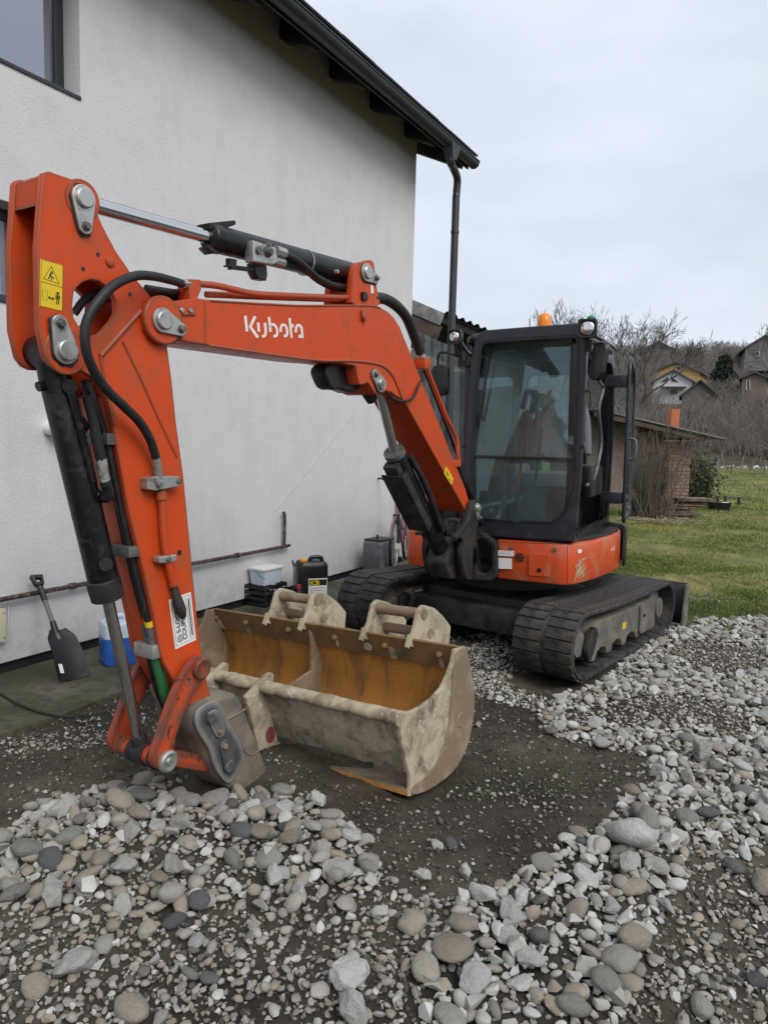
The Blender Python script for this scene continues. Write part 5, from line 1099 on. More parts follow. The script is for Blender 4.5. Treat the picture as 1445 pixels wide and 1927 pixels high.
obj('ear_deck', plate([(ft[0]-.02, ft[1]-.02), (ft[0]+.16, ft[1]-.05), (ft[0]+.17, ft[1]-.08), (ft[0]-.0, ft[1]-.05)], KF, ears_w[0]-.08, ears_w[3]+.06, .004), M['mudsteel'], bk_)
# ears that the coupler grips
for pts in ([(464, 1312), (486, 1288), (509, 1265), (517, 1268), (514, 1286), (502, 1312), (512, 1350), (524, 1395), (545, 1410), (528, 1428), (503, 1446), (488, 1412), (475, 1358)],):
    wq = w_at(tp, 500); obj('coupler_ear', plate(rounded(KF.pxs(pts, wq), .012), KF, wq-.03, wq, .006), M['mudsteel'], bk_)
    wq2 = w_at(tp, 415); d_uv = KF.pxs(pts, wq); obj('coupler_ear', plate(rounded(d_uv, .012), KF, wq2-.03, wq2, .006), M['mudsteel'], bk_)
    obj('paint_mark', plate([(a+0, b) for a, b in circle(*KF.px(509, 1383, wq), .035, 14, ry=.045)], KF, wq+.0, wq+.0015, .0004), simple('faded_red_paint', (.22, .045, .05), .8), bk_)

# ---- swing bracket in front of the body
ear_b = [(888, 943), (896, 940), (902, 944), (904, 966), (899, 995), (889, 1046), (891, 1078), (890, 1092), (876, 1091), (868, 1046), (872, 1012), (852, 1016), (872, 994), (883, 975)]
sb = obj('swing_bracket', [plate(chaikin(BF.pxs(ear_b, .165), 1), BF, .125, .165, .008), plate(chaikin(BF.pxs(ear_b, .165), 1), BF, -.165, -.125, .008),
    plate(rounded(BF.pxs([(850, 1018), (878, 1012), (888, 1030), (886, 1070), (874, 1092), (846, 1090), (838, 1060)], .08), .03), BF, -.085, .085, .02)], M['black_dirty'], ex)
keeper(sb, (896, 955), (898, 974), .165, .034, .022, .026)
obj('pin', cyl(BF.P3(893, 958, -.17), BF.P3(893, 958, .16), .03, seg=18), M['zinc_dark'], sb)
sw_out = HF.pxs([(880, 1004), (905, 1000), (934, 1020), (936, 1082), (925, 1094), (880, 1092), (862, 1080)], .03); sw_in = HF.pxs([(896, 1018), (908, 1014), (922, 1028), (924, 1066), (915, 1080), (897, 1078)], .03)
obj('swing_mount', [plate([rounded(sw_out, .03), rounded(sw_in, .02)], HF, -.06, .03, .015)], M['black_dirty'], sb)
obj('swing_mount', [box(HT, -1.16, -.58, .12, .62, .575, .70, .03), box(HT, -1.12, -.60, .32, .62, .70, 1.0, .03)], M['black_dirty'], sb)
rr = random.Random(8)
for k in range(7):
    x0, y0 = 815+k*11+rr.uniform(-4, 4), 985+rr.uniform(-12, 14)
    obj('hose', tube([HF.P3(x0, y0, .12-.03*k*.3), HF.P3(x0+rr.uniform(-6, 10), y0+25, .16), HF.P3(x0+rr.uniform(0, 14), y0+58, .10), HF.P3(x0+rr.uniform(6, 18), y0+92, -.02)], rr.choice([.016, .019, .022]), 8), M['rubber'], sb)
obj('tool_tray', [plate(rounded(HF.pxs([(840, 975), (885, 985), (880, 1000), (830, 995)], -.05), .01), HF, -.2, -.05, .006)], M['black_dirty'], sb)

# scuffs on the body corner
rs_ = random.Random(12); scm = paint('bare_scuffed_filler', (.55, .42, .26), .7, var=.3)
SQ = Fr(HT.P(.05, .09, 0), nrm(HT.P(.13, .42, 0)-HT.P(.05, .09, 0)), HV, nrm(np.cross(HV, nrm(HT.P(.13, .42, 0)-HT.P(.05, .09, 0)))*-1)); 
if np.dot(SQ.W, HU) < 0: SQ = Fr(SQ.O, SQ.U, SQ.V, -SQ.W)
obj('scuff_mark', [stroke([(.02+rs_.uniform(-.05, .07), .66+rs_.uniform(-.01, .13)), (.04+rs_.uniform(-.03, .12), .69+rs_.uniform(-.02, .12))], rs_.uniform(.002, .008), SQ, .0012, .0004) for _ in range(26)], scm, body, None)
obj('lettering', [stroke([(.30+.035*k, .80), (.315+.035*k, .835), (.325+.035*k, .80)], .006, SB, .0035, .0006) for k in range(3)], M['white_letter'], body, None)
# ------------------------------------------------------------------ things by the wall
APZ = .045
def stand(px, py, z=APZ): return onz(px, py, z)
def can_shape(fr, w, d, h, r=.03, top=.82, neck=True):
    rp = lambda k, kz: [fr.P(a, kz, b) for a, b in rounded([(-w/2*k, -d/2*k), (w/2*k, -d/2*k), (w/2*k, d/2*k), (-w/2*k, d/2*k)], r*k, 4)]
    return loft([rp(.94, 0), rp(1.0, .012*1), rp(1.0, h*.12), rp(.985, h*.14), rp(.985, h*.16), rp(1.0, h*.18), rp(1.0, h*top), rp(.97, h*(top+.06)), rp(.86, h*(top+.11)), rp(.6, h*(top+.12))])
wallf = lambda p, z: Fr((p[0], p[1], z), WD, (0, 0, 1), WN)
# blue canister, half full
p = stand(236, 1243); CF_ = Fr((p[0], p[1], APZ), nrm(WD*.9+WN*.45), (0, 0, 1), nrm(WN*.9-WD*.45))
can = root('jerry_can', 'translucent canister of blue fluid with dark blue cap by the wall', 'canister', (p[0], p[1], APZ))
rpc = lambda k, z: [CF_.P(a, z, b) for a, b in rounded([(-.16*k, -.11*k), (.16*k, -.11*k), (.16*k, .11*k), (-.16*k, .11*k)], .04*k, 4)]
obj('fluid', loft([rpc(.93, 0), rpc(1, .015), rpc(1, .195)]), M['can_blue'], can)
obj('shell', loft([rpc(1, .1952), rpc(1, .27), rpc(.96, .292), rpc(.84, .305), rpc(.55, .308)]), M['can_clear'], can)
obj('handle', tube([CF_.P(-.10, .290, 0), CF_.P(-.085, .325, 0), CF_.P(-.02, .335, 0), CF_.P(.015, .30, 0)], .016, 8), M['can_clear'], can)
cpz = obj('cap', lathe(CF_.P(.06, .300, 0), (0, 0, 1), [(0, .026), (.008, .030), (.04, .030), (.044, .026)], 20), M['blue_plastic'], can)
# snow shovel leaning on the wall
tp_ = WALL.P3(66, 1085, .05); bt = stand(138, 1282)
sh = root('snow_shovel', 'black plastic snow shovel with grey handle leaning on the wall', 'shovel', tuple(bt))
ax_ = nrm(tp_-bt); L_ = np.linalg.norm(tp_-bt); side = nrm(WD - ax_*np.dot(WD, ax_)); fr_n = nrm(np.cross(side, ax_))
if np.dot(fr_n, WN) < 0: fr_n = -fr_n
SF = Fr(bt, side, ax_, fr_n)
def blade(s, t):
    wd = .115*(1-.15*t)*(1 if t < .82 else 1-(t-.82)*2.4); u = s*wd; return SF.P(u, .01+.36*t, .035*(s*s)*(1-t*.2)+.05*math.sin(t*2.6)*.5)
g1 = grid(blade, np.linspace(-1, 1, 19), np.linspace(0, 1, 14)); g2 = (g1[0]-fr_n*.006, [tuple(reversed(f)) for f in g1[1]])
obj('blade', [g1, g2], M['rubber'], sh, 50)
obj('socket', tube([SF.P(0, .20, -.012), SF.P(0, .36, .005), SF.P(0, .44, .015)], [.030, .024, .019], 12), M['black_plastic'], sh)
obj('handle', cyl(SF.P(0, .30, .012), SF.P(0, L_-.10, .015), .0155, seg=14), M['wood_handle'], sh)
obj('grip', [tube([SF.P(0, L_-.20, .015), SF.P(0, L_-.10, .015), SF.P(0, L_-.085, .015)], [.02, .02, .028], 12), plate([rounded([(-.030, L_-.085), (.030, L_-.085), (.046, L_+.0), (-.046, L_+.0)], .014), rounded([(-.014, L_-.06), (.014, L_-.06), (.024, L_-.03), (-.024, L_-.03)], .006)], SF, -.004, .034, .008)], M['black_plastic'], sh)
obj('sticker', plate(rounded([(-.10, .05), (-.075, .045), (-.068, .11), (-.093, .115)], .004), SF, .052, .0535, .0003), M['white_vinyl'], sh)
# cable on the slab
cb = obj('cable', tube([stand(x, y, APZ+.008) for x, y in ((-40, 1290), (0, 1305), (35, 1325), (80, 1341), (125, 1349), (150, 1346), (172, 1349))], .008, 8), M['cable'], None, 60, tuple(stand(80, 1341)))
tag(cb, 'black cable lying across the mossy concrete slab', 'cable')
# white box on a black crate
p = stand(500, 1135); CRF = wallf(p, APZ)
crate = root('crate', 'black slatted plastic crate under the white lidded tub', 'crate', (p[0], p[1], APZ))
for v0 in (.0, .055, .11, .165):
    objs('slat', [box(CRF, -.17, .17, v0, v0+.035, .115, .122, .003), box(CRF, -.17, .17, v0, v0+.035, -.122, -.115, .003)], M['black_plastic'], crate)
    objs('slat', [box(CRF, .165, .172, v0, v0+.035, -.114, .114, .003), box(CRF, -.172, -.165, v0, v0+.035, -.114, .114, .003)], M['black_plastic'], crate)
for a in (-.16, -.05, .06, .16): obj('upright', [box(CRF, a-.012, a+.012, 0, .20, .1225, .128, .003)], M['black_plastic'], crate)
obj('base', box(CRF, -.16, .16, .0, .012, -.114, .114, .003), M['black_plastic'], crate)
tub = root('tub', 'white plastic tub with a flat lid standing on the black crate', 'tub', tuple(CRF.P(0, .2005, 0)))
obj('body', loft([[CRF.P(a*k, z, b*k) for a, b in rounded([(-.14, -.095), (.14, -.095), (.14, .095), (-.14, .095)], .02)] for z, k in ((.2005, .9), (.34, 1.0))]), M['can_clear'], tub)
obj('lid', box(CRF, -.15, .15, .3405, .365, -.105, .105, .008), M['pvc_white'], tub)
obj('handle', tube([CRF.P(-.152, .34, .0), CRF.P(-.16, .30, .06), CRF.P(-.15, .27, .11)], .005, 6), M['green_cap'], tub)
# black oil canister with label
p = stand(585, 1128); BC = Fr((p[0], p[1], APZ), nrm(WD*.75+WN*.66), (0, 0, 1), nrm(WN*.75-WD*.66))
bcn = root('oil_canister', 'black plastic oil canister with yellow cap and white label by the wall', 'canister', (p[0], p[1], APZ))
obj('body', can_shape(BC, .30, .24, .42, .05), M['black_plastic'], bcn)
obj('handle', [tube([BC.P(-.02, .39, 0), BC.P(.0, .425, 0), BC.P(.09, .425, 0), BC.P(.11, .385, 0)], .020, 10)], M['black_plastic'], bcn)
obj('cap', lathe(BC.P(-.085, .385, .03), (0, 0, 1), [(0, .036), (.008, .040), (.030, .038), (.034, .032)], 20), M['yellow_plastic'], bcn)
LFm = Fr(BC.P(0, 0, .1205), BC.U, BC.V, BC.W)
obj('label', box(BC, -.055, .135, .03, .235, .119, .1215, .001), M['white_vinyl'], bcn)
if np.dot(np.cross(BC.U, BC.V), BC.W) > 0: TX = lambda s, u, v, h: text(s, LFm, .0014, u, v, h, 0, .0005, .0012)
else: TX = lambda s, u, v, h: text(s, LFm, .0014, u, v, h, 0, .0005, .0012)
obj('lettering', [box(BC, -.05, .13, .165, .225, .1216, .1220, 0)], M['ink'], bcn)
obj('brand_lettering', [text('JCB', LFm, .0022, -.04, .172, .062, 0, .0005, .002)], M['yellow'], bcn)
obj('label_lines', [box(BC, -.04, .10-.02*k, .135-.024*k, .143-.024*k, .1216, .1219, 0) for k in range(4)], M['grey_letter'], bcn)
obj('hose', tube([BC.P(-.16, .33, .0), BC.P(-.19, .40, -.02), BC.P(-.18, .30, .02), BC.P(-.19, .1, .03)], .006, 6), M['cable'], bcn)
# small bottle with red cap and a white jug lying between
p = stand(562, 1140); bo = root('bottle', 'small dark bottle with red cap beside the oil canister', 'bottle', (p[0], p[1], APZ))
obj('body', lathe((p[0], p[1], APZ), (0, 0, 1), [(0, .034), (.01, .038), (.13, .038), (.16, .020), (.17, .018)], 18), M['black_plastic'], bo)
obj('cap', lathe((p[0], p[1], APZ+.17), (0, 0, 1), [(0, .022), (.035, .022), (.038, .018)], 16), M['red_plastic'], bo)
p = stand(538, 1142); jg = root('jug', 'white plastic jug lying between tub and oil canister', 'jug', (p[0], p[1], APZ))
obj('body', lathe(np.array([p[0], p[1], APZ+.075])-WD*.08, WD, [(0, .06), (.01, .072), (.13, .072), (.18, .035), (.2, .022)], 20), M['pvc_white'], jg)
obj('cap', lathe(np.array([p[0], p[1], APZ+.075])+WD*.12, WD, [(0, .024), (.02, .024)], 14), M['pvc_white'], jg)
# grey canister and the bicycle by the house corner
p = stand(712, 1082); GC = wallf(p, APZ); gc = root('grey_canister', 'grey plastic canister with black lid against the wall beside the bicycle', 'canister', (p[0], p[1], APZ))
obj('body', can_shape(GC, .36, .26, .44, .04, .86), M['grey_plastic'], gc)
obj('lid', box(GC, -.16, .16, .418, .445, -.115, .115, .01), M['black_plastic'], gc)
obj('spout', tube([GC.P(-.05, .44, 0), GC.P(-.05, .49, 0)], .012, 8, 0), M['black_plastic'], gc)
p0_ = stand(735, 1085); bd = nrm(WD*.25+WN*.97); bk0 = root('bicycle', 'pink bicycle with black handlebar leaning against the house wall', 'bicycle', (p0_[0], p0_[1], APZ))
BI = Fr(np.array([p0_[0], p0_[1], APZ]), nrm(-WD*.94+WN*.34), (0, 0, 1), nrm(WN*.94+WD*.34))
hc = BI.px(736, 962, 0)
hb = (BI.px(744, 968, 0)[0], max(.95, BI.px(744, 968, 0)[1]))
wx = hb[0]-.10
for k, (cx, nm) in enumerate(((wx+.12, 'front'), (wx-.92, 'rear'))):
    wh = obj('wheel', [tube([BI.P(cx+.31*math.cos(a), .33+.31*math.sin(a), 0) for a in np.linspace(0, 2*math.pi, 41)], .020, 8, 0)], M['rubber'], bk0)
    obj('rim', [tube([BI.P(cx+.285*math.cos(a), .33+.285*math.sin(a), 0) for a in np.linspace(0, 2*math.pi, 41)], .008, 6, 0)], M['zinc'], wh)
    obj('spoke', [cyl(BI.P(cx, .33, .01*(-1)**i), BI.P(cx+.28*math.cos(a), .33+.28*math.sin(a), 0), .0015, seg=4) for i, a in enumerate(np.linspace(0, 2*math.pi, 21)[:-1])], M['zinc'], wh)
    obj('mudguard', tube([BI.P(cx+.35*math.cos(a), .33+.35*math.sin(a), 0) for a in np.linspace(.4, 2.7, 16)], .014, 6, 0), M['pink'], wh)
hd = BI.P(wx-.02, .82, 0); bb = BI.P(wx-.48, .30, 0); stt = BI.P(wx-.62, .80, 0); rx_ = BI.P(wx-.92, .33, 0); fx = BI.P(wx+.12, .33, 0)
obj('frame', [cyl(hd, bb, .02, seg=12), cyl(bb, stt, .017, seg=12), cyl(BI.P(wx-.0, .72, 0), BI.P(wx-.56, .45, 0), .018, seg=12), cyl(bb, rx_, .011, seg=8), cyl(BI.P(wx-.58, .62, 0), rx_, .010, seg=8), cyl(BI.P(wx-.03, .87, 0), BI.P(wx+.01, .70, 0), .022, seg=12)], M['pink'], bk0)
obj('fork', [cyl(BI.P(wx+.01, .70, .03), fx+BI.W*.04, .011, seg=8), cyl(BI.P(wx+.01, .70, -.03), fx-BI.W*.04, .011, seg=8), cyl(BI.P(wx+.01, .70, -.04), BI.P(wx+.01, .70, .04), .014, seg=8)], M['black_steel'], bk0)
ste = BI.P(wx-.06, .98, 0)
hbar = obj('handlebar', [cyl(BI.P(wx-.03, .86, 0), ste, .012, seg=10), tube([ste+BI.W*.0+np.array([0, 0, .0]), ste+BI.W*.05+np.array([0, 0, .02]), ste+BI.W*.14+np.array([0, 0, .12])-BI.U*.02, ste+BI.W*.24+np.array([0, 0, .15])-BI.U*.08, ste+BI.W*.30+np.array([0, 0, .14])-BI.U*.16], .011, 8), tube([ste, ste-BI.W*.05+np.array([0, 0, .02]), ste-BI.W*.14+np.array([0, 0, .12])-BI.U*.02, ste-BI.W*.24+np.array([0, 0, .15])-BI.U*.08, ste-BI.W*.30+np.array([0, 0, .14])-BI.U*.16], .011, 8)], M['black_steel'], bk0)
for s in (-1, 1): obj('grip', cyl(ste+BI.W*.27*s+np.array([0, 0, .145])-BI.U*.12, ste+BI.W*.31*s+np.array([0, 0, .14])-BI.U*.22, .017, seg=10), M['black_plastic'], bk0)
obj('saddle', loft([[stt+np.array([0, 0, .06])+BI.U*(u)+BI.W*(w*math.cos(a))+np.array([0, 0, .025*math.sin(a)]) for a in np.linspace(0, 2*math.pi, 11)[:-1]] for u, w in ((-.14, .02), (-.12, .075), (-.05, .07), (.04, .035), (.13, .018), (.14, .005))]), M['black_plastic'], bk0)
obj('seat_post', cyl(stt-np.array([0, 0, .05]), stt+np.array([0, 0, .06]), .012, seg=8), M['zinc'], bk0)
# pale board lying on the ground beside the far track
a, b = onz(712, 1122, .33), onz(792, 1107, .33)
pb_ = obj('pale_board', bar(onz(706, 1124, .30), onz(792, 1108, .36), .10, .02), M['board_pale'], None, 32, tuple(onz(750, 1115, .3)))
tag(pb_, 'narrow pale board lying inside the far track under the machine', 'board')

# ------------------------------------------------------------------ stones
def inside(poly, x, y):
    c = np.zeros(len(x), bool); n = len(poly)
    for i in range(n):
        x1, y1 = poly[i]; x2, y2 = poly[(i+1) % n]
        k = ((y1 > y) != (y2 > y)) & (x < (x2-x1)*(y-y1)/((y2-y1) if y2 != y1 else 1e-9)+x1); c ^= k
    return c
def projv(P):
    v = P-CP; z = v@CF; return CX+FPX*(v@CR)/z, CY-FPX*(v@CU)/z, z
REG = {   # picture outline, share of ground covered
 'heap': [(0, 1610), (40, 1545), (90, 1508), (200, 1490), (330, 1478), (470, 1492), (560, 1490), (640, 1540), (700, 1600), (730, 1660), (660, 1720), (0, 1720)],
 'front': [(-600, 1600), (0, 1650), (600, 1640), (740, 1655), (830, 1690), (1000, 1660), (1200, 1700), (1200, 2500), (-600, 2500)],
 'ridge': [(860, 1700), (990, 1640), (1060, 1585), (1150, 1550), (1190, 1500), (1250, 1470), (1190, 1420), (1040, 1385), (1000, 1350), (1045, 1318), (1075, 1298), (1255, 1188), (1330, 1172), (1500, 1155), (2300, 1130), (2300, 1560), (1445, 1600), (1330, 1650), (1240, 1740), (1180, 1900), (1100, 2500), (740, 2500), (800, 1800)],
 'corner': [(1240, 1740), (1330, 1650), (2300, 1560), (2300, 2500), (1100, 2500), (1180, 1900)],
 'patch': [(1050, 1352), (1110, 1335), (1180, 1312), (1250, 1318), (1330, 1326), (1400, 1345), (1395, 1385), (1330, 1378), (1240, 1362), (1160, 1368), (1080, 1372)],
 'track': [(860, 1230), (900, 1200), (960, 1190), (960, 1300), (1060, 1320), (1080, 1345), (960, 1335), (890, 1310)],
 'strip': [(-60, 1400), (40, 1395), (140, 1362), (250, 1330), (280, 1345), (250, 1385), (120, 1412), (0, 1445), (-60, 1450)]}
AREA = (-3.2, 5.4, 1.15, 8.2)
def region_of(x, y):
    P = np.stack([x, y, ground_z(x, y)], -1); px, py, _ = projv(P); nz_ = 26*(vnoise(x*5, y*5, 21)-.5); px = px+nz_; py = py+nz_*.7
    r = np.full(len(x), 'mud', dtype=object)
    for k in ('strip', 'track', 'corner', 'front', 'ridge', 'heap', 'patch'): r[inside(REG[k], px, py)] = k
    thin = (r == 'ridge') & (px > 1290) & (py > 1190) & (py < 1300) & (vnoise(x*2.2, y*2.2, 41) > .62); r[thin] = 'patch'; thin = (r == 'ridge') & (px > 1290) & (py > 1590) & (vnoise(x*2.5, y*2.5, 42) > .45); r[thin] = 'corner'
    vis = (px > -450) & (px < 2150) & (py < 2350)
    wu = (x-WALL.O[0])*WN[0]+(y-WALL.O[1])*WN[1]
    vis &= wu > w_edge-.12
    return r, vis
# unit stones: rounded pebbles and broken chunks
def ico(sub):
    bm = bmesh.new(); bmesh.ops.create_icosphere(bm, subdivisions=sub, radius=1); V = np.array([v.co[:] for v in bm.verts]); F = np.array([[v.index for v in f.verts] for f in bm.faces]); bm.free(); return V, F
ICO = {k: ico(k) for k in (1, 2, 3)}
def pebble(sub, seed, angular):
    V, F = ICO[sub]; V = V.copy(); rs = np.random.default_rng(seed)
    if angular:                                                                      # broken chunk: hull of scattered points
        n = int(rs.integers(10, 16)) if sub < 3 else int(rs.integers(14, 22)); D = rs.normal(size=(n, 3)); D /= np.linalg.norm(D, axis=1)[:, None]; D *= rs.uniform(.72, 1.0, n)[:, None]
        bm = bmesh.new(); [bm.verts.new(d) for d in D]; res = bmesh.ops.convex_hull(bm, input=bm.verts[:]); bmesh.ops.delete(bm, geom=[g for g in bm.verts if not g.link_faces], context='VERTS')
        if sub == 3:
            bmesh.ops.dissolve_limit(bm, angle_limit=R(16), verts=bm.verts[:], edges=bm.edges[:])
            bmesh.ops.bevel(bm, geom=bm.edges[:], offset=.07, segments=2, affect='EDGES', profile=.5); bmesh.ops.triangulate(bm, faces=bm.faces[:])
            bmesh.ops.subdivide_edges(bm, edges=[e for e in bm.edges if e.calc_length() > .22], cuts=2, use_grid_fill=True); bmesh.ops.triangulate(bm, faces=bm.faces[:])
            bmesh.ops.subdivide_edges(bm, edges=[e for e in bm.edges if e.calc_length() > .2], cuts=1, use_grid_fill=True); bmesh.ops.triangulate(bm, faces=bm.faces[:])
            for v in bm.verts: v.co += v.co.normalized()*(.10*noise.noise(v.co*1.9+Vector((seed, 0, 0)))+.05*noise.noise(v.co*5+Vector((0, seed, 0)))+.022*noise.noise(v.co*12+Vector((0, 0, seed))))
        bm.verts.index_update(); V = np.array([v.co[:] for v in bm.verts]); F = np.array([[v.index for v in f.verts] for f in bm.faces]); bm.free()
    else:
        f = np.array([noise.noise(Vector(v*1.1+seed*3.7)) for v in V]); f2 = np.array([noise.noise(Vector(v*2.6+seed*1.3)) for v in V]); V *= (1+.20*f+.07*f2)[:, None]
    V *= np.array([1, rs.uniform(.55, .88), rs.uniform(.36, .62) if not angular else rs.uniform(.5, .85)])
    return V/np.abs(V).max(), F
NP = 12
PROTO = {(s, a): [pebble(s, 100+i*7+a*50, a) for i in range(NP)] for s in (1, 2, 3) for a in (0, 1)}
# height map that grows as stones are laid
HS_ = .02; hx0, hx1, hy0, hy1 = AREA; HNX, HNY = int((hx1-hx0)/HS_)+2, int((hy1-hy0)/HS_)+2
hgx, hgy = np.meshgrid(hx0+np.arange(HNX)*HS_, hy0+np.arange(HNY)*HS_, indexing='ij'); HM = ground_z(hgx, hgy)
# keep stones out of the machine's tracks and the coupler and bucket
def blocked(x, y):
    u = (x-TF.O[0])*TD[0]+(y-TF.O[1])*TD[1]; w = (x-TF.O[0])*TN[0]+(y-TF.O[1])*TN[1]
    tr = (u > -.02) & (u < 2.25) & (((w > -.48) & (w < .015)) | ((w > -2.2) & (w < -1.62)))
    ub = (x-KF.O[0])*KU[0]+(y-KF.O[1])*KU[1]; wb = (x-KF.O[0])*KW[0]+(y-KF.O[1])*KW[1]
    bu = (ub > -.06) & (ub < .62) & (wb > KWD-.1) & (wb < .06)
    cu_ = (x-BF.O[0])*BU[0]+(y-BF.O[1])*BU[1]; cw_ = (x-BF.O[0])*BN[0]+(y-BF.O[1])*BN[1]; c0_ = BF.px(440, 1480, .125)[0]; cpl = (np.abs(cu_-c0_) < .24) & (cw_ > -.16) & (cw_ < .15)
    tr = tr | ((u > -.03) & (u < .7) & (w > -.47) & (w < .05))
    return tr | bu | cpl
def scatter(n, rng, sizes, prob):
    x = rng.uniform(hx0, hx1, n); y = hy0+(hy1-hy0)*rng.uniform(0, 1, n); r, vis = region_of(x, y)
    keep = vis & ~blocked(x, y); pr = np.array([prob.get(k, 0) for k in r]); keep &= rng.uniform(0, 1, n) < pr
    x, y, r = x[keep], y[keep], r[keep]; s = np.array([rng.uniform(*sizes[k]) if k in sizes else rng.uniform(*sizes['*']) for k in r])
    return x, y, r, s
OCC = {}
def free(x, y, s, k):
    """keeps stones of one pass from standing inside one another"""
    c = .10; i0, j0 = int(x/c), int(y/c)
    for i in range(i0-2, i0+3):
        for j in range(j0-2, j0+3):
            for (a, b, q) in OCC.get((i, j), ()):
                if (a-x)**2+(b-y)**2 < (k*(s+q))**2: return False
    OCC.setdefault((i0, j0), []).append((x, y, s)); return True
def settle(x, y, s, zs, sink):
    i, j = int((x-hx0)/HS_), int((y-hy0)/HS_); k = max(1, int(s*.8/HS_)); a, b = max(i-k, 0), max(j-k, 0); win = HM[a:i+k+1, b:j+k+1]
    if win.size == 0: return 0
    base = float(np.quantile(win, .55)); zc = base+zs*s*(1-sink)
    gx_, gy_ = hgx[a:i+k+1, b:j+k+1]-x, hgy[a:i+k+1, b:j+k+1]-y; d2 = (gx_*gx_+gy_*gy_)/(s*s*.8); top = zc+zs*s*np.sqrt(np.clip(1-d2, 0, 1))*.85
    np.maximum(win, np.where(d2 < 1, top, -9), out=win); return zc
def rotm(rng, tilt):
    a, t, p = rng.uniform(0, 2*math.pi), rng.normal()*tilt, rng.uniform(0, 2*math.pi)
    return np.array((Matrix.Rotation(t, 3, Vector((math.cos(p), math.sin(p), 0))) @ Matrix.Rotation(a, 3, 'Z')))
GV, GF, GT = [], [], []; gcount = 0
def tone_for(kind, rng):
    return {'pale': rng.uniform(.70, 1.0), 'grey': rng.uniform(.48, .68), 'tan': rng.uniform(.25, .46), 'dark': rng.uniform(0, .16)}[kind]
MIXES = {'ridge': (('pale', .66), ('grey', .20), ('tan', .10), ('dark', .04)), 'track': (('pale', .75), ('grey', .2), ('tan', .05)), 'heap': (('pale', .32), ('grey', .42), ('tan', .21), ('dark', .05)),
         'front': (('pale', .20), ('grey', .42), ('tan', .30), ('dark', .08)), 'corner': (('pale', .20), ('grey', .40), ('tan', .28), ('dark', .12)), 'patch': (('pale', .4), ('grey', .3), ('tan', .25), ('dark', .05)), 'mud': (('pale', .14), ('grey', .34), ('tan', .32), ('dark', .20)), 'strip': (('pale', .4), ('grey', .4), ('tan', .15), ('dark', .05))}
def pick(kindmix, rng):
    q = rng.uniform(); c = 0
    for k, w in kindmix:
        c += w
        if q < c: return k
    return kindmix[-1][0]
def lay(n, rng, sizes, prob, sub, gap, sink, tilt, angp=.12):
    global gcount
    OCC.clear(); X, Y, Rg, S = scatter(n, rng, sizes, prob); order = np.argsort(-S)
    for i in order:
        x, y, s, rg = X[i], Y[i], S[i], Rg[i]
        if gap and not free(x, y, s, gap): continue
        kind = pick(MIXES[rg], rng); ang = 1 if (kind == 'pale' and rng.uniform() < .6) or rng.uniform() < angp else 0
        V, F = PROTO[(sub, ang)][rng.integers(NP)]; zs = float(V[:, 2].max()); zc = settle(x, y, s, zs, sink)
        GV.append((V*s)@rotm(rng, tilt).T+np.array([x, y, zc])); GF.append(F+gcount); GT.append(np.full(len(V), tone_for(kind, rng))); gcount += len(V)
rg = np.random.default_rng(5)
# fine chips, then pebbles, then cobbles, then the largest stones one by one
lay(66000, rg, {'*': (.004, .010), 'mud': (.003, .009)}, {'heap': .7, 'front': 1, 'ridge': .5, 'corner': 1, 'mud': .30, 'track': .8, 'strip': .9, 'patch': 1}, 1, 0, .3, .5, .9)
lay(70000, rg, {'*': (.008, .016), 'ridge': (.010, .022), 'mud': (.007, .015)}, {'heap': .9, 'front': 1, 'ridge': .8, 'corner': .9, 'mud': .075, 'track': .8, 'strip': .5, 'patch': .7}, 1, .56, .25, .5)
lay(36000, rg, {'*': (.012, .022), 'ridge': (.016, .032), 'heap': (.016, .032), 'mud': (.010, .018)}, {'heap': .8, 'front': .8, 'ridge': .85, 'corner': .36, 'mud': .026, 'track': .45, 'patch': .25}, 2, .64, .3, .45)
n_small = len(GV)
lay(13000, rg, {'*': (.018, .032), 'ridge': (.024, .045), 'heap': (.026, .048), 'mud': (.014, .026)}, {'heap': .75, 'front': .28, 'ridge': .6, 'corner': .13, 'mud': .010, 'track': .14, 'patch': .05}, 2, .74, .35, .4)
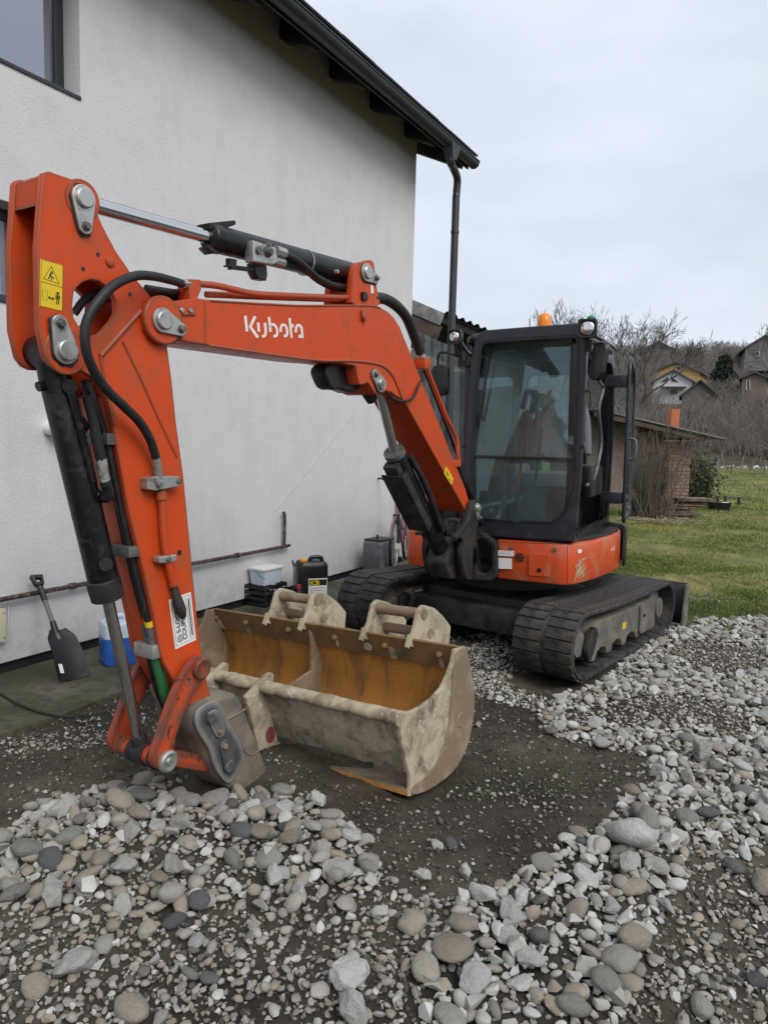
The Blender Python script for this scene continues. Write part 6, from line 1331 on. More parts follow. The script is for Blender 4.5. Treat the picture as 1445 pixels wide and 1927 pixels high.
# the biggest, as things of their own; a few that stand out in the picture come first
BIGPX = [(142, 1806, .085, 'pale', 1), (250, 1882, .075, 'tan', 0), (660, 1838, .092, 'pale', 1), (664, 1905, .085, 'pale', 1), (120, 1530, .085, 'pale', 1), (228, 1520, .085, 'tan', 0), (268, 1505, .07, 'grey', 0), (335, 1503, .065, 'grey', 0), (404, 1505, .085, 'grey', 0), (305, 1520, .066, 'grey', 1), (358, 1518, .066, 'grey', 1), (262, 1548, .080, 'tan', 0), (130, 1580, .07, 'grey', 0), (250, 1588, .075, 'grey', 1), (300, 1575, .06, 'pale', 1), (340, 1580, .055, 'grey', 1), (474, 1535, .062, 'pale', 1), (414, 1540, .05, 'pale', 1), (455, 1588, .058, 'dark', 0), (490, 1585, .07, 'tan', 0), (330, 1635, .07, 'grey', 1), (300, 1655, .052, 'tan', 0), (100, 1688, .085, 'pale', 1), (228, 1700, .06, 'pale', 1), (374, 1697, .055, 'dark', 0), (565, 1695, .062, 'pale', 1), (660, 1590, .05, 'pale', 1), (1185, 1610, .13, 'pale', 0), (1205, 1565, .07, 'tan', 0), (1215, 1605, .075, 'grey', 0), (1118, 1630, .055, 'pale', 1), (1100, 1680, .07, 'pale', 1), (1180, 1655, .062, 'pale', 1), (1190, 1690, .07, 'tan', 0), (1330, 1555, .06, 'dark', 0), (1290, 1565, .065, 'grey', 0), (850, 1808, .095, 'tan', 0), (800, 1840, .075, 'tan', 0), (1000, 1812, .072, 'pale', 1), (1165, 1812, .080, 'grey', 0), (905, 1710, .075, 'pale', 1), (975, 1712, .06, 'pale', 1), (965, 1735, .08, 'pale', 1), (890, 1855, .07, 'pale', 1), (775, 1755, .065, 'tan', 0), (1140, 1855, .065, 'grey', 0), (1190, 1780, .07, 'tan', 0), (870, 1765, .065, 'tan', 0), (1440, 1660, .09, 'tan', 0), (1425, 1820, .055, 'dark', 0), (1320, 1890, .055, 'grey', 0), (1380, 1635, .06, 'dark', 0), (880, 1418, .03, 'pale', 0), (850, 1580, .04, 'dark', 0), (823, 1580, .038, 'pale', 1), (1210, 1405, .055, 'tan', 0), (1055, 1360, .05, 'pale', 1), (1320, 1425, .075, 'pale', 1), (1290, 1395, .055, 'grey', 0), (1345, 1410, .06, 'tan', 0), (875, 1650, .045, 'pale', 1), (1085, 1590, .045, 'tan', 0), (795, 1662, .045, 'pale', 1), (1375, 1395, .055, 'pale', 1), (1420, 1440, .06, 'pale', 1), (1240, 1455, .055, 'pale', 1), (1400, 1500, .055, 'grey', 0), (1440, 1530, .06, 'pale', 1)]
BIGM = {}
def big_mesh(i, ang, kind):
    k = (i, ang, kind)
    if k not in BIGM:
        V, F = PROTO[(3, ang)][i]; me = bpy.data.meshes.new('stone'); me.from_pydata(V.tolist(), [], F.tolist()); me.materials.append(M['stone_'+kind]); me.shade_smooth()
        me.set_sharp_from_angle(angle=R(44 if ang else 60)); BIGM[k] = me
    return BIGM[k]
SHAPE = {('pale', 1): 'angular whitish chunk', ('pale', 0): 'rounded whitish cobble', ('grey', 0): 'rounded grey stone', ('grey', 1): 'sharp grey stone', ('tan', 0): 'rounded brownish stone', ('tan', 1): 'sharp brownish stone', ('dark', 0): 'smooth dark stone', ('dark', 1): 'sharp dark stone'}
PLACE = {'heap': 'in the heap below the quick coupler', 'front': 'in the pebbles along the lower edge', 'ridge': 'in the pale bank curving up to the track', 'corner': 'in the muddy lower right corner', 'mud': 'half sunk in the bare mud', 'track': 'beside the near track front', 'strip': 'along the concrete edge', 'patch': 'in the muddy patch beside the near track'}
nstone = 0; OCC.clear(); placed = []
def add_stone(x, y, s, kind, ang, rgn, special=False):
    global nstone
    i = int(rg.integers(NP)); V, F = PROTO[(3, ang)][i]; zs = float(V[:, 2].max()); zc = settle(x, y, s, zs, .42)
    o = bpy.data.objects.new('stone', big_mesh(i, ang, kind)); COL.objects.link(o); rm = rotm(rg, .25)
    m = Matrix(rm.tolist()).to_4x4(); m.translation = Vector((x, y, zc)); o.matrix_world = m @ Matrix.Diagonal((s, s*rg.uniform(.85, 1.1), s*rg.uniform(.85, 1.15), 1))
    size = 'large ' if s > .068 else ('' if s > .046 else 'small ')
    px_, py_ = proj((x, y, zc)); pl_ = PLACE[rgn]
    if rgn == 'ridge': pl_ = 'in the far gravel' if py_ < 1290 else 'in the gravel beside the near track' if py_ < 1400 else ('high in the pale bank' if py_ < 1545 else ('midway down the pale bank' if py_ < 1690 else 'at the foot of the pale bank'))
    if rgn == 'front': pl_ = 'among pebbles below the heap' if py_ < 1780 else 'along the lower picture edge'
    if rgn == 'heap': pl_ = 'high in the heap below the coupler' if py_ < 1560 else 'low in the heap below the coupler'
    placed.append((size+SHAPE[(kind, ang)]+' '+pl_, px_, o)); tag(o, None, 'stone', 'stones '+pl_); nstone += 1
for px, py, s, kind, ang in BIGPX:
    s *= .82 if py > 1660 else .92
    q = onz(px, py, .05); x, y = q[0], q[1]
    if blocked(np.array([x]), np.array([y]))[0]: continue
    r_, _ = region_of(np.array([x]), np.array([y])); free(x, y, s, .0); add_stone(x, y, s, kind, ang, r_[0], True)
X, Y, Rg, S = scatter(6400, rg, {'*': (.027, .046), 'ridge': (.032, .060), 'heap': (.038, .068), 'mud': (.020, .036)}, {'heap': .75, 'front': .14, 'ridge': .42, 'corner': .06, 'mud': .004, 'track': .05})
bx_, by_, _ = projv(np.stack([X, Y, ground_z(X, Y)], -1)); inpic = (bx_ > -20) & (bx_ < 1465) & (by_ < 1950); X, Y, Rg, S = X[inpic], Y[inpic], Rg[inpic], S[inpic]
dist = np.hypot(X, Y); order = np.argsort(-(S/dist))
for i in order:
    if nstone >= 296: break
    if not free(X[i], Y[i], S[i], .86): continue
    kind = pick(MIXES[Rg[i]], rg); ang = 1 if (kind == 'pale' and rg.uniform() < .8) or rg.uniform() < .15 else 0
    add_stone(X[i], Y[i], S[i], kind, ang, Rg[i])
ordinal_labels(placed)
# dark crumbs of mud
CV, CF2, cn = [], [], 0
xs_, ys_, rs2, ss_ = scatter(42000, rg, {'*': (.004, .015)}, {'mud': .8, 'corner': .9, 'front': .8, 'heap': .4, 'strip': .5, 'track': .6, 'patch': 1})
for x, y, s in zip(xs_, ys_, ss_):
    V, F = PROTO[(1, 1)][int(rg.integers(NP))]; i, j = int((x-hx0)/HS_), int((y-hy0)/HS_); CV.append((V*s)@rotm(rg, .6).T+np.array([x, y, float(ground_z(x, y))*.45+.55*min(HM[min(i, HNX-1), min(j, HNY-1)], float(ground_z(x, y))+.05)+s*.2])); CF2.append(F+cn); cn += len(V)
tag(bigmesh('mud_clods', np.vstack(CV), np.vstack(CF2), paint('crumbly_mud', (.055, .046, .036), .85, var=.5, dirt=(.10, .088, .07), dirt_amt=.4, dscale=30), None, False), 'dark crumbs of damp mud strewn over the bare ground', 'mud', kind='stuff')
gv = bigmesh('gravel', np.vstack(GV), np.vstack(GF), M['gravel'], {'tone': np.concatenate(GT)}, True)
gv.data.set_sharp_from_angle(angle=R(38)); tag(gv, 'mixed river pebbles and crushed limestone covering the yard', 'gravel', kind='stuff')
print('gravel stones', len(GV), 'tris', sum(len(f) for f in GF), 'big', nstone)
# ------------------------------------------------------------------ grass
def blades(n, rng, x, y, h0, h1, wd, tones, name, label, mat):
    z = ground_z(x, y); a = rng.uniform(0, 2*math.pi, n); h = rng.uniform(h0, h1, n)*np.clip(.6+y/25, .7, 2.0); w = wd*np.clip(y/8, .7, 6); lean = rng.normal(0, .6, (n, 2))*h[:, None]
    b = np.stack([x, y, z], -1); d = np.stack([np.cos(a), np.sin(a), 0*a], -1)*w[:, None]; t = b+np.stack([lean[:, 0], lean[:, 1], h], -1)
    V = np.stack([b-d, b+d, t], 1).reshape(-1, 3); T = np.arange(3*n).reshape(n, 3)
    o = bigmesh(name, V, T, mat, {'tone': np.repeat(tones, 3)}, False); tag(o, label, 'grass', kind='stuff'); return o
rg = np.random.default_rng(9); n = 260000
yy = 6.0/(1-rg.uniform(0, 1, n)*(1-6.0/55)); xx = yy*rg.uniform(.05, .62, n)
lm = lawn_mask(xx, yy); k = (rg.uniform(0, 1, n) < lm*np.clip(vnoise(xx*1.1, yy*1.1, 31)*1.6+vnoise(xx*4, yy*4, 32)*.7-.55, 0, 1)) & ~blocked(xx, yy); xx, yy = xx[k], yy[k]
patch = vnoise(xx*.55, yy*.55, 33)*.6+vnoise(xx*2.2, yy*2.2, 34)*.4
blades(len(xx), rg, xx, yy, .018, .05, .0035, np.clip((patch-.5)*1.5+.42+rg.normal(0, .15, len(xx)), 0, 1), 'grass', 'short patchy green lawn growing behind the excavator', M['grass'])
# thin weeds in the mud
cen = [onz(*q) for q in ((1075, 1450), (1010, 1460), (905, 1440), (880, 1470), (1060, 1445), (620, 1430), (300, 1440), (215, 1420), (1120, 1470), (1320, 1790))]
n = 1500; ci = rg.integers(0, len(cen), n); xx = np.array([cen[i][0] for i in ci])+rg.normal(0, .11, n); yy = np.array([cen[i][1] for i in ci])+rg.normal(0, .11, n)
blades(n, rg, xx, yy, .012, .04, .002, np.clip(rg.normal(.12, .15, n), 0, 1), 'weeds', 'thin green weeds sprouting in the bare mud', M['grass'])
n = 1500; q = onz(195, 1405); xx = q[0]+rg.normal(0, .45, n); yy = q[1]+rg.normal(0, .16, n)
blades(n, rg, xx, yy, .004, .022, .0016, np.clip(rg.normal(.92, .1, n), 0, 1), 'dry_grass', 'dry straw scattered on the dark mud near the slab', M['grass'])

# ------------------------------------------------------------------ branches: many tapered segments at once
def segs(A, B, RA, RB, k=4):
    A, B = np.asarray(A, float), np.asarray(B, float); RA, RB = np.asarray(RA, float), np.asarray(RB, float)
    d = B-A; d /= (np.linalg.norm(d, axis=1)[:, None]+1e-9); up = np.where(np.abs(d[:, 2:3]) < .9, np.array([[0, 0, 1.0]]), np.array([[1.0, 0, 0]])); x = np.cross(d, up); x /= np.linalg.norm(x, axis=1)[:, None]; y = np.cross(d, x)
    an = 2*np.pi*np.arange(k)/k; ring = x[:, None, :]*np.cos(an)[None, :, None]+y[:, None, :]*np.sin(an)[None, :, None]
    V = np.concatenate([A[:, None, :]+ring*RA[:, None, None], B[:, None, :]+ring*RB[:, None, None]], 1); n = len(A); base = (np.arange(n)*2*k)[:, None]
    i = np.arange(k); j = (i+1) % k; q = np.stack([i, j, j+k, i+k], -1)[None]+base[:, :, None]; return V.reshape(-1, 3), q.reshape(-1, 4)
def grow(rng, height, r0, depth=5, spread=.55, trunk=.28, droop=.0, twist=.25, kids=(2, 4), crook=.10, minr=.004):
    trunk_s, br = [], []
    def go(p, d, L, r, lv):
        nseg = 3 if lv < 3 else 2; q = p.copy()
        for s in range(nseg):
            d2 = d+rng.normal(0, crook, 3)+np.array([0, 0, (.05 if lv < 2 else .10)-droop*lv*.05]); d2 /= np.linalg.norm(d2); e = q+d2*L/nseg
            ra, rb = r*(1-.35*s/nseg), r*(1-.35*(s+1)/nseg); (trunk_s if lv == 0 else br).append((q, e, ra, rb))
            if lv < depth and lv > 0 and rng.uniform() < (.75 if lv < 4 else .5): side(e, d2, L, rb, lv)
            q, d = e, d2
        if lv < depth:
            for _ in range(rng.integers(*kids)): side(q, d, L, r*.62, lv, .75)
    def side(p, d, L, r, lv, f=.62):
        a = rng.normal(0, 1, 3); a -= d*np.dot(a, d); a /= np.linalg.norm(a); sp = spread*rng.uniform(.6, 1.3); nd_ = d*math.cos(sp)+a*math.sin(sp); go(p, nd_, L*f*rng.uniform(.75, 1.15), max(r*.68, minr), lv+1)
    go(np.zeros(3), np.array([rng.normal(0, .05), rng.normal(0, .05), 1.0]), height*trunk, r0, 0); return trunk_s, br
def tree_meshes(rng, height, r0, mat, k=4, **kw):
    t, b = grow(rng, height, r0, **kw); out = []
    for s, kk, nm in ((t, 7, 'trunk'), (b, k, 'crown')):
        A, B, ra, rb = [np.array(c) for c in zip(*s)]; V, Q = segs(A, B, ra, rb, kk); me = bpy.data.meshes.new(nm); me.from_pydata(V.tolist(), [], Q.tolist()); me.materials.append(mat); me.shade_smooth(); out.append(me)
    return out
def put_tree(ms, loc, sc, rz, name, label, group=None, cat='tree'):
    r_ = root(name, label, cat, loc, group); r_.scale = (sc,)*3; r_.rotation_euler = (0, 0, rz)
    for me, nm in zip(ms, ('trunk', 'crown')):
        o = bpy.data.objects.new(nm, me); COL.objects.link(o); o.parent = r_
    return r_
rt = np.random.default_rng(21)
near_t = [tree_meshes(rt, 7, .13, M['bark'], 3, depth=6, spread=.50, minr=.0075, kids=(2, 3), trunk=.22, crook=.14) for _ in range(3)]
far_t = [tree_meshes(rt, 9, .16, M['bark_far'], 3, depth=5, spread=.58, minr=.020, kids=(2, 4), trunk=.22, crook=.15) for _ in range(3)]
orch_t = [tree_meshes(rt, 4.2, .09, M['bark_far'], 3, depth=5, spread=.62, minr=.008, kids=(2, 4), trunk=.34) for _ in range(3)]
def gz(x, y): return float(hill_z(np.array(x), np.array(y))) if y > 60 else 0.0
def atd(px, py, Y): p = aty(px, py, Y); return p
def on_hill(px, Y): p = aty(px, 700, Y); return (float(p[0]), float(p[1]), gz(p[0], p[1])-.05)
def top_scale(loc, px_top_y, px, h):
    p = aty(px, px_top_y, loc[1]); return max(.2, (p[2]-loc[2])/h)
# trees that stand out, one by one
def hgt(ms): return max(v.co.z for v in ms[1].vertices)
for px, pyt, Y, ms, nm in ((1190, 572, 78, near_t[0], 'wide leafless tree rising behind the cab corner'), (1238, 590, 122, near_t[1], 'leafless tree between the ridge house and the cab door'), (1045, 568, 76, near_t[2], 'leafless tree behind the amber beacon'), (1445, 598, 128, near_t[0], 'leafless tree at the right edge on the hilltop'), (1462, 592, 64, near_t[2], 'tall leafless tree at the right edge nearer than the hilltop houses'), (1130, 570, 74, near_t[1], 'leafless tree directly behind the green lamp cap'), (1085, 580, 80, near_t[0], 'leafless tree between the beacon and the lamp'), (1165, 585, 90, near_t[2], 'slim leafless tree behind the open door top'), (1350, 640, 150, near_t[2], 'small leafless tree on the crest right of the houses')):
    l = on_hill(px, Y) if Y > 60 else (float(aty(px, 700, Y)[0]), float(Y), 0.0); put_tree(ms, l, top_scale(l, pyt, px, hgt(ms)), rt.uniform(0, 6), 'bare_tree', nm)
RT = [(1310, 655, 150), (1352, 640, 150), (1372, 655, 155), (1330, 668, 145), (1405, 690, 120), (1195, 680, 120), (1440, 700, 100), (1395, 735, 85), (1225, 735, 80), (1185, 720, 75), (1425, 760, 75), (1320, 790, 70), (1200, 700, 95), (1375, 722, 95), (1385, 760, 75), (1410, 742, 88), (1440, 735, 82), (1350, 778, 70), (1290, 788, 68), (1262, 792, 66), (1330, 700, 126), (1215, 692, 105), (1425, 700, 130)]
HT_ = []
for i, (px, pyt, Y) in enumerate(RT):
    ms = far_t[i % 3]; l = on_hill(px, Y); HT_.append(('brownish leafless tree in the scrub '+('near the hill crest' if Y > 110 else 'on the lower hillside'), px, put_tree(ms, l, top_scale(l, pyt, px, hgt(ms))*1.0, rt.uniform(0, 6), 'hillside_tree', 'x', 'leafless trees on the hillside')))
for i, (px, pyt, Y) in enumerate(((1348, 800, 40), (1378, 790, 47), (1413, 780, 52), (1440, 790, 44), (1395, 800, 58), (1363, 805, 60), (1430, 805, 62), (1325, 800, 55), (1455, 770, 50))):
    ms = orch_t[i % 3]; p = aty(px, 860, Y); l = (float(p[0]), float(Y), 0.0); HT_.append(('small leafless fruit tree on the far lawn', px, put_tree(ms, l, top_scale(l, pyt, px, hgt(ms)), rt.uniform(0, 6), 'orchard_tree', 'x', 'fruit trees at the end of the lawn')))
ordinal_labels(HT_)
# dense scrub: one mass
A, B, ra, rb = [], [], [], []
for k in range(620):
    Y = rt.uniform(64, 150); px = rt.uniform(1120, 1520); p = aty(px, 700, Y); x, y = p[0], Y; z = gz(x, y); tpx, tpy = proj((x, y, z+3.4))
    if (1220 < px < 1352 and tpy < 752 and Y < 116) or (px > 1392 and tpy < 735 and Y < 120): continue
    for s in range(10):
        a = rt.uniform(0, 6.28); b0 = np.array([x+rt.normal(0, 1.2), y+rt.normal(0, 1.0), z]); h = rt.uniform(1.6, 4.6); d = np.array([math.cos(a)*rt.uniform(.1, .6), math.sin(a)*.3, 1]); m = b0+d*h*.5; A.append(b0); B.append(m); ra.append(.045); rb.append(.03)
        for _ in range(5):
            e = m+np.array([rt.normal(0, .6), rt.normal(0, .4), rt.uniform(.3, 1.2)])*h*.4; A.append(m); B.append(e); ra.append(.028); rb.append(.012)
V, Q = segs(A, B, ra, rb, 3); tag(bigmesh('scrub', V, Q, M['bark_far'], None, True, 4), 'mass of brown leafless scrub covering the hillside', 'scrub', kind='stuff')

# ------------------------------------------------------------------ houses on the hill
def gable_house(name, label, px0, px1, py_eave, py_ridge, Y, depth, rot, wmat, rmat, overh=.4, base_down=4.0, windows=(), balcony=False):
    a, b = aty(px0, py_eave, Y), aty(px1, py_eave, Y); zE = (a[2]+b[2])/2; zR = aty((px0+px1)/2, py_ridge, Y)[2]; w = np.linalg.norm((b-a)[:2]); c = (a+b)/2
    U = np.array([math.cos(rot), math.sin(rot), 0]); W = np.array([math.sin(rot), -math.cos(rot), 0]); zb = zE-base_down
    h = root(name, label, 'house', (float(c[0]), float(c[1]), float(zb))); F = Fr((c[0], c[1], zb), U, (0, 0, 1), W); e = zE-zb; r_ = zR-zb
    obj('wall', [prism([(-w/2, 0), (w/2, 0), (w/2, e), (0, r_), (-w/2, e)], F, -depth, 0)], wmat, h, None)
    rf = []
    for s in (-1, 1):
        rf.append(prism([(s*(w/2+overh), e-overh*(r_-e)/(w/2)), (0, r_), (0, r_+.22), (s*(w/2+overh), e-overh*(r_-e)/(w/2)+.22)], F, -depth-.3, .45))
    obj('roof', rf, rmat, h, None)
    for poly in windows:
        pts = [F.px(x, y, .03) for x, y in poly]; wn = obj('window', prism(pts, F, .01, .05), M['far_glass'], h, None)
        cpt = np.mean(pts, 0); obj('window_frame', [stroke(pts, .09, F, .051, .02, True)], M['house_white'], h, None)
    return h, F
RH = R(-6)
h1, F1 = gable_house('ochre_house', 'ochre yellow house with brown roof behind the white house', 1228, 1313, 702, 683, 112, 9, R(-30), M['house_yellow'], M['roof_red'], .5, 5, [[(1272, 690), (1280, 690), (1280, 697), (1272, 697)], [(1288, 712), (1294, 712), (1294, 717), (1288, 717)]])
h2, F2 = gable_house('white_gable_house', 'white gabled house with triangular attic windows and balcony on the hill', 1231, 1300, 719, 698, 98, 9, R(-24), M['house_white'], M['roof_dark'], .6, 5, [[(1241, 719), (1257, 708), (1257, 719)], [(1262, 708), (1277, 719), (1262, 719)], [(1259, 732), (1274, 732), (1274, 742), (1259, 742)]])
obj('balcony', [prism(F2.pxs([(1243, 727), (1290, 727), (1290, 728.5), (1243, 728.5)], .9), F2, .0, 1.0)] + [prism(F2.pxs([(x, 727), (x+.8, 727), (x+.8, 741), (x, 741)], .95), F2, .92, .98) for x in range(1243, 1291, 6)], M['house_dark'], h2, None)
h3, F3 = gable_house('grey_barn', 'grey board barn with steep gable below the white house', 1285, 1346, 744, 717, 88, 8, R(-22), M['house_grey'], M['roof_dark'], .35, 5)
obj('chimney', [prism(F3.pxs([(1342, 718), (1348, 718), (1348, 742), (1342, 742)], -2), F3, -3, -2.4)], M['roof_red'], h3, None)
gable_house('ridge_house', 'dark flat house on the hill crest behind the leafless tree', 1207, 1268, 660, 644, 135, 9, R(-30), M['house_dark'], M['roof_dark'], .6, 5)
gable_house('ridge_house', 'big dark house on the crest at the right edge', 1405, 1470, 655, 632, 118, 10, R(-20), M['house_dark'], M['roof_dark'], .6, 3.5, [[(1420, 662), (1428, 662), (1428, 670), (1420, 670)]])
gable_house('ridge_house', 'small dark house on the crest between the hilltop trees', 1356, 1386, 662, 655, 138, 8, R(-25), M['house_dark'], M['roof_dark'], .4, 4)
gable_house('plaster_house', 'pale plastered house half hidden in scrub at the right edge', 1398, 1440, 712, 702, 92, 8, R(-28), M['lime_stucco'], M['roof_dark'], .4, 4, [[(1404, 716), (1410, 716), (1410, 734), (1404, 734)]])
# evergreen on the hill
l = on_hill(1361, 100); zt = aty(1361, 672, 100)[2]; H_ = zt-l[2]; fv = root('evergreen_tree', 'dark green conical evergreen tree on the hillside', 'tree', l)
obj('trunk', cyl(l, (l[0], l[1], l[2]+H_*.5), .18, .1, 8), M['bark'], fv)
n = 5200; t = rt.uniform(.04, 1, n); rad = H_*.36*np.sqrt(np.clip(1-t, .03, 1))*np.sqrt(rt.uniform(.25, 1, n))*(.85+.25*np.sin(t*23)); a = rt.uniform(0, 6.28, n)
c = np.stack([l[0]+rad*np.cos(a), l[1]+rad*np.sin(a), l[2]+H_*t], -1)-np.array(l); d = rt.normal(0, .22, (n, 3, 3)); V = (c[:, None, :]+d).reshape(-1, 3)
o = bigmesh('crown', V, np.arange(3*n).reshape(n, 3), M['fir'], None, False); o.parent = fv

# ------------------------------------------------------------------ brick outbuilding at the end of the lawn
OY = 19.0
OA = aty(1120, 958, OY); OBp = aty(1293, 940, OY)
ob = root('outbuilding', 'low brick outbuilding with sloping roof and orange chimney beyond the lawn', 'outbuilding', (float(OBp[0]), OY, 0))
OF = Fr((OBp[0], OY, 0), nrm([1, .10, 0]), (0, 0, 1), nrm([.10, -1, 0]))
op = lambda x, y, w=0: OF.px(x, y, w)
zr = op(1290, 832)[1]; xl_ = op(1110, 900)[0]; zl = op(1160, 800)[1]
obj('wall', [prism([(xl_, -.05), (-.62, -.05), (-.62, op(1250, 818)[1]), (xl_, zl+.25)], OF, -3.2, -.25)], M['lime_stucco'], ob, None)
pil = obj('corner_wall', box(OF, -.58, .0, -.05, zr, -3.2, -.02, .02), M['lime_stucco'], ob)
# bricks of the corner pier
bw, bh = .24, .075; me0 = None
for r_ in range(int(zr/(bh+.012))):
    for c_ in range(3):
        x0 = -.60+c_*(bw+.012)-(.12 if r_ % 2 else 0); x1 = x0+bw; x0, x1 = max(x0, -.60), min(x1, .012)
        if x1-x0 < .06 or (r_ > 12 and rt.uniform() < .35): continue
        obj('brick', box(OF, x0, x1, -.03+r_*(bh+.012), -.03+r_*(bh+.012)+bh, -.03, .004+.006*rt.uniform(), .004), M['brown_brick'], pil)
rl, rrp = op(1105, 772), op(1346, 827); rf = obj('roof', [prism([(rl[0], rl[1]), (rrp[0], rrp[1]), (rrp[0], rrp[1]+.03), (rl[0], rl[1]+.03)], OF, -3.6, .5)], M['grey_flash'], ob, None)
obj('verge_board', [prism([(rl[0], rl[1]-.16), (rrp[0]-.5, rrp[1]-.05), (rrp[0]-.5, rrp[1]+.0), (rl[0], rl[1]-.003)], OF, .42, .46)], M['brown_board'], ob, None)
for k in range(4): obj('rafter', [prism([(rrp[0]-1.0-k*1.0+0, rrp[1]-.02+k*.19), (rrp[0]-.9-k*1.0, rrp[1]-.04+k*.19), (rrp[0]-.9-k*1.0, rrp[1]+k*.15), (rrp[0]-1.0-k*1.0, rrp[1]+.02+k*.15)], OF, -3, .38)], M['dark_wood'], ob, None)
ch = op(1262, 795, -.8), op(1279, 770, -.8)
chm = obj('chimney', box(OF, ch[0][0], ch[1][0], ch[0][1]-.3, ch[1][1], -1.05, -.8, .01), M['orange_brick'], ob)
obj('door', box(OF, xl_+1.1, xl_+1.9, 0, 1.5, -.249, -.21, .01), M['dark_wood'], ob)
# brown crates, yellow crate, stacked slabs, trough, bench, plants in front of it
def block(name, label, cat, px, pyb, Y, w, h, d, mat, parts=None, rot=0, group=None):
    p = aty(px, pyb, Y); U = np.array([math.cos(rot), math.sin(rot), 0]); F = Fr((p[0], Y, 0), U, (0, 0, 1), np.array([math.sin(rot), -math.cos(rot), 0])); r_ = root(name, label, cat, (float(p[0]), float(Y), 0), group); return r_, F
r_, F = block('brown_crate', 'brown wooden crate in front of the outbuilding, behind the bare shrub', 'crate', 1196, 945, 17.6, .5, .6, .4, None)
for v in (.02, .17, .32, .47, .62): obj('board', box(F, -.26, .26, v, v+.135, -.20, .20, .006), M['brown_board'], r_)
r_, F = block('yellow_crate', 'yellow plastic crate next to the brown crate, seen past the cab door', 'crate', 1184, 945, 17.4, .3, .5, .3, None)
obj('body', box(F, -.13, .13, .0, .62, -.13, .13, .02), M['yellow_sheet'], r_); obj('panel', box(F, -.09, .12, .12, .36, .131, .137, .004), M['black_plastic'], r_)
r_, F = block('slab_pile', 'pile of weathered boards and slabs beside the outbuilding corner', 'wood pile', 1285, 952, 17.2, 1, .5, .5, None)
for k in range(13):
    u0 = -.50+rt.uniform(-.05, .12)+max(0, k-7)*.05; v0 = .0+.037*k; obj('slab', box(F, u0, u0+rt.uniform(.5, .85), v0, v0+.030, -.22+rt.uniform(-.06, .06), .2+rt.uniform(-.08, .08), .006), M['drywood'], r_)
r_, F = block('trough', 'black plastic trough with grey sheet lying on the lawn', 'trough', 1353, 944, 19.5, .5, .2, .3, None)
o_ = lambda k, z: [F.P(a*k, z, b*k) for a, b in rounded([(-.27, -.16), (.27, -.16), (.27, .16), (-.27, .16)], .06)]
obj('shell', loft([o_(.8, .0), o_(1.0, .20), o_(1.03, .21), o_(.95, .205), o_(.78, .05)]), M['black_plastic'], r_); obj('sheet', prism([(.02, .17), (.20, .205), (.2, .215), (.02, .18)], F, -.1, .12), M['pvc_white'], r_, None)
r_, F = block('bench', 'low plank bench standing on the lawn beyond the trough', 'bench', 1378, 932, 21.5, .5, .2, .2, None)
obj('seat', box(F, -.24, .24, .22, .25, -.1, .1, .006), M['drywood'], r_)
for s in (-.2, .2): obj('leg', box(F, s-.02, s+.02, 0, .22, -.08, .08, .004), M['drywood'], r_)
r_, F = block('bench', 'low plank bench behind the black trough', 'bench', 1338, 930, 22.0, .5, .2, .2, None)
obj('seat', box(F, -.24, .24, .20, .23, -.1, .1, .006), M['drywood'], r_)
for s in (-.2, .2): obj('leg', box(F, s-.02, s+.02, 0, .20, -.08, .08, .004), M['drywood'], r_)
p = onz(1221, 965, .05); b_ = obj('white_ball', lathe((p[0], p[1], .0), (0, 0, 1), [(0, .01), (.01, .035), (.05, .06), (.09, .035), (.10, .008)], 16), M['pvc_white'], None, 60, (p[0], p[1], 0)); tag(b_, 'small white ball in the grass at the foot of the bare shrub', 'ball')
# bare many-stemmed shrub
def shrub(px, pyb, Y, n, h, spread, name, label, mat, seed, r0=.011):
    rs = np.random.default_rng(seed); p = aty(px, pyb, Y); A, B, ra, rb = [], [], [], []
    for _ in range(n):
        b0 = np.array([rs.normal(0, spread*.35), rs.normal(0, spread*.25), 0]); d = np.array([rs.normal(0, .22), rs.normal(0, .2), 1]); d /= np.linalg.norm(d); H = h*rs.uniform(.5, 1.1); q = b0
        for s in range(4):
            d = d+rs.normal(0, .08, 3); d /= np.linalg.norm(d); e = q+d*H/4; A.append(q); B.append(e); ra.append(r0*(1-.2*s)); rb.append(r0*(1-.2*(s+1)))
            if s > 0:
                for _ in range(2):
                    f = e+(d+rs.normal(0, .35, 3))*H*.16; A.append(e); B.append(f); ra.append(r0*.4); rb.append(r0*.2)
            q = e
    r_ = root(name, label, 'shrub', (float(p[0]), float(Y), 0)); V, Q = segs(A, B, ra, rb, 4); o = bigmesh('stems', V, Q, mat, None, True, 4); o.parent = r_; return r_
shrub(1232, 962, 16.6, 95, 1.9, .62, 'bare_shrub', 'dense clump of bare upright stems in front of the outbuilding', M['stem'], 5)
shrub(1200, 955, 17.0, 40, 1.7, .5, 'bare_shrub', 'thin bare shrub just beside the cab door', M['stem'], 6)
shrub(1310, 930, 20.5, 60, 1.5, .5, 'bare_shrub', 'bushy shrub with dull green leaves at the outbuilding corner', M['stem'], 7)
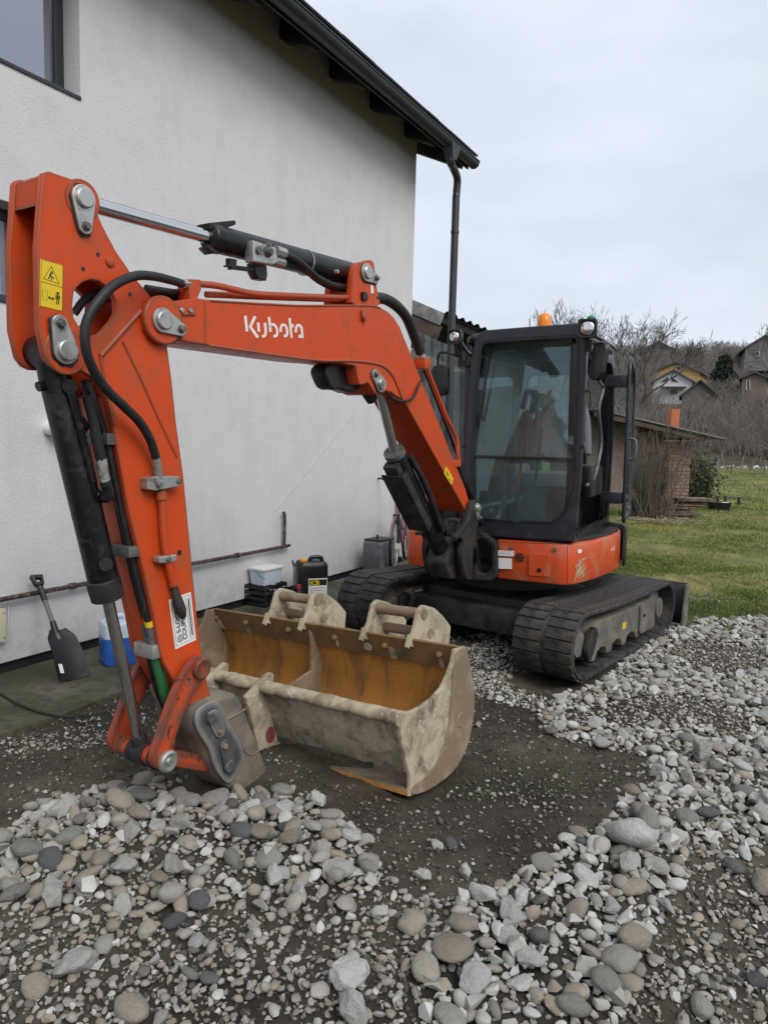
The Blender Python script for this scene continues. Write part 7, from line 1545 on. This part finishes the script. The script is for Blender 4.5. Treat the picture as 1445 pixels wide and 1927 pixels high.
p = aty(1309, 930, 20.4); n = 3800; c = np.stack([rt.normal(0, .23, n), rt.normal(0, .2, n), np.abs(rt.normal(.6, .34, n))], -1); d = rt.normal(0, .035, (n, 3, 3)); V = (c[:, None, :]+d).reshape(-1, 3)
lf = bigmesh('foliage', V, np.arange(3*n).reshape(n, 3), M['bush'], None, False)
lf.parent = [o for o in bpy.data.objects if o.get('label', '').startswith('bushy shrub')][0]
# cut stalks at the foot of the shrub
p = onz(1240, 985); A, B = [], []
for _ in range(260):
    b0 = np.array([p[0]+rt.normal(0, .45), p[1]+rt.normal(0, .2), rt.uniform(.01, .10)]); a = rt.uniform(0, 6.28); L = rt.uniform(.1, .35); A.append(b0); B.append(b0+np.array([math.cos(a)*L, math.sin(a)*L, rt.normal(0, .03)]))
V, Q = segs(A, B, [.007]*260, [.004]*260, 4); tag(bigmesh('cut_stalks', V, Q, M['straw'], None, True, 4), 'heap of dry cut stalks on the lawn below the shrub', 'stalks', kind='stuff')
# rubble line and white frame at the far end of the lawn
BL_ = []
for k in range(24):
    px = 1335+k*5.4+rt.uniform(-2, 2); Y = 58+rt.uniform(-2, 2); p = aty(px, 872, Y); s = rt.uniform(.14, .34)
    V, F = PROTO[(1, 1)][k % NP]; me = bpy.data.meshes.new('boulder'); me.from_pydata((V*s).tolist(), [], F.tolist()); me.materials.append(M['stone_pale' if k % 4 == 0 else 'stone_grey']); o = bpy.data.objects.new('boulder', me); COL.objects.link(o); o.location = (p[0], Y, s*.3)
    tag(o, None, 'boulder', 'boulders at the far end of the lawn'); BL_.append((('grey' if k % 4 else 'pale')+' boulder in the far rubble line', px, o))
ordinal_labels(BL_)
p = aty(1338, 885, 36); wf = root('trellis', 'pale wooden trellis frame under the fruit trees', 'trellis', (float(p[0]), 36, 0)); F = Fr((p[0], 36, 0), (1, 0, 0), (0, 0, 1), (0, -1, 0))
for u in (-.3, .3): obj('post', box(F, u-.022, u+.022, 0, 1.1, -.02, .02, .004), M['grey_flash'], wf)
for v in (.4, .65, .9): obj('rail', box(F, -.36, .36, v, v+.03, .021, .035, .004), M['grey_flash'], wf)
